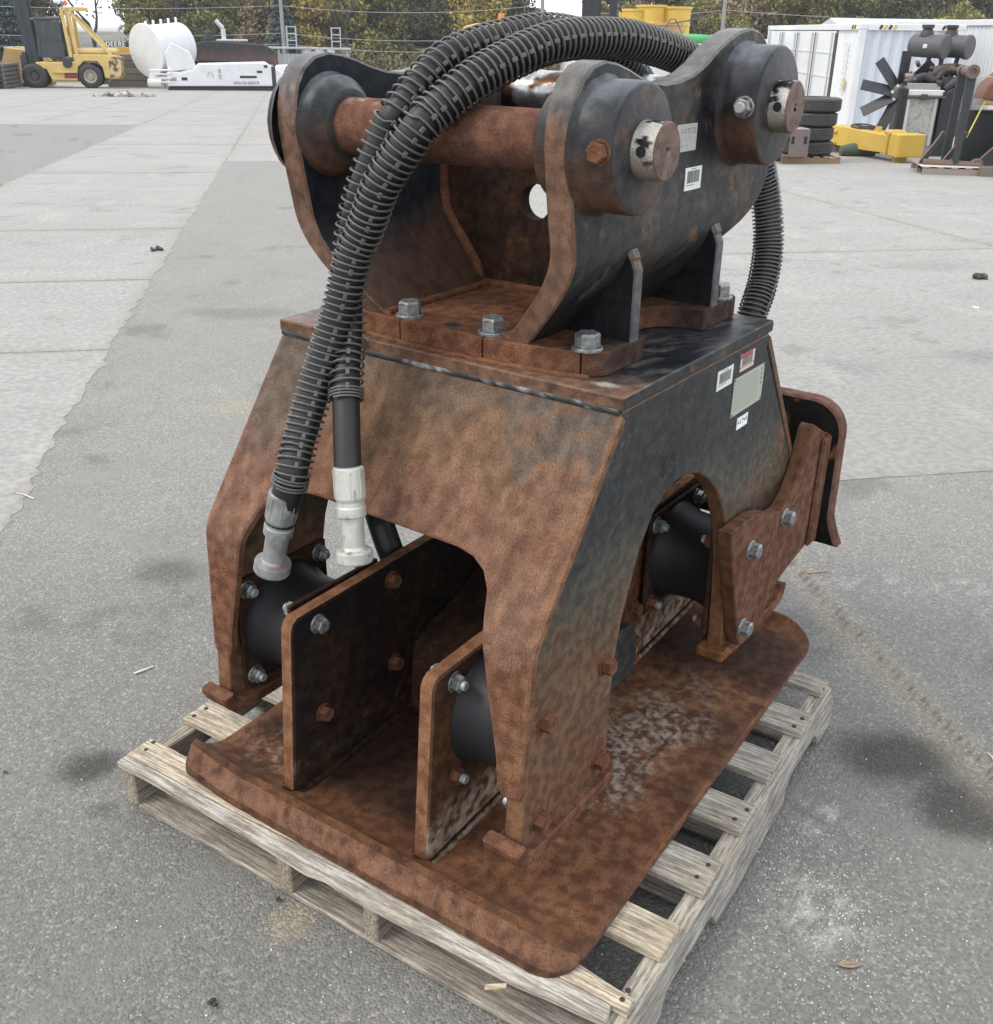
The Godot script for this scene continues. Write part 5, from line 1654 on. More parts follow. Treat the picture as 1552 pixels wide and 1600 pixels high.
	for q in [[0.98, 0.72, 0.9, 0.12], [1.6, 0.98, 0.3, 0.12], [1.95, 1.25, 0.2, 0.14], [2.35, 0.75, 0.22, 1.0], [-3.0, 0.6, 0.36, 0.18], [-2.4, 0.62, 0.3, 0.16]]:
		mb = MB.new(); mb.bx(Vector3(q[0], q[1], 1.0), Vector3(q[2], q[3], 0.02), 0.0)
		quick(o, "side_slot", mb, C(0.03, 0.03, 0.03) if q[0] > -2.5 else C(0.32, 0.26, 0.18), 0.3)
	mb = MB.new(); mb.bx(Vector3(0.15, 0.1, 0.3), Vector3(6.9, 0.2, 1.3), 0.02)
	quick(o, "skid_rail", mb, C(0.02, 0.02, 0.02), 0.4)
	lettering(o, "side_lettering", "GRA-DI-GRSCR", Vector3(0.85, 0.42, 1.005), 0.2, Basis(Vector3(1, 0, 0), -0.0), C(0.16, 0.16, 0.17))
	lettering(o, "side_lettering", "LD 00", Vector3(-0.52, 0.86, 1.005), 0.2, Basis(Vector3(0, 0, 1), PI / 2), C(0.2, 0.2, 0.21))
	mb = MB.new(); mb.beam(Vector3(-1.2, 0.75, 1.01), Vector3(-1.05, 1.0, 1.01), 0.05, 0.02); mb.beam(Vector3(-0.95, 0.95, 1.01), Vector3(-0.85, 0.7, 1.01), 0.05, 0.02)
	quick(o, "side_mark", mb, C(0.25, 0.25, 0.26), 0.3)
	# black hopper
	o = thing("black_hopper", "long black ribbed hopper with round ends behind the white deck", "hopper", W(70.0, -17.2, 0.45), ahead() + 0.22)
	mb = MB.new()
	mb.prism(P2([-2.9, 1.5, -2.2, 2.0, -1.2, 2.2, 2.2, 2.0, 3.0, 1.6, 3.0, 0.3, 2.7, 0.3, 2.7, 0.9, -2.7, 1.1]), Transform3D(Basis(), Vector3(0, 0, -0.9)), 1.8, 0.05)
	part("hopper_wall", mb, M.v, o, func(p: Vector3, n: Vector3, _z: float) -> Color: return C(0.026, 0.024, 0.026).lerp(C(0.11, 0.06, 0.05), sm(1.85, 1.2, p.y + 0.4 * tn(p, 1.5))), 0.2)
	for k in 9:
		mb = MB.new(); mb.bx(Vector3(-2.4 + 0.6 * k, 1.5, 0.93), Vector3(0.07, 1.0, 0.06))
		quick(o, "rib", mb, C(0.06, 0.05, 0.05), 0.3)
	mb = MB.new(); mb.bx(Vector3(0, 0.5, 0), Vector3(5.0, 1.0, 1.2), 0.05)
	quick(o, "underframe", mb, C(0.02, 0.02, 0.02), 0.4)
	mb = MB.new(); mb.cyl(Vector3(-0.2, 2.1, 0), Vector3(-0.2, 2.9, 0), 0.14, 12); mb.cyl(Vector3(-0.2, 2.9, 0), Vector3(-0.62, 3.35, 0), 0.13, 12)
	quick(o, "exhaust_stack", mb, C(0.55, 0.56, 0.58), 0.3, 0.1)
	mb = MB.new(); mb.cyl(Vector3(-1.1, 2.2, 0), Vector3(-1.1, 2.75, 0), 0.3, 16, 0.26, 0.05)
	quick(o, "air_cleaner", mb, C(0.035, 0.035, 0.04), 0.3)
	mb = MB.new(); mb.bx(Vector3(0.3, 2.22, 0), Vector3(1.9, 0.12, 0.7), 0.03)
	quick(o, "cover_plate", mb, C(0.5, 0.52, 0.52), 0.3, 0.1)
	# galvanised truck bodies with ladder cages
	for k in 2:
		o = thing("steel_platform", ["grey steel platform with railing and ladder cage left of the pole", "grey steel platform with white dishes right of the pole"][k], "platform", W(76.0 + 2.0 * k, -15.2 + 2.7 * k), ahead() + 0.15)
		for x in [-1.6, 0.0, 1.6]:
			for zz in [-0.8, 0.8]:
				mb = MB.new(); mb.bx(Vector3(x, 1.2, zz), Vector3(0.14, 2.4, 0.14))
				quick(o, "leg", mb, C(0.33, 0.34, 0.35), 0.5)
		mb = MB.new(); mb.bx(Vector3(0, 1.55, 0.75), Vector3(3.6, 0.9, 0.1)); mb.bx(Vector3(0, 2.35, 0), Vector3(3.8, 0.12, 1.9), 0.02)
		quick(o, "deck_panel", mb, C(0.36, 0.37, 0.38), 0.4, 0.3)
		for q in 14:
			mb = MB.new(); mb.bx(Vector3(-1.7 + 0.26 * q, 1.55, 0.82), Vector3(0.06, 0.9, 0.05))
			quick(o, "slat", mb, C(0.45, 0.46, 0.47), 0.5)
		for s in [-0.3, 0.3]:
			mb = MB.new(); mb.bx(Vector3(0.9 + s, 2.95, 0.7), Vector3(0.08, 1.5, 0.08)); mb.bx(Vector3(0.9 + s, 2.95, 0.2), Vector3(0.08, 1.5, 0.08))
			quick(o, "ladder_cage_post", mb, C(0.42, 0.43, 0.44), 0.5)
		for r in 4:
			mb = MB.new(); mb.bx(Vector3(0.9, 2.4 + 0.42 * r, 0.7), Vector3(0.6, 0.07, 0.06))
			quick(o, "rung", mb, C(0.42, 0.43, 0.44), 0.5)
		if k == 1:
			for s in 3:
				mb = MB.new(); mb.lathe(Transform3D(Basis(Vector3(0, 1, 0), 0.5), Vector3(-1.2 + 0.8 * s, 2.1, 0.9)), P2([0.0, 0.05, 0.2, 0.09, 0.32, 0.2]), 16)
				quick(o, "dish", mb, C(0.62, 0.63, 0.64), 0.3, 0.05)
	o = thing("orange_machine_frame", "small orange machine frame just behind the white deck's low end", "machine frame", W(66.5, -14.35), ahead() + 0.2)
	mb = MB.new(); mb.bx(Vector3(0, 0.95, 0), Vector3(1.4, 0.55, 0.6), 0.05); mb.bx(Vector3(0.8, 0.5, 0), Vector3(0.3, 1.0, 0.6), 0.05)
	quick(o, "frame_box", mb, C(0.50, 0.27, 0.03), 0.3)
	for s in [-0.5, 0.5]:
		mb = MB.new(); mb.bx(Vector3(s, 0.35, 0), Vector3(0.16, 0.7, 0.5), 0.02)
		quick(o, "leg", mb, C(0.1, 0.08, 0.06), 0.3)
	o = thing("white_deck_extension", "low white steel deck end right behind the bracket's left boss", "deck extension", W(63.5, -11.9), ahead() + 0.2)
	mb = MB.new(); mb.prism(P2([-1.9, 0.25, 2.2, 0.2, 2.2, 1.2, 0.2, 1.35, -1.0, 1.3]), Transform3D(Basis(), Vector3(0, 0, -0.8)), 1.6, 0.03)
	quick(o, "deck_body", mb, C(0.65, 0.66, 0.67), 0.3, 0.06)
	mb = MB.new(); mb.bx(Vector3(0.2, 0.1, 0), Vector3(4.0, 0.2, 1.2))
	quick(o, "skid_rail", mb, C(0.02, 0.02, 0.02), 0.4)
	# broken concrete heap
	o = thing("rubble_heap", "low heap of broken concrete on the yard before the forklift", "rubble", W(48.3, -16.6), ahead())
	for k in 70:
		mb = MB.new()
		var u := rng.randf_range(-1.0, 1.0)
		var s := rng.randf_range(0.06, 0.22) * (1.1 - 0.6 * absf(u))
		mb.bx(Vector3.ZERO, Vector3(s, s * 0.7, s * 0.8), s * 0.15)
		var bb := Basis.from_euler(Vector3(rng.randf() * 3.0, rng.randf() * 3.0, rng.randf() * 3.0))
		mb.paint(tint([C(0.30, 0.29, 0.27), C(0.17, 0.16, 0.14), C(0.5, 0.49, 0.46)][k % 3], 0.2))
		inst("chunk", mb.mesh(M.v), o, Transform3D(bb, Vector3(u * 1.35, s * 0.3 + 0.18 * (1.0 - absf(u)) * rng.randf(), rng.randf_range(-0.5, 0.5))))

func corrugated(mb: MB, a: Vector3, b: Vector3, h0: float, h1: float, out: Vector3, pitch: float, depth: float) -> void:
	var l := (b - a).length()
	var f := (b - a) / l
	var n := int(l / pitch)
	var pts := PackedVector3Array()
	for k in n:
		var s := l * k / n
		var w := l / n
		for q in [[0.0, 0.0], [0.30, 0.0], [0.5, 1.0], [0.8, 1.0]]: pts.append(a + f * (s + w * q[0]) - out * depth * q[1])
	pts.append(b)
	for k in pts.size() - 1:
		mb.quad(pts[k] + Vector3.UP * h0, pts[k + 1] + Vector3.UP * h0, pts[k + 1] + Vector3.UP * h1, pts[k] + Vector3.UP * h1)

func container(label: String, at: Vector3, yaw: float, length: float, hgt: float, doors: bool, slope: float) -> void:
	# origin at the corner that faces the photographer; x along the long side (away, left), z along the end (right)
	var o := thing("shipping_container", label, "shipping container", at, yaw)
	o.rotation.x = 0.0
	var Wt := C(0.50, 0.54, 0.59)
	var Wd := C(0.63, 0.64, 0.65)
	var wd := 2.44
	var mb := MB.new()
	for p in [Vector3(0.08, 0, 0.08), Vector3(0.08, 0, wd - 0.08), Vector3(length - 0.08, 0, 0.08), Vector3(length - 0.08, 0, wd - 0.08)]:
		mb = MB.new()
		mb.bx(p + Vector3(0, hgt / 2, 0), Vector3(0.16, hgt, 0.16), 0.01)
		quick(o, "corner_post", mb, Wd, 0.4, 0.06)
		for yy in [0.06, hgt - 0.06]:
			mb = MB.new()
			mb.bx(p + Vector3(0, yy, 0), Vector3(0.18, 0.12, 0.19), 0.015)
			quick(o, "corner_casting", mb, C(0.62, 0.63, 0.64), 0.4, 0.2)
	for yy in [0.09, hgt - 0.07]:
		for q in [[Vector3(length / 2, yy, 0.06), Vector3(length - 0.3, 0.14, 0.1)], [Vector3(0.06, yy, wd / 2), Vector3(0.1, 0.14, wd - 0.3)], [Vector3(length / 2, yy, wd - 0.06), Vector3(length - 0.3, 0.14, 0.1)], [Vector3(length - 0.06, yy, wd / 2), Vector3(0.1, 0.14, wd - 0.3)]]:
			mb = MB.new()
			mb.bx(q[0], q[1], 0.01)
			quick(o, "rail", mb, Wd, 0.5, 0.06)
	mb = MB.new(); mb.bx(Vector3(length / 2, hgt - 0.03, wd / 2), Vector3(length - 0.2, 0.03, wd - 0.2))
	quick(o, "roof", mb, Wt, 0.5, 0.1)
	mb = MB.new(); corrugated(mb, Vector3(0.05, 0, 0.16), Vector3(0.05, 0, wd - 0.16), 0.15, hgt - 0.13, Vector3(-1, 0, 0), 0.26, 0.04)
	quick(o, "end_wall", mb, Wt, 0.0, 0.04)
	mb = MB.new(); corrugated(mb, Vector3(length - 0.16, 0, wd - 0.05), Vector3(0.16, 0, wd - 0.05), 0.15, hgt - 0.13, Vector3(0, 0, 1), 0.26, 0.04)
	quick(o, "side_wall", mb, Wt, 0.0, 0.04)
	mb = MB.new(); mb.bx(Vector3(length - 0.08, hgt / 2, wd / 2), Vector3(0.05, hgt - 0.3, wd - 0.3))
	quick(o, "end_wall", mb, Wt, 0.5, 0.04)
	if doors:
		mb = MB.new(); corrugated(mb, Vector3(2.3, 0, 0.06), Vector3(0.16, 0, 0.06), 0.15, hgt - 0.13, Vector3(0, 0, -1), 0.26, 0.04)
		quick(o, "side_wall", mb, C(0.66, 0.67, 0.68), 0.0, 0.04)
		var n := 4
		var dw := (length - 2.6) / n
		for k in n:
			mb = MB.new()
			mb.bx(Vector3(2.4 + dw * (k + 0.5), hgt / 2, 0.05), Vector3(dw - 0.05, hgt - 0.32, 0.05), 0.01)
			quick(o, "side_door", mb, Wd, 0.5, 0.05)
			for s in [0.27, 0.5, 0.73]:
				mb = MB.new(); mb.bx(Vector3(2.4 + dw * (k + 0.5), hgt * s, 0.02), Vector3(dw - 0.2, 0.03, 0.03))
				quick(o, "door_groove", mb, C(0.6, 0.61, 0.62), 0.5, 0.1)
			for s in [0.12, 0.88]:
				mb = MB.new(); mb.cyl(Vector3(2.4 + dw * (k + s), 0.2, -0.01), Vector3(2.4 + dw * (k + s), hgt - 0.2, -0.01), 0.022, 8)
				quick(o, "lock_rod", mb, C(0.5, 0.51, 0.52), 0.5, 0.2)
			mb = MB.new(); mb.bx(Vector3(2.4 + dw * k, hgt / 2, 0.02), Vector3(0.03, hgt - 0.4, 0.04))
			quick(o, "door_seal", mb, C(0.12, 0.12, 0.12), 0.5)
	else:
		mb = MB.new(); corrugated(mb, Vector3(length - 0.16, 0, 0.06), Vector3(0.16, 0, 0.06), 0.15, hgt - 0.13, Vector3(0, 0, -1), 0.26, 0.04)
		quick(o, "side_wall", mb, Wd, 0.0, 0.04)
	# hazard stripes at the top corners
	for q in [[Vector3(0.004, hgt - 0.07, 0.48), 0], [Vector3(0.004, hgt - 0.07, wd - 0.5), 0], [Vector3(0.5, hgt - 0.07, 0.004), 1]]:
		for k in 4:
			mb = MB.new()
			var d := Vector3(0.01, 0.1, 0.055) if q[1] == 0 else Vector3(0.055, 0.1, 0.01)
			var sh := Vector3(0, 0, 0.11 * k) if q[1] == 0 else Vector3(0.11 * k, 0, 0)
			var rot := Basis(Vector3(1, 0, 0), 0.5) if q[1] == 0 else Basis(Vector3(0, 0, 1), 0.5)
			mb.box(Transform3D(rot, q[0] + sh), d)
			quick(o, "hazard_stripe", mb, C(0.03, 0.025, 0.01) if k % 2 == 0 else C(0.55, 0.40, 0.06), 0.0)
	if doors:
		mb = MB.new(); mb.bx(Vector3(0.9, 1.15, 0.005), Vector3(0.13, 0.25, 0.01))
		quick(o, "yellow_label", mb, C(0.6, 0.42, 0.05), 0.0)
		for r in 2:
			for k in 9:
				mb = MB.new(); mb.bx(Vector3(0.75 + 0.35 * r, 2.05 - 0.13 * k, 0.005), Vector3(0.05, 0.07, 0.01))
				quick(o, "stencil_mark", mb, C(0.45, 0.46, 0.47), 0.0)

func yaw_from(dir: Vector3) -> float: # turns local x to dir
	return atan2(-dir.z, dir.x)

func containers() -> void:
	var a := W(26.7, 8.46)
	var b := W(38.6, 9.12)
	var dir := Vector3(b.x - a.x, 0, b.z - a.z).normalized()
	a.y = gy(26.7) - 0.03
	container("white shipping container with side doors behind the stack of tyres", a, yaw_from(dir), 12.1, 2.52, true, 0.0)
	var a2 := W(25.6, 11.75)
	a2.y = gy(25.6) - 0.02
	container("white shipping container at the right edge behind the twin air cleaners", a2, yaw_from(dir), 12.1, 2.62, false, 0.0)
	var mb: MB
	# long row with white rolled tarps
	var o := thing("white_storage_row", "long white storage unit with rolled tarpaulin along its roof", "storage unit", W(46.0, 12.4), ahead() + 0.24)
	mb = MB.new(); mb.bx(Vector3(0, 1.05, 0), Vector3(13.0, 2.1, 2.4), 0.03)
	quick(o, "body", mb, C(0.60, 0.61, 0.62), 0.5, 0.1)
	mb = MB.new(); corrugated(mb, Vector3(-6.5, 0, 1.23), Vector3(6.5, 0, 1.23), 0.1, 2.0, Vector3(0, 0, 1), 0.3, 0.05)
	quick(o, "side_wall", mb, C(0.64, 0.65, 0.65), 0.0, 0.1)
	for k in 9:
		mb = MB.new(); mb.cyl(Vector3(-6.4 + 1.42 * k, 2.32, 1.1), Vector3(-5.02 + 1.42 * k, 2.34, 1.1), 0.24, 12, -1.0, 0.05)
		quick(o, "tarp_roll", mb, C(0.60, 0.61, 0.60), 0.3, 0.2)
		mb = MB.new(); mb.cyl(Vector3(-5.0 + 1.42 * k, 2.33, 1.1), Vector3(-4.97 + 1.42 * k, 2.33, 1.1), 0.25, 12)
		quick(o, "strap", mb, C(0.1, 0.1, 0.1), 0.0)
	o = thing("grey_roofed_shed", "low brown shed with pale grey roof far behind the right container", "shed", W(60.0, 25.5), ahead() + 0.05)
	mb = MB.new(); mb.bx(Vector3(0, 1.6, 0), Vector3(16.0, 3.2, 6.0))
	quick(o, "wall", mb, C(0.13, 0.085, 0.06), 0.6)
	mb = MB.new(); mb.prism(P2([-3.4, 3.2, 3.4, 3.2, 0.0, 3.95]), Transform3D(Basis(Vector3(0, 0, 1), Vector3(0, 1, 0), Vector3(-1, 0, 0)), Vector3(8.3, 0, 0)), 16.6, 0.02)
	quick(o, "roof", mb, C(0.48, 0.52, 0.58), 0.6, 0.1)
	mb = MB.new(); mb.cyl(Vector3(4.0, 3.5, 1.5), Vector3(4.0, 4.6, 1.5), 0.1, 10); mb.cyl(Vector3(4.0, 4.6, 1.5), Vector3(4.0, 4.75, 1.5), 0.18, 10)
	quick(o, "roof_vent", mb, C(0.6, 0.6, 0.6), 0.3)

func right_yard() -> void:
	var mb: MB
	# truck tyres on a pallet
	var py := ahead() + 0.12
	var o := thing("small_pallet", "brown wooden pallet under the stack of truck tyres", "pallet", W(18.95, 5.28), py)
	pallet_small(o, 1.05, 1.0, C(0.30, 0.20, 0.12))
	var ty: Node3D
	var ls := ["bottom tyre of the worn truck tyre stack on the pallet", "second tyre from the bottom in the truck tyre stack", "third tyre up in the truck tyre stack, dustier tread", "top tyre of the truck tyre stack beside the white container"]
	for k in 4:
		var at := W(18.95, 5.36 + [0.0, -0.02, 0.01, 0.05][k], 0.135 + 0.232 * k)
		if k == 0:
			ty = thing("truck_tyre", ls[0], "tyre", at, 0.3, "truck tyres stacked on a pallet")
			mb = MB.new()
			var r := 0.44
			mb.lathe(Transform3D(Basis(Vector3(1, 0, 0), Vector3(0, 0, -1), Vector3(0, 1, 0)), Vector3.ZERO), P2([0.25, 0.03, 0.27, 0.0, r - 0.04, 0.005, r - 0.008, 0.02, r, 0.035, r, 0.19, r - 0.008, 0.21, r - 0.04, 0.225, 0.27, 0.23, 0.25, 0.2, 0.25, 0.03]), 40, true)
			part("carcass", mb, M.v, ty, tint(C(0.034, 0.032, 0.03), 0.3, 6.0, C(0.16, 0.15, 0.13), 0.5), 0.06)
			for g in 5:
				mb = MB.new()
				mb.lathe(Transform3D(Basis(Vector3(1, 0, 0), Vector3(0, 0, -1), Vector3(0, 1, 0)), Vector3(0, 0.045 + 0.033 * g, 0)), P2([r - 0.002, 0.0, r + 0.012, 0.003, r + 0.012, 0.02, r - 0.002, 0.023]), 40)
				part("tread_rib", mb, M.v, ty, tint(C(0.05, 0.047, 0.043), 0.3, 6.0, C(0.2, 0.19, 0.17), 0.6), 0.06)
		else:
			dup(ty, "truck_tyre", at, 0.3 + k, ls[k], "truck tyres stacked on a pallet")
	o = thing("steel_bracket", "rusty angled steel bracket with two slots leaning on the tyres", "bracket", W(18.35, 4.92, 0.13), py)
	mb = MB.new(); mb.bx(Vector3(0.1, 0.22, 0.12), Vector3(0.34, 0.44, 0.03), 0.005)
	quick(o, "front_plate", mb, C(0.15, 0.12, 0.11), 0.2)
	mb = MB.new(); mb.bx(Vector3(0.0, 0.44, -0.06), Vector3(0.5, 0.03, 0.36), 0.005)
	quick(o, "top_plate", mb, C(0.30, 0.29, 0.30), 0.2)
	for s in [-0.02, 0.2]:
		mb = MB.new(); mb.bx(Vector3(s, 0.27, 0.137), Vector3(0.05, 0.12, 0.006), 0.0)
		quick(o, "slot", mb, C(0.01, 0.01, 0.01), 0.0)
	mb = MB.new(); mb.bx(Vector3(-0.2, 0.21, 0.0), Vector3(0.03, 0.42, 0.26), 0.005)
	quick(o, "side_plate", mb, C(0.02, 0.02, 0.022), 0.2)
	# yellow boom section
	var p0 := W(21.8, 6.62)
	var p1 := W(18.75, 7.15)
	var dir := Vector3(p1.x - p0.x, 0, p1.z - p0.z)
	o = thing("yellow_boom_section", "yellow painted steel boom section lying before the engine's fan", "boom section", Vector3(p0.x, gy(21.0) + 0.02, p0.z), yaw_from(dir))
	var L := dir.length()
	o.scale.y = 0.92
	var Yl := C(0.52, 0.34, 0.055)
	mb = MB.new()
	mb.prism(P2([0.0, 0.14, L * 0.35, 0.10, L - 0.35, 0.17, L - 0.3, 0.48, L * 0.3, 0.50, 0.0, 0.46]), Transform3D(Basis(), Vector3(0, 0.02, -0.22)), 0.44, 0.012)
	quick(o, "boom_body", mb, Yl, 0.2, 0.35)
	mb = MB.new(); mb.bx(Vector3(L - 0.2, 0.36, 0), Vector3(0.32, 0.42, 0.5), 0.02); mb.cyl(Vector3(L - 0.35, 0.02, 0), Vector3(L - 0.35, 0.2, 0), 0.13, 16)
	quick(o, "end_block", mb, Yl, 0.2, 0.35)
	for q in [L - 0.45, L - 0.08]:
		mb = MB.new(); mb.bx(Vector3(q, 0.35, 0.235), Vector3(0.055, 0.40, 0.05), 0.01)
		quick(o, "end_rib", mb, Yl, 0.2, 0.3)
	mb = MB.new(); mb.bx(Vector3(0.35, 0.40, 0.24), Vector3(0.75, 0.05, 0.05), 0.01); mb.bx(Vector3(0.35, 0.18, 0.24), Vector3(0.75, 0.05, 0.05), 0.01); mb.bx(Vector3(0.05, 0.29, 0.24), Vector3(0.08, 0.27, 0.05), 0.01)
	quick(o, "side_rail", mb, Yl, 0.2, 0.3)
	mb = MB.new(); mb.bx(Vector3(L - 0.55, 0.56, 0.05), Vector3(0.3, 0.08, 0.3), 0.03); mb.cyl(Vector3(L * 0.6, 0.5, 0), Vector3(L * 0.6, 0.6, 0), 0.06, 12)
	quick(o, "lug", mb, Yl, 0.2, 0.3)
	mb = MB.new()
	var cp := PackedVector3Array()
	for k in 26: cp.append(Vector3(L * 0.42 + 0.38 * cos(k * 0.5), 0.53 + 0.01 * sin(k * 1.3) + 0.002 * k, 0.16 * sin(k * 0.5)))
	mb.tube(cp, 0.016, 8)
	quick(o, "coiled_hose", mb, C(0.03, 0.03, 0.03), 0.0)
	o = thing("green_bag", "dull green bag lying under the yellow boom section", "bag", W(20.3, 6.72), py)
	mb = MB.new(); mb.lathe(Transform3D(Basis(Vector3(0, 0, -1), Vector3(0, 1, 0), Vector3(1, 0, 0)), Vector3(-0.35, 0.1, 0)), P2([0.0, 0.0, 0.09, 0.02, 0.13, 0.2, 0.14, 0.5, 0.1, 0.68, 0.0, 0.7]), 16, true)
	quick(o, "sack", mb, C(0.06, 0.085, 0.06), 0.1)
	mb = MB.new(); mb.cyl(Vector3(0.35, 0.1, 0), Vector3(0.42, 0.11, 0), 0.05, 10, 0.07)
	quick(o, "tied_neck", mb, C(0.05, 0.07, 0.05), 0.1)
	o = thing("low_pallet", "thin wooden pallet under the yellow boom's far end", "pallet", W(21.6, 6.65), py)
	pallet_small(o, 1.1, 0.9, C(0.34, 0.28, 0.2))
	o.scale = Vector3(1, 0.9, 1)
	# diesel engine with fan, radiator and twin air cleaners
	o = thing("diesel_engine", "black diesel engine with large fan, radiator and twin air cleaners", "engine", W(21.0, 8.0), ahead() - 0.12)
	# x right, z towards the photographer
	mb = MB.new(); mb.bx(Vector3(0.25, 1.0, -0.35), Vector3(0.95, 0.75, 1.0), 0.05); mb.bx(Vector3(0.2, 0.5, -0.3), Vector3(1.1, 0.4, 0.8), 0.05)
	quick(o, "engine_block", mb, C(0.035, 0.036, 0.04), 0.2, 0.4)
	var fan := Node3D.new()
	fan.name = "fan"
	o.add_child(fan, true)
	var fc := Vector3(-0.42, 1.10, 0.1)
	var fb := Basis(Vector3.UP, -0.15)
	mb = MB.new(); mb.box(Transform3D(Basis(Vector3(0, 0, 1), 0.0), Vector3(0.44, 0, 0)), Vector3(0.58, 0.21, 0.012), 0.004)
	mb.bend(func(p: Vector3, n: Vector3) -> Array: return [Vector3(p.x, p.y * cos(0.5) - p.z * sin(0.5), p.y * sin(0.5) + p.z * cos(0.5)), Vector3(n.x, n.y * cos(0.5) - n.z * sin(0.5), n.y * sin(0.5) + n.z * cos(0.5))])
	mb.paint(tint(C(0.025, 0.027, 0.03), 0.2))
	var bm := mb.mesh(M.vg)
	for k in 9: inst("fan_blade", bm, fan, Transform3D(fb * Basis(Vector3(0, 0, 1), TAU * k / 9 + 0.16), fc))
	mb = MB.new(); mb.lathe(Transform3D(fb, fc - fb.z * 0.05), P2([0.0, 0.14, 0.1, 0.14, 0.12, 0.12, 0.17, 0.06, 0.17, -0.02, 0.0, -0.02]), 20)
	quick(fan, "hub", mb, C(0.10, 0.10, 0.10), 0.0)
	for k in 6:
		mb = MB.new(); mb.cyl(fc + fb * Vector3(0.14 * cos(k), 0.14 * sin(k), 0.02), fc + fb * Vector3(0.14 * cos(k), 0.14 * sin(k), 0.07), 0.03, 8)
		quick(fan, "hub_bolt", mb, C(0.6, 0.6, 0.6), 0.0, 0.0)
	for q in [[-0.28, -0.25, 0], [0.22, -0.50, 1]]:
		var h := Node3D.new()
		h.name = "air_cleaner"
		o.add_child(h, true)
		var c0 := Vector3(q[0], 1.93, q[1])
		var ad := Vector3(0.62, -0.03, 0.55).normalized()
		var x := Vector3.UP.cross(ad).normalized()
		mb = MB.new(); mb.lathe(Transform3D(Basis(x, ad.cross(x), ad), c0), P2([0.0, 0.0, 0.16, 0.01, 0.195, 0.05, 0.2, 0.12, 0.2, 0.62, 0.215, 0.63, 0.215, 0.68, 0.195, 0.70, 0.0, 0.71]), 30)
		quick(h, "canister", mb, C(0.085, 0.085, 0.088), 0.15, 0.2)
		mb = MB.new(); mb.cyl(c0 + ad * 0.28 + Vector3(0, 0.17, 0), c0 + ad * 0.28 + Vector3(0, 0.3, 0), 0.14, 16, 0.08); mb.cyl(c0 + ad * 0.28 + Vector3(0, 0.3, 0), c0 + ad * 0.28 + Vector3(0, 0.36, 0), 0.11, 10)
		quick(h, "inlet_cap", mb, C(0.03, 0.03, 0.032), 0.1)
		if q[2] == 0:
			mb = MB.new(); mb.bx(c0 + ad * 0.4 + Vector3(-0.14, 0.0, 0.155), Vector3(0.09, 0.07, 0.02), 0.01)
			quick(h, "white_label", mb, C(0.65, 0.65, 0.65), 0.0, 0.0)
	for q in [[0.0, 1.35, -0.1, 0.05, 1.72, -0.1], [0.25, 1.35, 0.1, 0.25, 1.7, 0.0], [0.55, 1.3, -0.3, 0.62, 1.72, -0.3]]:
		mb = MB.new(); mb.beam(Vector3(q[0], q[1], q[2]), Vector3(q[3], q[4], q[5]), 0.07, 0.07)
		quick(o, "bracket", mb, C(0.03, 0.03, 0.032), 0.2)
	for q in [[[0.0, 1.30, 0.25, 0.15, 1.5, 0.2, 0.45, 1.55, 0.1, 0.75, 1.5, 0.0], 0.085, C(0.10, 0.065, 0.045)], [[-0.35, 1.3, 0.3, -0.1, 1.42, 0.35, 0.1, 1.35, 0.35, 0.3, 1.5, 0.3, 0.75, 1.42, 0.25], 0.06, C(0.035, 0.036, 0.04)], [[0.3, 1.2, 0.4, 0.5, 1.36, 0.4, 0.8, 1.36, 0.3], 0.075, C(0.045, 0.048, 0.052)], [[-0.4, 1.0, 0.3, -0.3, 0.7, 0.35, -0.35, 0.45, 0.4], 0.03, C(0.05, 0.05, 0.05)], [[-0.2, 1.2, 0.42, 0.1, 1.05, 0.46, 0.45, 1.2, 0.44], 0.022, C(0.09, 0.07, 0.05)], [[-0.35, 0.95, 0.4, -0.28, 0.6, 0.42, -0.6, 0.35, 0.4], 0.018, C(0.2, 0.2, 0.2)]]:
		mb = MB.new(); mb.tube(smooth_path(P3(q[0]), 0.05), q[1], 10)
		quick(o, "pipe", mb, q[2], 0.0)
	for k in 26:
		mb = MB.new()
		var p := Vector3(rng.randf_range(-0.35, 0.6), rng.randf_range(1.1, 1.6), rng.randf_range(0.0, 0.4))
		if k % 2: mb.cyl(p, p + Vector3(rng.randf_range(-0.2, 0.2), rng.randf_range(-0.1, 0.1), 0.08), rng.randf_range(0.025, 0.06), 10)
		else: mb.bx(p, Vector3(rng.randf_range(0.06, 0.2), rng.randf_range(0.05, 0.14), 0.12), 0.01)
		quick(o, "engine_fitting", mb, [C(0.03, 0.03, 0.035), C(0.12, 0.075, 0.05), C(0.3, 0.3, 0.3), C(0.02, 0.02, 0.02)][k % 4], 0.0)
	# radiator with its frame
	mb = MB.new(); mb.bx(Vector3(-0.10, 0.56, 0.45), Vector3(0.62, 1.05, 0.10), 0.01)
	part("radiator_core", mb, M.v, o, func(p: Vector3, n: Vector3, _z: float) -> Color: return C(0.36, 0.36, 0.34).lerp(C(0.22, 0.22, 0.21), sm(-0.1, 0.4, tn(p, 14.0))).lerp(C(0.22, 0.22, 0.22), 1.0 if p.y < 0.38 else 0.0), 0.05)
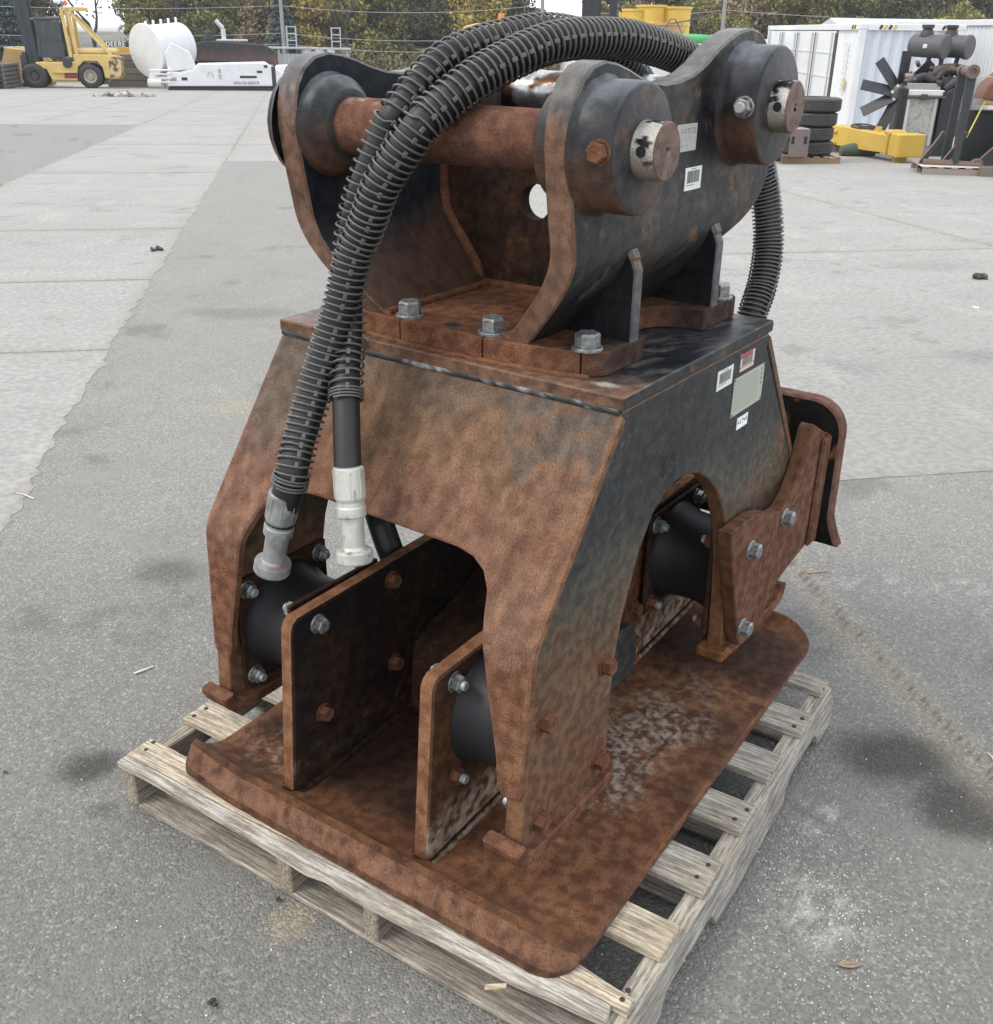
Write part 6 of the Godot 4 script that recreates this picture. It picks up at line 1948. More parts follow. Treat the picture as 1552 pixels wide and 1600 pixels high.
	for q in [[Vector3(0.0, 0.6, 0.47), Vector3(0.14, 1.2, 0.2), C(0.012, 0.012, 0.014)], [Vector3(0.86, 0.56, 0.38), Vector3(0.34, 1.2, 0.36), C(0.016, 0.018, 0.022)], [Vector3(0.36, 1.13, 0.46), Vector3(0.72, 0.10, 0.16), C(0.55, 0.55, 0.54)], [Vector3(0.36, 1.06, 0.47), Vector3(0.80, 0.04, 0.2), C(0.06, 0.06, 0.06)], [Vector3(0.4, 0.0, 0.45), Vector3(0.75, 0.08, 0.24), C(0.03, 0.03, 0.03)], [Vector3(0.10, 0.66, 0.51), Vector3(0.07, 0.72, 0.04), C(0.6, 0.6, 0.6)], [Vector3(0.6, 0.62, 0.51), Vector3(0.06, 0.85, 0.04), C(0.4, 0.4, 0.4)], [Vector3(0.3, 0.42, 0.515), Vector3(0.34, 0.03, 0.03), C(0.05, 0.05, 0.05)], [Vector3(0.36, 1.22, 0.4), Vector3(0.6, 0.14, 0.1), C(0.25, 0.25, 0.25)], [Vector3(0.36, 1.06, 0.57), Vector3(0.12, 0.1, 0.06), C(0.04, 0.035, 0.03)], [Vector3(0.3, 0.25, 0.52), Vector3(0.04, 0.34, 0.05), C(0.55, 0.55, 0.55)], [Vector3(0.38, 0.25, 0.52), Vector3(0.04, 0.34, 0.05), C(0.55, 0.55, 0.55)]]:
		mb = MB.new(); mb.bx(q[0] - Vector3(0.44, 0, 0), q[1], 0.012)
		quick(o, "radiator_frame", mb, q[2], 0.2, 0.2)
	# black and rusty excavator bucket with its linkage
	o = thing("excavator_bucket", "black and rusty excavator bucket with tall linkage arm at right edge", "excavator bucket", W(16.95, 7.62), ahead() - 0.1)
	var rb := func(p: Vector3, n: Vector3, z: float) -> Color:
		var c := C(0.022, 0.024, 0.028).lerp(C(0.13, 0.06, 0.035), sm(0.65, 1.0, p.y + 0.3 * tn(p, 3.0)) * sm(0.1, 0.3, p.x))
		return c.lerp(C(0.22, 0.12, 0.08), 0.8) if z > 0.4 else c
	mb = MB.new(); mb.prism(P2([-0.52, 0.16, -0.44, 0.16, -0.42, 1.48, -0.44, 1.56, -0.50, 1.58, -0.56, 1.54, -0.57, 1.46]), Transform3D(Basis(), Vector3(0, 0, 0.18)), 0.05, 0.01)
	quick(o, "linkage_arm", mb, C(0.03, 0.031, 0.033), 0.15, 0.2)
	mb = MB.new(); mb.prism(P2([-0.62, 0.16, -0.54, 0.16, -0.46, 1.48, -0.48, 1.56, -0.54, 1.58, -0.60, 1.54, -0.61, 1.46]), Transform3D(Basis(), Vector3(0, 0, -0.12)), 0.05, 0.01)
	quick(o, "linkage_arm", mb, C(0.03, 0.031, 0.033), 0.15, 0.2)
	mb = MB.new(); mb.cyl(Vector3(-0.52, 1.5, -0.25), Vector3(-0.5, 1.5, 0.26), 0.075, 18); mb.lathe(Transform3D(Basis(), Vector3(-0.5, 1.5, 0.23)), P2([0.05, 0.04, 0.05, 0.0, 0.1, 0.0, 0.1, 0.05, 0.05, 0.05]), 20)
	quick(o, "pivot_eye", mb, C(0.12, 0.09, 0.075), 0.0, 0.4)
	mb = MB.new(); mb.cyl(Vector3(-0.95, 0.17, 0.1), Vector3(-0.1, 0.15, 0.22), 0.06, 16)
	quick(o, "pivot_pin", mb, C(0.13, 0.08, 0.06), 0.0, 0.4)
	for q in [[-0.95, 0.0], [-0.62, 0.03], [-0.15, 0.12]]:
		mb = MB.new()
		mb.prism(P2([q[0] - 0.06, 0.08, q[0] + 0.06, 0.06, q[0] + 0.08, 0.2, q[0] + 0.22, 0.5, q[0] + 0.30, 0.62, q[0] + 0.24, 0.64, q[0] + 0.14, 0.46, q[0] - 0.03, 0.2]) if q[0] < -0.3 else P2([-0.24, 0.06, 0.9, 0.06, 0.9, 1.42, 0.55, 1.42, 0.38, 1.25, 0.30, 1.0, 0.26, 0.8, 0.12, 0.5, -0.12, 0.24, -0.26, 0.14]), Transform3D(Basis(), Vector3(0, 0, q[1])), 0.05, 0.008)
		part("bucket_cheek", mb, M.v, o, rb, 0.08)
	mb = MB.new(); mb.lathe(Transform3D(Basis(), Vector3(-0.16, 0.15, 0.18)), P2([0.0, 0.06, 0.09, 0.06, 0.11, 0.04, 0.11, 0.0]), 22)
	quick(o, "pin_cap", mb, C(0.10, 0.085, 0.08), 0.0, 0.4)
	mb = MB.new(); mb.cyl(Vector3(0.55, 0.36, 0.1), Vector3(0.62, 0.36, 0.42), 0.17, 24, -1.0, 0.02)
	quick(o, "boss", mb, C(0.10, 0.05, 0.035), 0.1, 0.4)
	mb = MB.new(); mb.prism(P2([-0.2, 1.1, 0.1, 1.08, 0.3, 1.2, 0.2, 1.45, 0.05, 1.5, -0.15, 1.3]), Transform3D(Basis(), Vector3(0, 0, -0.5)), 0.5, 0.02)
	quick(o, "rusty_casting", mb, C(0.15, 0.06, 0.035), 0.1, 0.4)
	mb = MB.new(); mb.bx(Vector3(-0.05, 1.05, -0.1), Vector3(0.3, 0.06, 0.2), 0.01)
	quick(o, "tan_block", mb, C(0.34, 0.2, 0.09), 0.2)
	mb = MB.new(); mb.bx(Vector3(0.3, 0.5, -0.5), Vector3(1.2, 0.85, 0.4), 0.05)
	quick(o, "bucket_back", mb, C(0.015, 0.016, 0.018), 0.2)
	mb = MB.new(); mb.beam(Vector3(-0.48, 1.46, 0.24), Vector3(0.9, 1.32, 0.35), 0.04, 0.006); mb.beam(Vector3(-0.16, 1.08, 0.02), Vector3(-0.34, 0.55, 0.05), 0.035, 0.006)
	quick(o, "yellow_strap", mb, C(0.66, 0.58, 0.08), 0.0, 0.0)
	o = thing("grey_pallet", "weathered pallet with pale top board under the bucket's linkage pin", "pallet", W(17.1, 7.25), ahead() - 0.15)
	pallet_small(o, 1.15, 0.9, C(0.30, 0.26, 0.22))
	mb = MB.new(); mb.bx(Vector3(-0.05, 0.138, 0.3), Vector3(1.1, 0.016, 0.28), 0.003)
	quick(o, "pale_plywood", mb, C(0.60, 0.57, 0.50), 0.2)
	o = thing("timber_skid", "grey timber skid at the right edge under the black bucket", "timber skid", W(16.75, 8.0), ahead() - 0.1)
	for k in 3:
		mb = MB.new(); mb.bx(Vector3(0.1, 0.08, 0.2 - 0.3 * k), Vector3(1.3, 0.15, 0.18), 0.01)
		quick(o, "timber", mb, C(0.15, 0.125, 0.10), 0.2, 0.4)

func middle_yard() -> void:
	var mb: MB
	# yellow excavator cab behind the hoses
	var o := thing("yellow_excavator", "yellow excavator cab with orange beacon seen over the hoses", "excavator", W(36.0, -0.2), ahead() + 0.1)
	var Y := C(0.56, 0.36, 0.04)
	for x in [-0.95, 0.75]:
		for zz in [0.8, -0.8]:
			mb = MB.new(); mb.beam(Vector3(x - 0.05 * signf(x), 1.2, zz), Vector3(x, 2.55, zz), 0.1, 0.12, 0.02)
			quick(o, "cab_post", mb, Y, 0.3)
	mb = MB.new(); mb.prism(P2([-1.0, 2.5, 1.9, 2.4, 1.5, 2.62, 0.6, 2.76, -0.6, 2.7, -1.0, 2.6]), Transform3D(Basis(), Vector3(0, 0, -0.88)), 1.76, 0.03)
	quick(o, "cab_roof", mb, Y, 0.3)
	mb = MB.new()
	for zz in [0.78, -0.78]: mb.bx(Vector3(-0.1, 1.95, zz), Vector3(1.6, 1.1, 0.02))
	var gl := mat(0.04, 0.05, 0.05, 0.08)
	gl.transparency = BaseMaterial3D.TRANSPARENCY_ALPHA
	gl.albedo_color.a = 0.6
	part("cab_glass", mb, gl, o)
	mb = MB.new(); mb.bx(Vector3(0.3, 1.0, 0), Vector3(2.8, 0.7, 2.0), 0.06)
	quick(o, "upper_body", mb, Y, 0.3, 0.4)
	for zz in [0.9, -0.9]:
		mb = MB.new(); mb.prism(P2([-1.7, 0.3, -1.4, 0.02, 1.6, 0.02, 1.9, 0.3, 1.6, 0.62, -1.4, 0.62]), Transform3D(Basis(), Vector3(0, 0, zz - 0.25)), 0.5, 0.05)
		quick(o, "crawler_track", mb, C(0.04, 0.04, 0.04), 0.3)
	mb = MB.new(); mb.cyl(Vector3(0.12, 2.72, 0.3), Vector3(0.12, 2.98, 0.3), 0.11, 14, 0.1, 0.02)
	quick(o, "beacon", mb, C(0.62, 0.22, 0.02), 0.0, 0.0)
	# dark mast
	o = thing("black_mast", "black forklift mast rising behind the hoses to the top edge", "mast", W(30.5, 2.62), ahead() - 0.1)
	for s in [-0.34, -0.16, 0.3]:
		mb = MB.new(); mb.beam(Vector3(s, 0.0, 0), Vector3(s + 0.06, 4.4, 0), 0.14, 0.2, 0.01)
		quick(o, "mast_rail", mb, C(0.025, 0.026, 0.03), 0.4, 0.2)
	for yy in [0.4, 1.9, 2.58, 4.3]:
		mb = MB.new(); mb.bx(Vector3(0, yy, 0), Vector3(0.8, 0.12, 0.2), 0.01)
		quick(o, "mast_crossbar", mb, C(0.025, 0.026, 0.03), 0.4, 0.2)
	mb = MB.new(); mb.bx(Vector3(-0.25, 3.4, -0.05), Vector3(0.5, 1.7, 0.08))
	quick(o, "mast_plate", mb, C(0.03, 0.036, 0.05), 0.4, 0.2)
	# yellow loader with drum sections, dark muffler
	o = thing("yellow_drum_sections", "yellow steel drum sections stacked on a carrier behind the bracket", "drum sections", W(45.5, 6.0), ahead() + 0.1)
	for q in [[-0.75, 2.35, 0.5, 1.25], [-0.05, 2.4, 0.62, 1.35], [0.95, 2.35, 0.66, 1.35], [0.55, 1.9, 0.62, 1.2]]:
		mb = MB.new()
		var rusty_one: bool = q[1] < 2.0
		mb.lathe(Transform3D(Basis(Vector3(1, 0, 0), Vector3(0, 0, -1), Vector3(0, 1, 0)), Vector3(q[0], q[1], 0.6 if rusty_one else 0.0)), P2([0.0, 0.0, q[2] * 0.95, 0.0, q[2] * 0.95, 0.1, q[2] * 0.9, 0.14, q[2] * 0.9, q[3] * 0.45, q[2] * 0.94, q[3] * 0.5, q[2] * 0.9, q[3] * 0.55, q[2] * 0.93, q[3] - 0.1, q[2], q[3] - 0.08, q[2], q[3], q[2] * 0.9, q[3], q[2] * 0.88, q[3] - 0.2, 0.0, q[3] - 0.2]), 26)
		quick(o, "rusty_drum" if rusty_one else "drum", mb, C(0.42, 0.28, 0.13) if rusty_one else C(0.60, 0.40, 0.07), 0.2, 0.9 if rusty_one else 0.15)
	mb = MB.new(); mb.bx(Vector3(0.2, 1.5, -0.2), Vector3(3.4, 1.0, 1.6), 0.05)
	quick(o, "carrier_body", mb, C(0.045, 0.043, 0.042), 0.4)
	for s in [-1.3, 1.3]:
		for zz in [-0.8, 0.7]: wheel_into(o, Vector3(s, 0.5, zz), Vector3(0, 0, 1), 0.5, 0.35, C(0.4, 0.27, 0.05))
	mb = MB.new(); mb.prism(P2([-1.35, 2.3, -1.15, 2.3, -1.2, 3.0, -1.3, 3.4, -1.42, 3.5, -1.36, 3.0]), Transform3D(Basis(), Vector3(0, 0, 0.2)), 0.2, 0.02); mb.prism(P2([-2.4, 2.3, -1.5, 2.3, -1.55, 2.9, -1.75, 3.1, -1.8, 2.75, -2.05, 2.65, -2.3, 2.9, -2.45, 2.8]), Transform3D(Basis(), Vector3(0, 0, 0.1)), 0.15, 0.02)
	quick(o, "yellow_arm", mb, C(0.60, 0.40, 0.05), 0.3, 0.15)
	mb = MB.new(); mb.cyl(Vector3(0.25, 1.6, 1.25), Vector3(0.25, 2.85, 1.25), 0.27, 18, -1.0, 0.12)
	quick(o, "muffler", mb, C(0.035, 0.038, 0.045), 0.3, 0.2)
	# white flatbed with green tarps
	o = thing("white_flatbed_trailer", "white flatbed trailer with headboard behind the bracket's saddle", "trailer", W(35.5, 5.2), ahead() + 0.12)
	mb = MB.new(); mb.bx(Vector3(0, 1.55, 0), Vector3(6.4, 1.05, 2.2), 0.03)
	quick(o, "trailer_body", mb, C(0.64, 0.65, 0.65), 0.4, 0.06)
	mb = MB.new(); mb.bx(Vector3(0, 2.13, 0.0), Vector3(6.5, 0.1, 2.3), 0.02)
	quick(o, "deck_edge", mb, C(0.66, 0.68, 0.68), 0.4, 0.06)
	mb = MB.new(); mb.bx(Vector3(0.8, 1.98, 1.12), Vector3(4.0, 0.08, 0.03))
	quick(o, "dark_stripe", mb, C(0.06, 0.07, 0.06), 0.4)
	for k in 7:
		mb = MB.new(); mb.bx(Vector3(-2.9 + 0.95 * k, 1.85, 1.13), Vector3(0.06, 0.3, 0.04))
		quick(o, "stake_pocket", mb, C(0.5, 0.52, 0.53), 0.3)
	for s in [-2.2, -1.2, 2.2]:
		wheel_into(o, Vector3(s, 0.5, 0.8), Vector3(0, 0, 1), 0.5, 0.4, C(0.5, 0.5, 0.5))
	o = thing("green_tarp", "folded green tarpaulin lying on the white flatbed trailer", "tarpaulin", W(35.3, 5.9, 2.19), ahead() + 0.12)
	for k in 3:
		mb = MB.new()
		mb.lathe(Transform3D(Basis(Vector3(0, 0, -1), Vector3(0, 1, 0), Vector3(1, 0, 0)), Vector3(-1.0 + 0.25 * k, 0.1 + 0.02 * k, 0.5 - 0.4 * k)), P2([0.0, 0.0, 0.09, 0.05, 0.13, 0.6, 0.1, 1.2, 0.16, 1.6, 0.08, 1.9, 0.0, 1.92]), 14, true)
		quick(o, "fold", mb, C(0.06, 0.30, 0.10) if k != 1 else C(0.10, 0.38, 0.16), 0.2, 0.1)
	o = thing("steel_rod_frame", "thin bent steel rod frame standing on the white trailer", "rod frame", W(36.0, 5.8, 2.15), ahead())
	for q in [[[-0.9, 0.0, 0.0, -0.45, 0.75, 0.0, -0.3, 0.72, 0.0, -0.05, 0.3, 0.0, 0.15, 0.75, 0.0, 0.55, 0.05, 0.0]], [[-0.5, 0.6, 0.1, 0.2, 0.72, 0.1, 0.7, 0.85, 0.1]]]:
		mb = MB.new(); mb.tube(P3(q[0]), 0.022, 6)
		quick(o, "rod", mb, C(0.08, 0.08, 0.085), 0.0)
	o = thing("warning_pennant", "small red and white pennant on a stick far beyond the left ear", "pennant", W(70.0, -4.9), ahead())
	mb = MB.new(); mb.cyl(Vector3(0, 0, 0), Vector3(0, 2.2, 0), 0.03, 6)
	quick(o, "stick", mb, C(0.6, 0.6, 0.6), 0.0)
	mb = MB.new(); mb.prism(P2([-0.16, 0.75, 0.16, 0.75, 0.22, 1.9, 0.1, 1.95]), Transform3D(Basis(), Vector3(0, 0, 0.04)), 0.03)
	quick(o, "flag", mb, C(0.55, 0.16, 0.16), 0.0)
	mb = MB.new(); mb.bx(Vector3(0, 0.5, 0), Vector3(0.5, 0.6, 0.3), 0.05)
	quick(o, "base_block", mb, C(0.6, 0.6, 0.6), 0.0)
	# poles and wires
	var poles := [["slim grey wooden utility pole standing in front of the tall spruce", 80.0, -15.6, 9.0, -0.012], ["pale utility pole at the top edge behind the hoses", 75.0, 2.6, 9.5, 0.0], ["grey utility pole behind the white storage row", 78.0, 15.2, 9.5, 0.0]]
	for q in poles:
		o = thing("utility_pole", q[0], "utility pole", W(q[1], q[2]), ahead())
		mb = MB.new(); mb.cyl(Vector3.ZERO, Vector3(q[4] * q[3], q[3], 0), 0.15, 12, 0.11)
		quick(o, "pole", mb, C(0.26, 0.25, 0.24), 0.4, 0.2)
		mb = MB.new(); mb.bx(Vector3(q[4] * q[3], q[3] - 0.5, 0), Vector3(1.8, 0.1, 0.1), 0.01)
		quick(o, "crossarm", mb, C(0.24, 0.23, 0.22), 0.4, 0.2)
		mb = MB.new(); mb.tube(P3([0.0, 3.3, 0.15, 0.35, 2.95, 0.15, 0.7, 3.05, 0.15, 1.0, 3.25, 0.1]), 0.02, 6)
		quick(o, "slack_cable", mb, C(0.35, 0.35, 0.36), 0.0)
	var wl := ["upper overhead wire crossing in front of the trees", "middle overhead wire crossing in front of the trees", "lower overhead wire crossing in front of the trees"]
	for k in 3:
		o = thing("overhead_wire", wl[k], "wire", Vector3.ZERO, 0.0)
		var hh: float = [5.1, 3.35, 2.65][k]
		var spans := [[-15.6, 80.0, 2.6, 75.0], [-46.0, 74.0, -15.6, 80.0], [2.6, 75.0, 15.2, 78.0], [15.2, 78.0, 44.0, 80.0]]
		for s in spans:
			var pth := PackedVector3Array()
			for j in 25:
				var u := j / 24.0
				var d := lerpf(s[1], s[3], u)
				pth.append(W(d, lerpf(s[0], s[2], u), hh - 0.45 * 4.0 * u * (1.0 - u)))
			mb = MB.new(); mb.tube(pth, 0.013, 5)
			quick(o, "wire_span", mb, C(0.42, 0.43, 0.45), 0.0, 0.0)

func small_litter() -> void:
	var mb: MB
	var o: Node3D
	# dry leaf, dirt clods, twigs
	o = thing("dry_leaf", "single dry brown leaf on the asphalt at lower right", "leaf", W(1.38, 0.68, 0.003), 0.6)
	o.scale = Vector3.ONE * 0.72
	mb = MB.new()
	mb.prism(P2([-0.032, 0.0, -0.018, 0.009, 0.004, 0.012, 0.02, 0.008, 0.034, 0.0, 0.018, -0.007, -0.002, -0.010, -0.02, -0.007]), Transform3D(Basis(Vector3(1, 0, 0), Vector3(0, 0, 1), Vector3(0, -1, 0)), Vector3(0, 0.004, 0)), 0.0012)
	mb.refine(0.006)
	mb.bend(func(p: Vector3, n: Vector3) -> Array: return [p + Vector3(0, 14.0 * p.z * p.z + 2.5 * p.x * p.x, 0), n])
	quick(o, "leaf_blade", mb, C(0.26, 0.19, 0.12), 0.0)
	mb = MB.new(); mb.tube(P3([-0.045, 0.003, 0.002, -0.03, 0.003, 0.0, 0.0, 0.0055, 0.0, 0.03, 0.006, 0.0]), 0.0009, 5)
	quick(o, "stem", mb, C(0.2, 0.13, 0.08), 0.0)
	var clods := [["dark crumb of dirt on the asphalt at lower left", 1.28, -0.5, 0.016, C(0.035, 0.03, 0.022)], ["dark clod lying on the asphalt seam far left", 8.88, -2.96, 0.07, C(0.045, 0.042, 0.035)], ["flat dark piece of debris on the concrete at right", 8.08, 3.79, 0.10, C(0.05, 0.045, 0.03)], ["small pale stone on the concrete at right", 7.0, 3.3, 0.03, C(0.6, 0.6, 0.57)], ["small dark stone on the asphalt left of the pallet", 1.9, -1.15, 0.009, C(0.05, 0.05, 0.05)], ["small dark bit below the pallet's middle stringer", 1.52, -0.43, 0.009, C(0.05, 0.045, 0.04)]]
	for q in clods:
		o = thing("dirt_clod", q[0], "debris", W(q[1], q[2], 0.004), rng.randf() * 3.0)
		var s: float = q[3]
		for k in 6:
			mb = MB.new()
			mb.bx(Vector3.ZERO, Vector3(1.0, 0.55, 0.8) * s * rng.randf_range(0.35, 0.8), s * 0.12)
			mb.paint(tint(q[4], 0.3, 40.0))
			inst("crumb", mb.mesh(M.v), o, Transform3D(Basis.from_euler(Vector3(rng.randf(), rng.randf() * 3.0, rng.randf())), Vector3(rng.randf_range(-0.6, 0.6) * s, 0.2 * s, rng.randf_range(-0.4, 0.4) * s)))
	var twigs := [["pale splinter of wood on the asphalt left of the frame leg", 2.33, -0.96, 0.028, C(0.62, 0.58, 0.48), 0.7], ["pale twig lying at the concrete edge far left", 3.49, -1.78, 0.05, C(0.55, 0.50, 0.40), 2.6], ["reddish splinter on the ground behind the blade", 2.95, 1.06, 0.035, C(0.36, 0.22, 0.16), 0.2], ["thin straw on the asphalt near the right crack", 2.0, 1.22, 0.02, C(0.5, 0.45, 0.33), 1.6]]
	for q in twigs:
		o = thing("wood_splinter", q[0], "splinter", W(q[1], q[2], 0.004), ahead() + q[5])
		mb = MB.new()
		mb.beam(Vector3(-q[3], 0, 0), Vector3(q[3] * 0.2, 0.002, 0.002), 0.006, 0.004, 0.001)
		quick(o, "sliver", mb, q[4], 0.0)
		mb = MB.new(); mb.beam(Vector3(q[3] * 0.1, 0.002, 0.002), Vector3(q[3], 0, -0.002), 0.0045, 0.003, 0.001)
		quick(o, "sliver", mb, q[4], 0.0)
	# loose pale grit on the asphalt near the pallet
	var grit := MB.new(); grit.bx(Vector3.ZERO, Vector3(1, 0.6, 0.8), 0.22)
	var mm := MultiMesh.new()
	mm.transform_format = MultiMesh.TRANSFORM_3D
	mm.use_colors = true
	mm.mesh = grit.mesh(M.v_copy)
	mm.instance_count = 2600
	for k in 2600:
		var d := 1.15 + 4.5 * pow(rng.randf(), 1.6)
		var l := rng.randf_range(-0.62, 0.62) * d * 1.05
		var s := rng.randf_range(0.0016, 0.0048)
		if k % 3 == 0:
			d = 1.5 + rng.randfn(0.0, 0.16); l = 0.68 + rng.randfn(0.0, 0.09)
		var b := Basis.from_euler(Vector3(rng.randf() * 3.0, rng.randf() * 3.0, rng.randf() * 3.0)).scaled(Vector3.ONE * s)
		mm.set_instance_transform(k, Transform3D(b, W(d, l, s * 0.25)))
		var g := rng.randf_range(0.22, 0.62)
		mm.set_instance_color(k, Color(g, g * 0.98, g * 0.94))
	var mi := MultiMeshInstance3D.new()
	mi.name = "loose_grit"
	mi.multimesh = mm
	add_child(mi, true)
	mi.set_meta("kind", "stuff")
	mi.set_meta("label", "pale loose grit scattered over the asphalt")
	mi.set_meta("category", "grit")

# ---------- trees ----------
func leaf_cloud(n: int, lobes: Array, leaf: float, cols: Array, sd: int) -> ArrayMesh:
	var r := RandomNumberGenerator.new()
	r.seed = sd
	var mb := MB.new()
	mb.c = PackedColorArray()
	for k in n:
		var lb: Array = lobes[r.randi() % lobes.size()]
		var c: Vector3 = lb[0]
		var s: Vector3 = lb[1]
		var u := Vector3(r.randfn(), r.randfn(), r.randfn()).normalized() * pow(r.randf(), 0.42)
		var p := c + u * s
		var nz := N1.get_noise_3dv((p + Vector3(sd * 5.0, 0, 0)) * 0.55)
		if nz < -0.14 and r.randf() < 0.8: continue
		var a := Vector3(r.randfn(), r.randfn(), r.randfn()).normalized()
		var b := a.cross(Vector3(r.randfn(), r.randfn(), r.randfn()).normalized()).normalized()
		var l := leaf * r.randf_range(0.6, 1.4)
		var nn := (a.cross(b) + u * 0.3).normalized()
		var q := mb.v.size()
		mb.vert(p - a * l, nn); mb.vert(p + b * l * 0.55, nn); mb.vert(p + a * l, nn); mb.vert(p - b * l * 0.55, nn)
		mb.quad4(q, q + 1, q + 2, q + 3)
		var t := clampf(0.5 + nz * 1.3 + r.randf_range(-0.3, 0.3), 0.0, 1.0)
		var col: Color = (cols[0] as Color).lerp(cols[1], t)
		if r.randf() < 0.22: col = cols[2]
		for j in 4: mb.c.append(col)
	return mb.mesh(M.leaf)

func branch_mesh(h: float, sd: int, twigs: int, spread: float) -> ArrayMesh:
	var r := RandomNumberGenerator.new()
	r.seed = sd
	var mb := MB.new()
	var stack := [[Vector3.ZERO, Vector3(r.randf_range(-0.1, 0.1), 1, 0).normalized(), h * 0.42, h * 0.022, 0]]
	var count := 0
	while stack.size() > 0 and count < twigs:
		var s: Array = stack.pop_front()
		var p: Vector3 = s[0]
		var d: Vector3 = s[1]
		var l: float = s[2]
		var rad: float = s[3]
		var pts := PackedVector3Array([p])
		var rr := PackedFloat32Array([rad])
		for k in 4:
			d = (d + Vector3(r.randfn(), r.randfn() * 0.5 + 0.25, r.randfn()) * 0.13).normalized()
			p += d * l / 4
			pts.append(p)
			rr.append(rad * (1.0 - 0.13 * (k + 1)))
		mb.tube(pts, rad, 6 if s[4] < 2 else 4, rr)
		count += 1
		if s[4] < 5:
			for k in (3 if s[4] < 3 else 2):
				var nd := (d + Vector3(r.randfn() * spread, r.randf_range(0.0, 0.5), r.randfn() * spread)).normalized()
				stack.append([pts[4 - (k % 2)], nd, l * r.randf_range(0.6, 0.85), rad * 0.5 * r.randf_range(0.8, 1.1), s[4] + 1])
	return mb.mesh(M.bark)

func spruce_mesh(h: float, n: int, sd: int) -> ArrayMesh:
	var r := RandomNumberGenerator.new()
	r.seed = sd
	var mb := MB.new()
	mb.c = PackedColorArray()
	for k in n:
		var u := pow(r.randf(), 0.75)
		var y := h * (1.0 - u)
		var tier := fmod(y * 1.7, 1.0)
		var rad := h * 0.30 * (0.03 + u) * (0.72 + 0.38 * (1.0 - tier)) * (0.85 + 0.3 * N1.get_noise_2d(y * 2.0, sd))
		var an := r.randf() * TAU
		var q := pow(r.randf(), 0.45)
		var o := Vector3(cos(an), 0, sin(an))
		var p := o * rad * q + Vector3(0, y - 0.28 * rad * q, 0)
		var f := (o * 0.85 + Vector3(r.randfn() * 0.25, -0.3 + r.randfn() * 0.25, r.randfn() * 0.25)).normalized()
		var sdv := f.cross(Vector3(r.randfn(), 1.0, r.randfn()).normalized()).normalized()
		var l := h * 0.018 * r.randf_range(0.7, 1.5)
		var nn := sdv.cross(f).normalized()
		var b := mb.v.size()
		mb.vert(p - f * l, nn); mb.vert(p + sdv * l * 0.4, nn); mb.vert(p + f * l, nn); mb.vert(p - sdv * l * 0.4, nn)
		mb.quad4(b, b + 1, b + 2, b + 3)
		var col := C(0.045, 0.062, 0.055).lerp(C(0.12, 0.155, 0.15), r.randf() * 0.6 + 0.4 * q)
		for j in 4: mb.c.append(col)
	return mb.mesh(M.leaf)

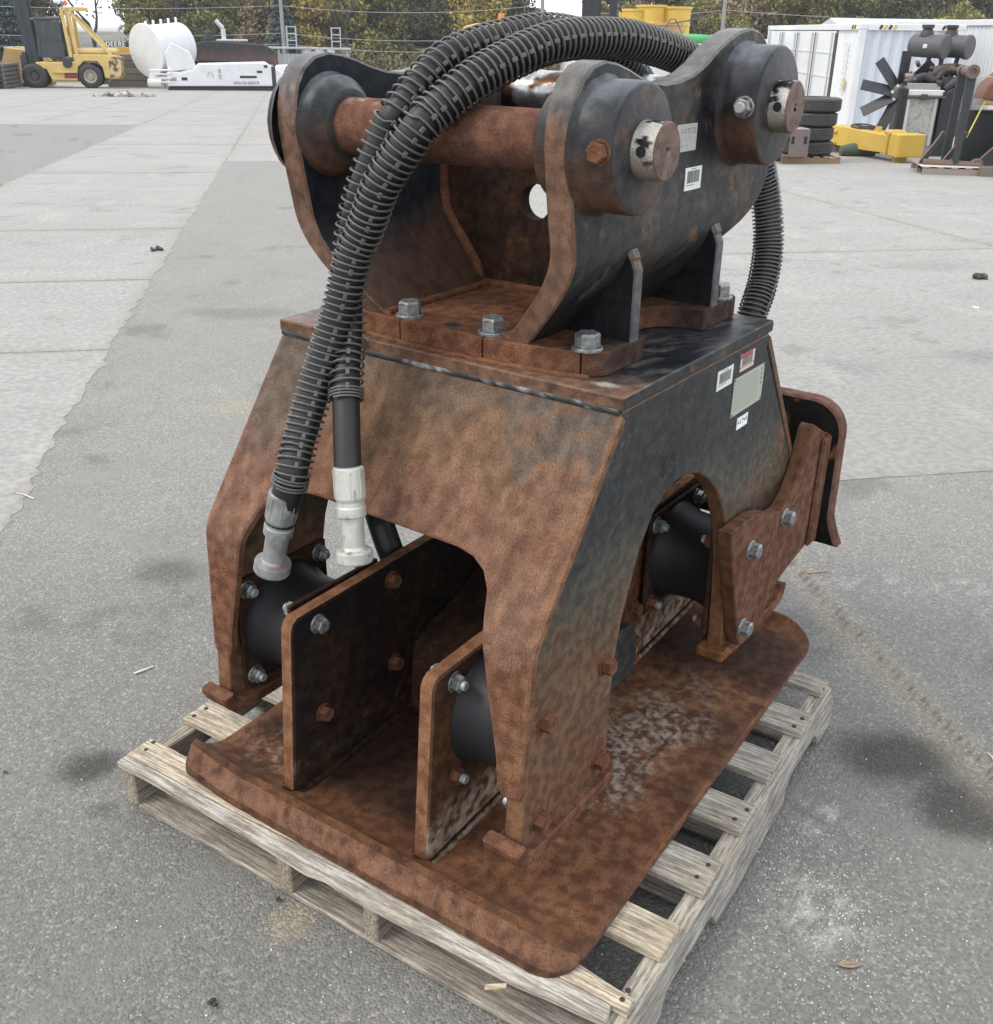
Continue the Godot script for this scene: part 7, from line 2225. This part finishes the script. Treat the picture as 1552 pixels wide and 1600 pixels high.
func trees() -> void:
	M.leaf = vmat(0.75)
	M.leaf.backlight_enabled = true
	M.leaf.backlight = Color(0.35, 0.38, 0.2)
	M.bark = mat(0.085, 0.075, 0.065, 0.9)
	var kinds := []
	var cols := [
		[C(0.123, 0.123, 0.043), C(0.275, 0.254, 0.080), C(0.377, 0.319, 0.102)],
		[C(0.094, 0.116, 0.043), C(0.203, 0.217, 0.080), C(0.275, 0.261, 0.102)],
		[C(0.232, 0.189, 0.051), C(0.493, 0.392, 0.109), C(0.580, 0.450, 0.116)],
		[C(0.145, 0.109, 0.065), C(0.275, 0.203, 0.123), C(0.319, 0.261, 0.145)],
		[C(0.065, 0.075, 0.035), C(0.145, 0.152, 0.065), C(0.217, 0.210, 0.087)]]
	for k in 5:
		var lobes := []
		var r := RandomNumberGenerator.new()
		r.seed = 100 + k
		for j in 11:
			var an := r.randf() * TAU
			var rr := r.randf_range(0.4, 2.6)
			lobes.append([Vector3(cos(an) * rr, r.randf_range(0.9, 8.8), sin(an) * rr), Vector3(r.randf_range(1.0, 1.9), r.randf_range(0.9, 1.7), r.randf_range(1.0, 1.9))])
		kinds.append(leaf_cloud(17000 if k != 3 else 7000, lobes, 0.155, cols[k], 40 + k))
	var bare := [branch_mesh(9.0, 3, 260, 0.55), branch_mesh(9.0, 8, 260, 0.6), branch_mesh(8.0, 12, 60, 0.5)]
	var labels := ["olive green leafy tree in the wood behind the yard", "dull green leafy tree in the wood behind the yard", "yellow leaved autumn tree in the wood behind the yard", "brown half bare tree in the wood behind the yard", "dark green leafy tree in the wood behind the yard"]
	var groups := ["olive trees of the wood behind the yard", "dull green trees of the wood behind the yard", "yellow trees of the wood behind the yard", "brown half bare trees of the wood behind the yard", "dark green trees of the wood behind the yard"]
	var protos := [null, null, null, null, null]
	var rows := [[95.0, -33.0, 38.0, 3.9], [103.0, -44.0, 48.0, 4.0], [113.0, -52.0, 56.0, 4.4], [126.0, -60.0, 64.0, 5.5]]
	for ri in rows.size():
		var row: Array = rows[ri]
		var l: float = row[1]
		var idx := 0
		while l < row[2]:
			var d: float = row[0] + rng.randf_range(-3.0, 3.0)
			var ang := l / d
			var gap := (ri > 0 and (absf(ang + 0.365) < 0.035 or absf(ang - 0.055) < 0.03))
			var k: int = [0, 1, 4, 0, 1, 4, 3, 1][(idx * 5 + ri * 3) % 8]
			if ang > -0.31 and ang < -0.2: k = [3, 0, 1, 3][idx % 4]
			if ang > -0.2 and ang < -0.13: k = [3, 2, 3][idx % 3]
			if ang > -0.12 and ang < 0.0: k = [1, 0, 4, 2, 1][idx % 5]
			if ang > 0.1: k = [0, 1, 4, 0, 3][idx % 5]
			if ang < -0.41: k = 4
			idx += 1
			var sc := rng.randf_range(0.8, 1.25) * (1.0 + 0.09 * ri)
			var yaw := rng.randf() * TAU
			var at := W(d, l + rng.randf_range(-1.0, 1.0))
			l += row[3] * rng.randf_range(0.75, 1.2)
			if gap: continue
			if ri == 0 and (absf(ang + 0.365) < 0.05 or absf(ang - 0.055) < 0.05): continue
			var o: Node3D
			if protos[k] == null:
				o = thing("woodland_tree", labels[k], "tree", at, yaw, groups[k])
				inst("crown", kinds[k], o)
				inst("trunk", bare[k % 2] if k == 3 else bare[2], o)
				protos[k] = o
			else:
				o = dup(protos[k], "woodland_tree", at, yaw, labels[k], groups[k])
			o.scale = Vector3(sc, sc * rng.randf_range(0.9, 1.15), sc)
	# fork-limbed nearly bare tree left of the drum
	var o2 := thing("bare_tree", "tall nearly bare tree with dark forking limbs above the forklift", "tree", W(92.0, -33.5), 1.2)
	inst("trunk", bare[0], o2)
	inst("crown", leaf_cloud(900, [[Vector3(0, 6.5, 0), Vector3(4.0, 2.6, 4.0)]], 0.13, cols[1], 77), o2)
	o2.scale = Vector3(1.35, 1.15, 1.35)
	o2 = thing("bare_tree", "grey leafless tree beside the right side of the tall spruce", "tree", W(90.0, -12.5), 0.2)
	inst("trunk", bare[1], o2)
	o2.scale = Vector3.ONE * 1.1
	var sp := spruce_mesh(9.5, 14000, 5)
	var tr := MB.new(); tr.cyl(Vector3.ZERO, Vector3(0, 8.0, 0), 0.16, 10, 0.02)
	var trm := tr.mesh(M.bark)
	for q in [["tall blue grey spruce behind the slim utility pole", 90.0, -17.6, 0.86], ["small blue grey spruce left of the compactor's left ear", 94.0, -12.75, 0.58], ["dark spruce half hidden at the left edge behind the mast", 86.0, -38.0, 0.9]]:
		o2 = thing("spruce_tree", q[0], "spruce", W(q[1], q[2]), q[1])
		inst("crown", sp, o2)
		inst("trunk", trm, o2)
		o2.scale = Vector3.ONE * q[3]
	# brushy rise behind the yard
	var hb := MB.new()
	for a in 60:
		for b in 10:
			var l := lerpf(-95.0, 95.0, a / 59.0)
			var d := lerpf(84.0, 185.0, b / 9.0)
			hb.vert(W(d, l, 0.1 + 2.2 * sm(84.0, 112.0, d) + 3.0 * sm(105.0, 180.0, d) + 0.7 * N1.get_noise_2d(l * 0.12, d * 0.12)), Vector3.UP)
	for a in 59:
		for b in 9: hb.quad4(a * 10 + b, a * 10 + b + 1, a * 10 + b + 11, a * 10 + b + 10)
	struct_("hillside", hb, M.v, func(p: Vector3, n: Vector3, _z: float) -> Color: return C(0.06, 0.05, 0.03).lerp(C(0.10, 0.085, 0.045), clampf(0.5 + tn(p, 0.2), 0, 1)), 2.5)
	# undergrowth
	var bush := leaf_cloud(1500, [[Vector3(0, 0.9, 0), Vector3(1.9, 1.0, 1.6)], [Vector3(1.2, 0.7, 0), Vector3(1.2, 0.8, 1.2)]], 0.13, [C(0.085, 0.075, 0.035), C(0.19, 0.16, 0.075), C(0.22, 0.17, 0.09)], 91)
	var bp: Node3D = null
	for k in 46:
		var l := -44.0 + 2.0 * k
		var at := W(86.0 + rng.randf_range(-1.5, 4.0), l + rng.randf_range(-1, 1))
		if bp == null:
			bp = thing("brush_shrub", "low brown green brush at the foot of the wood", "shrub", at, 0.0, "brush along the foot of the wood")
			inst("foliage", bush, bp)
		else:
			bp = dup(bp, "brush_shrub", at, rng.randf() * TAU, "low brown green brush at the foot of the wood", "brush along the foot of the wood")
		bp.scale = Vector3.ONE * rng.randf_range(0.8, 1.5)
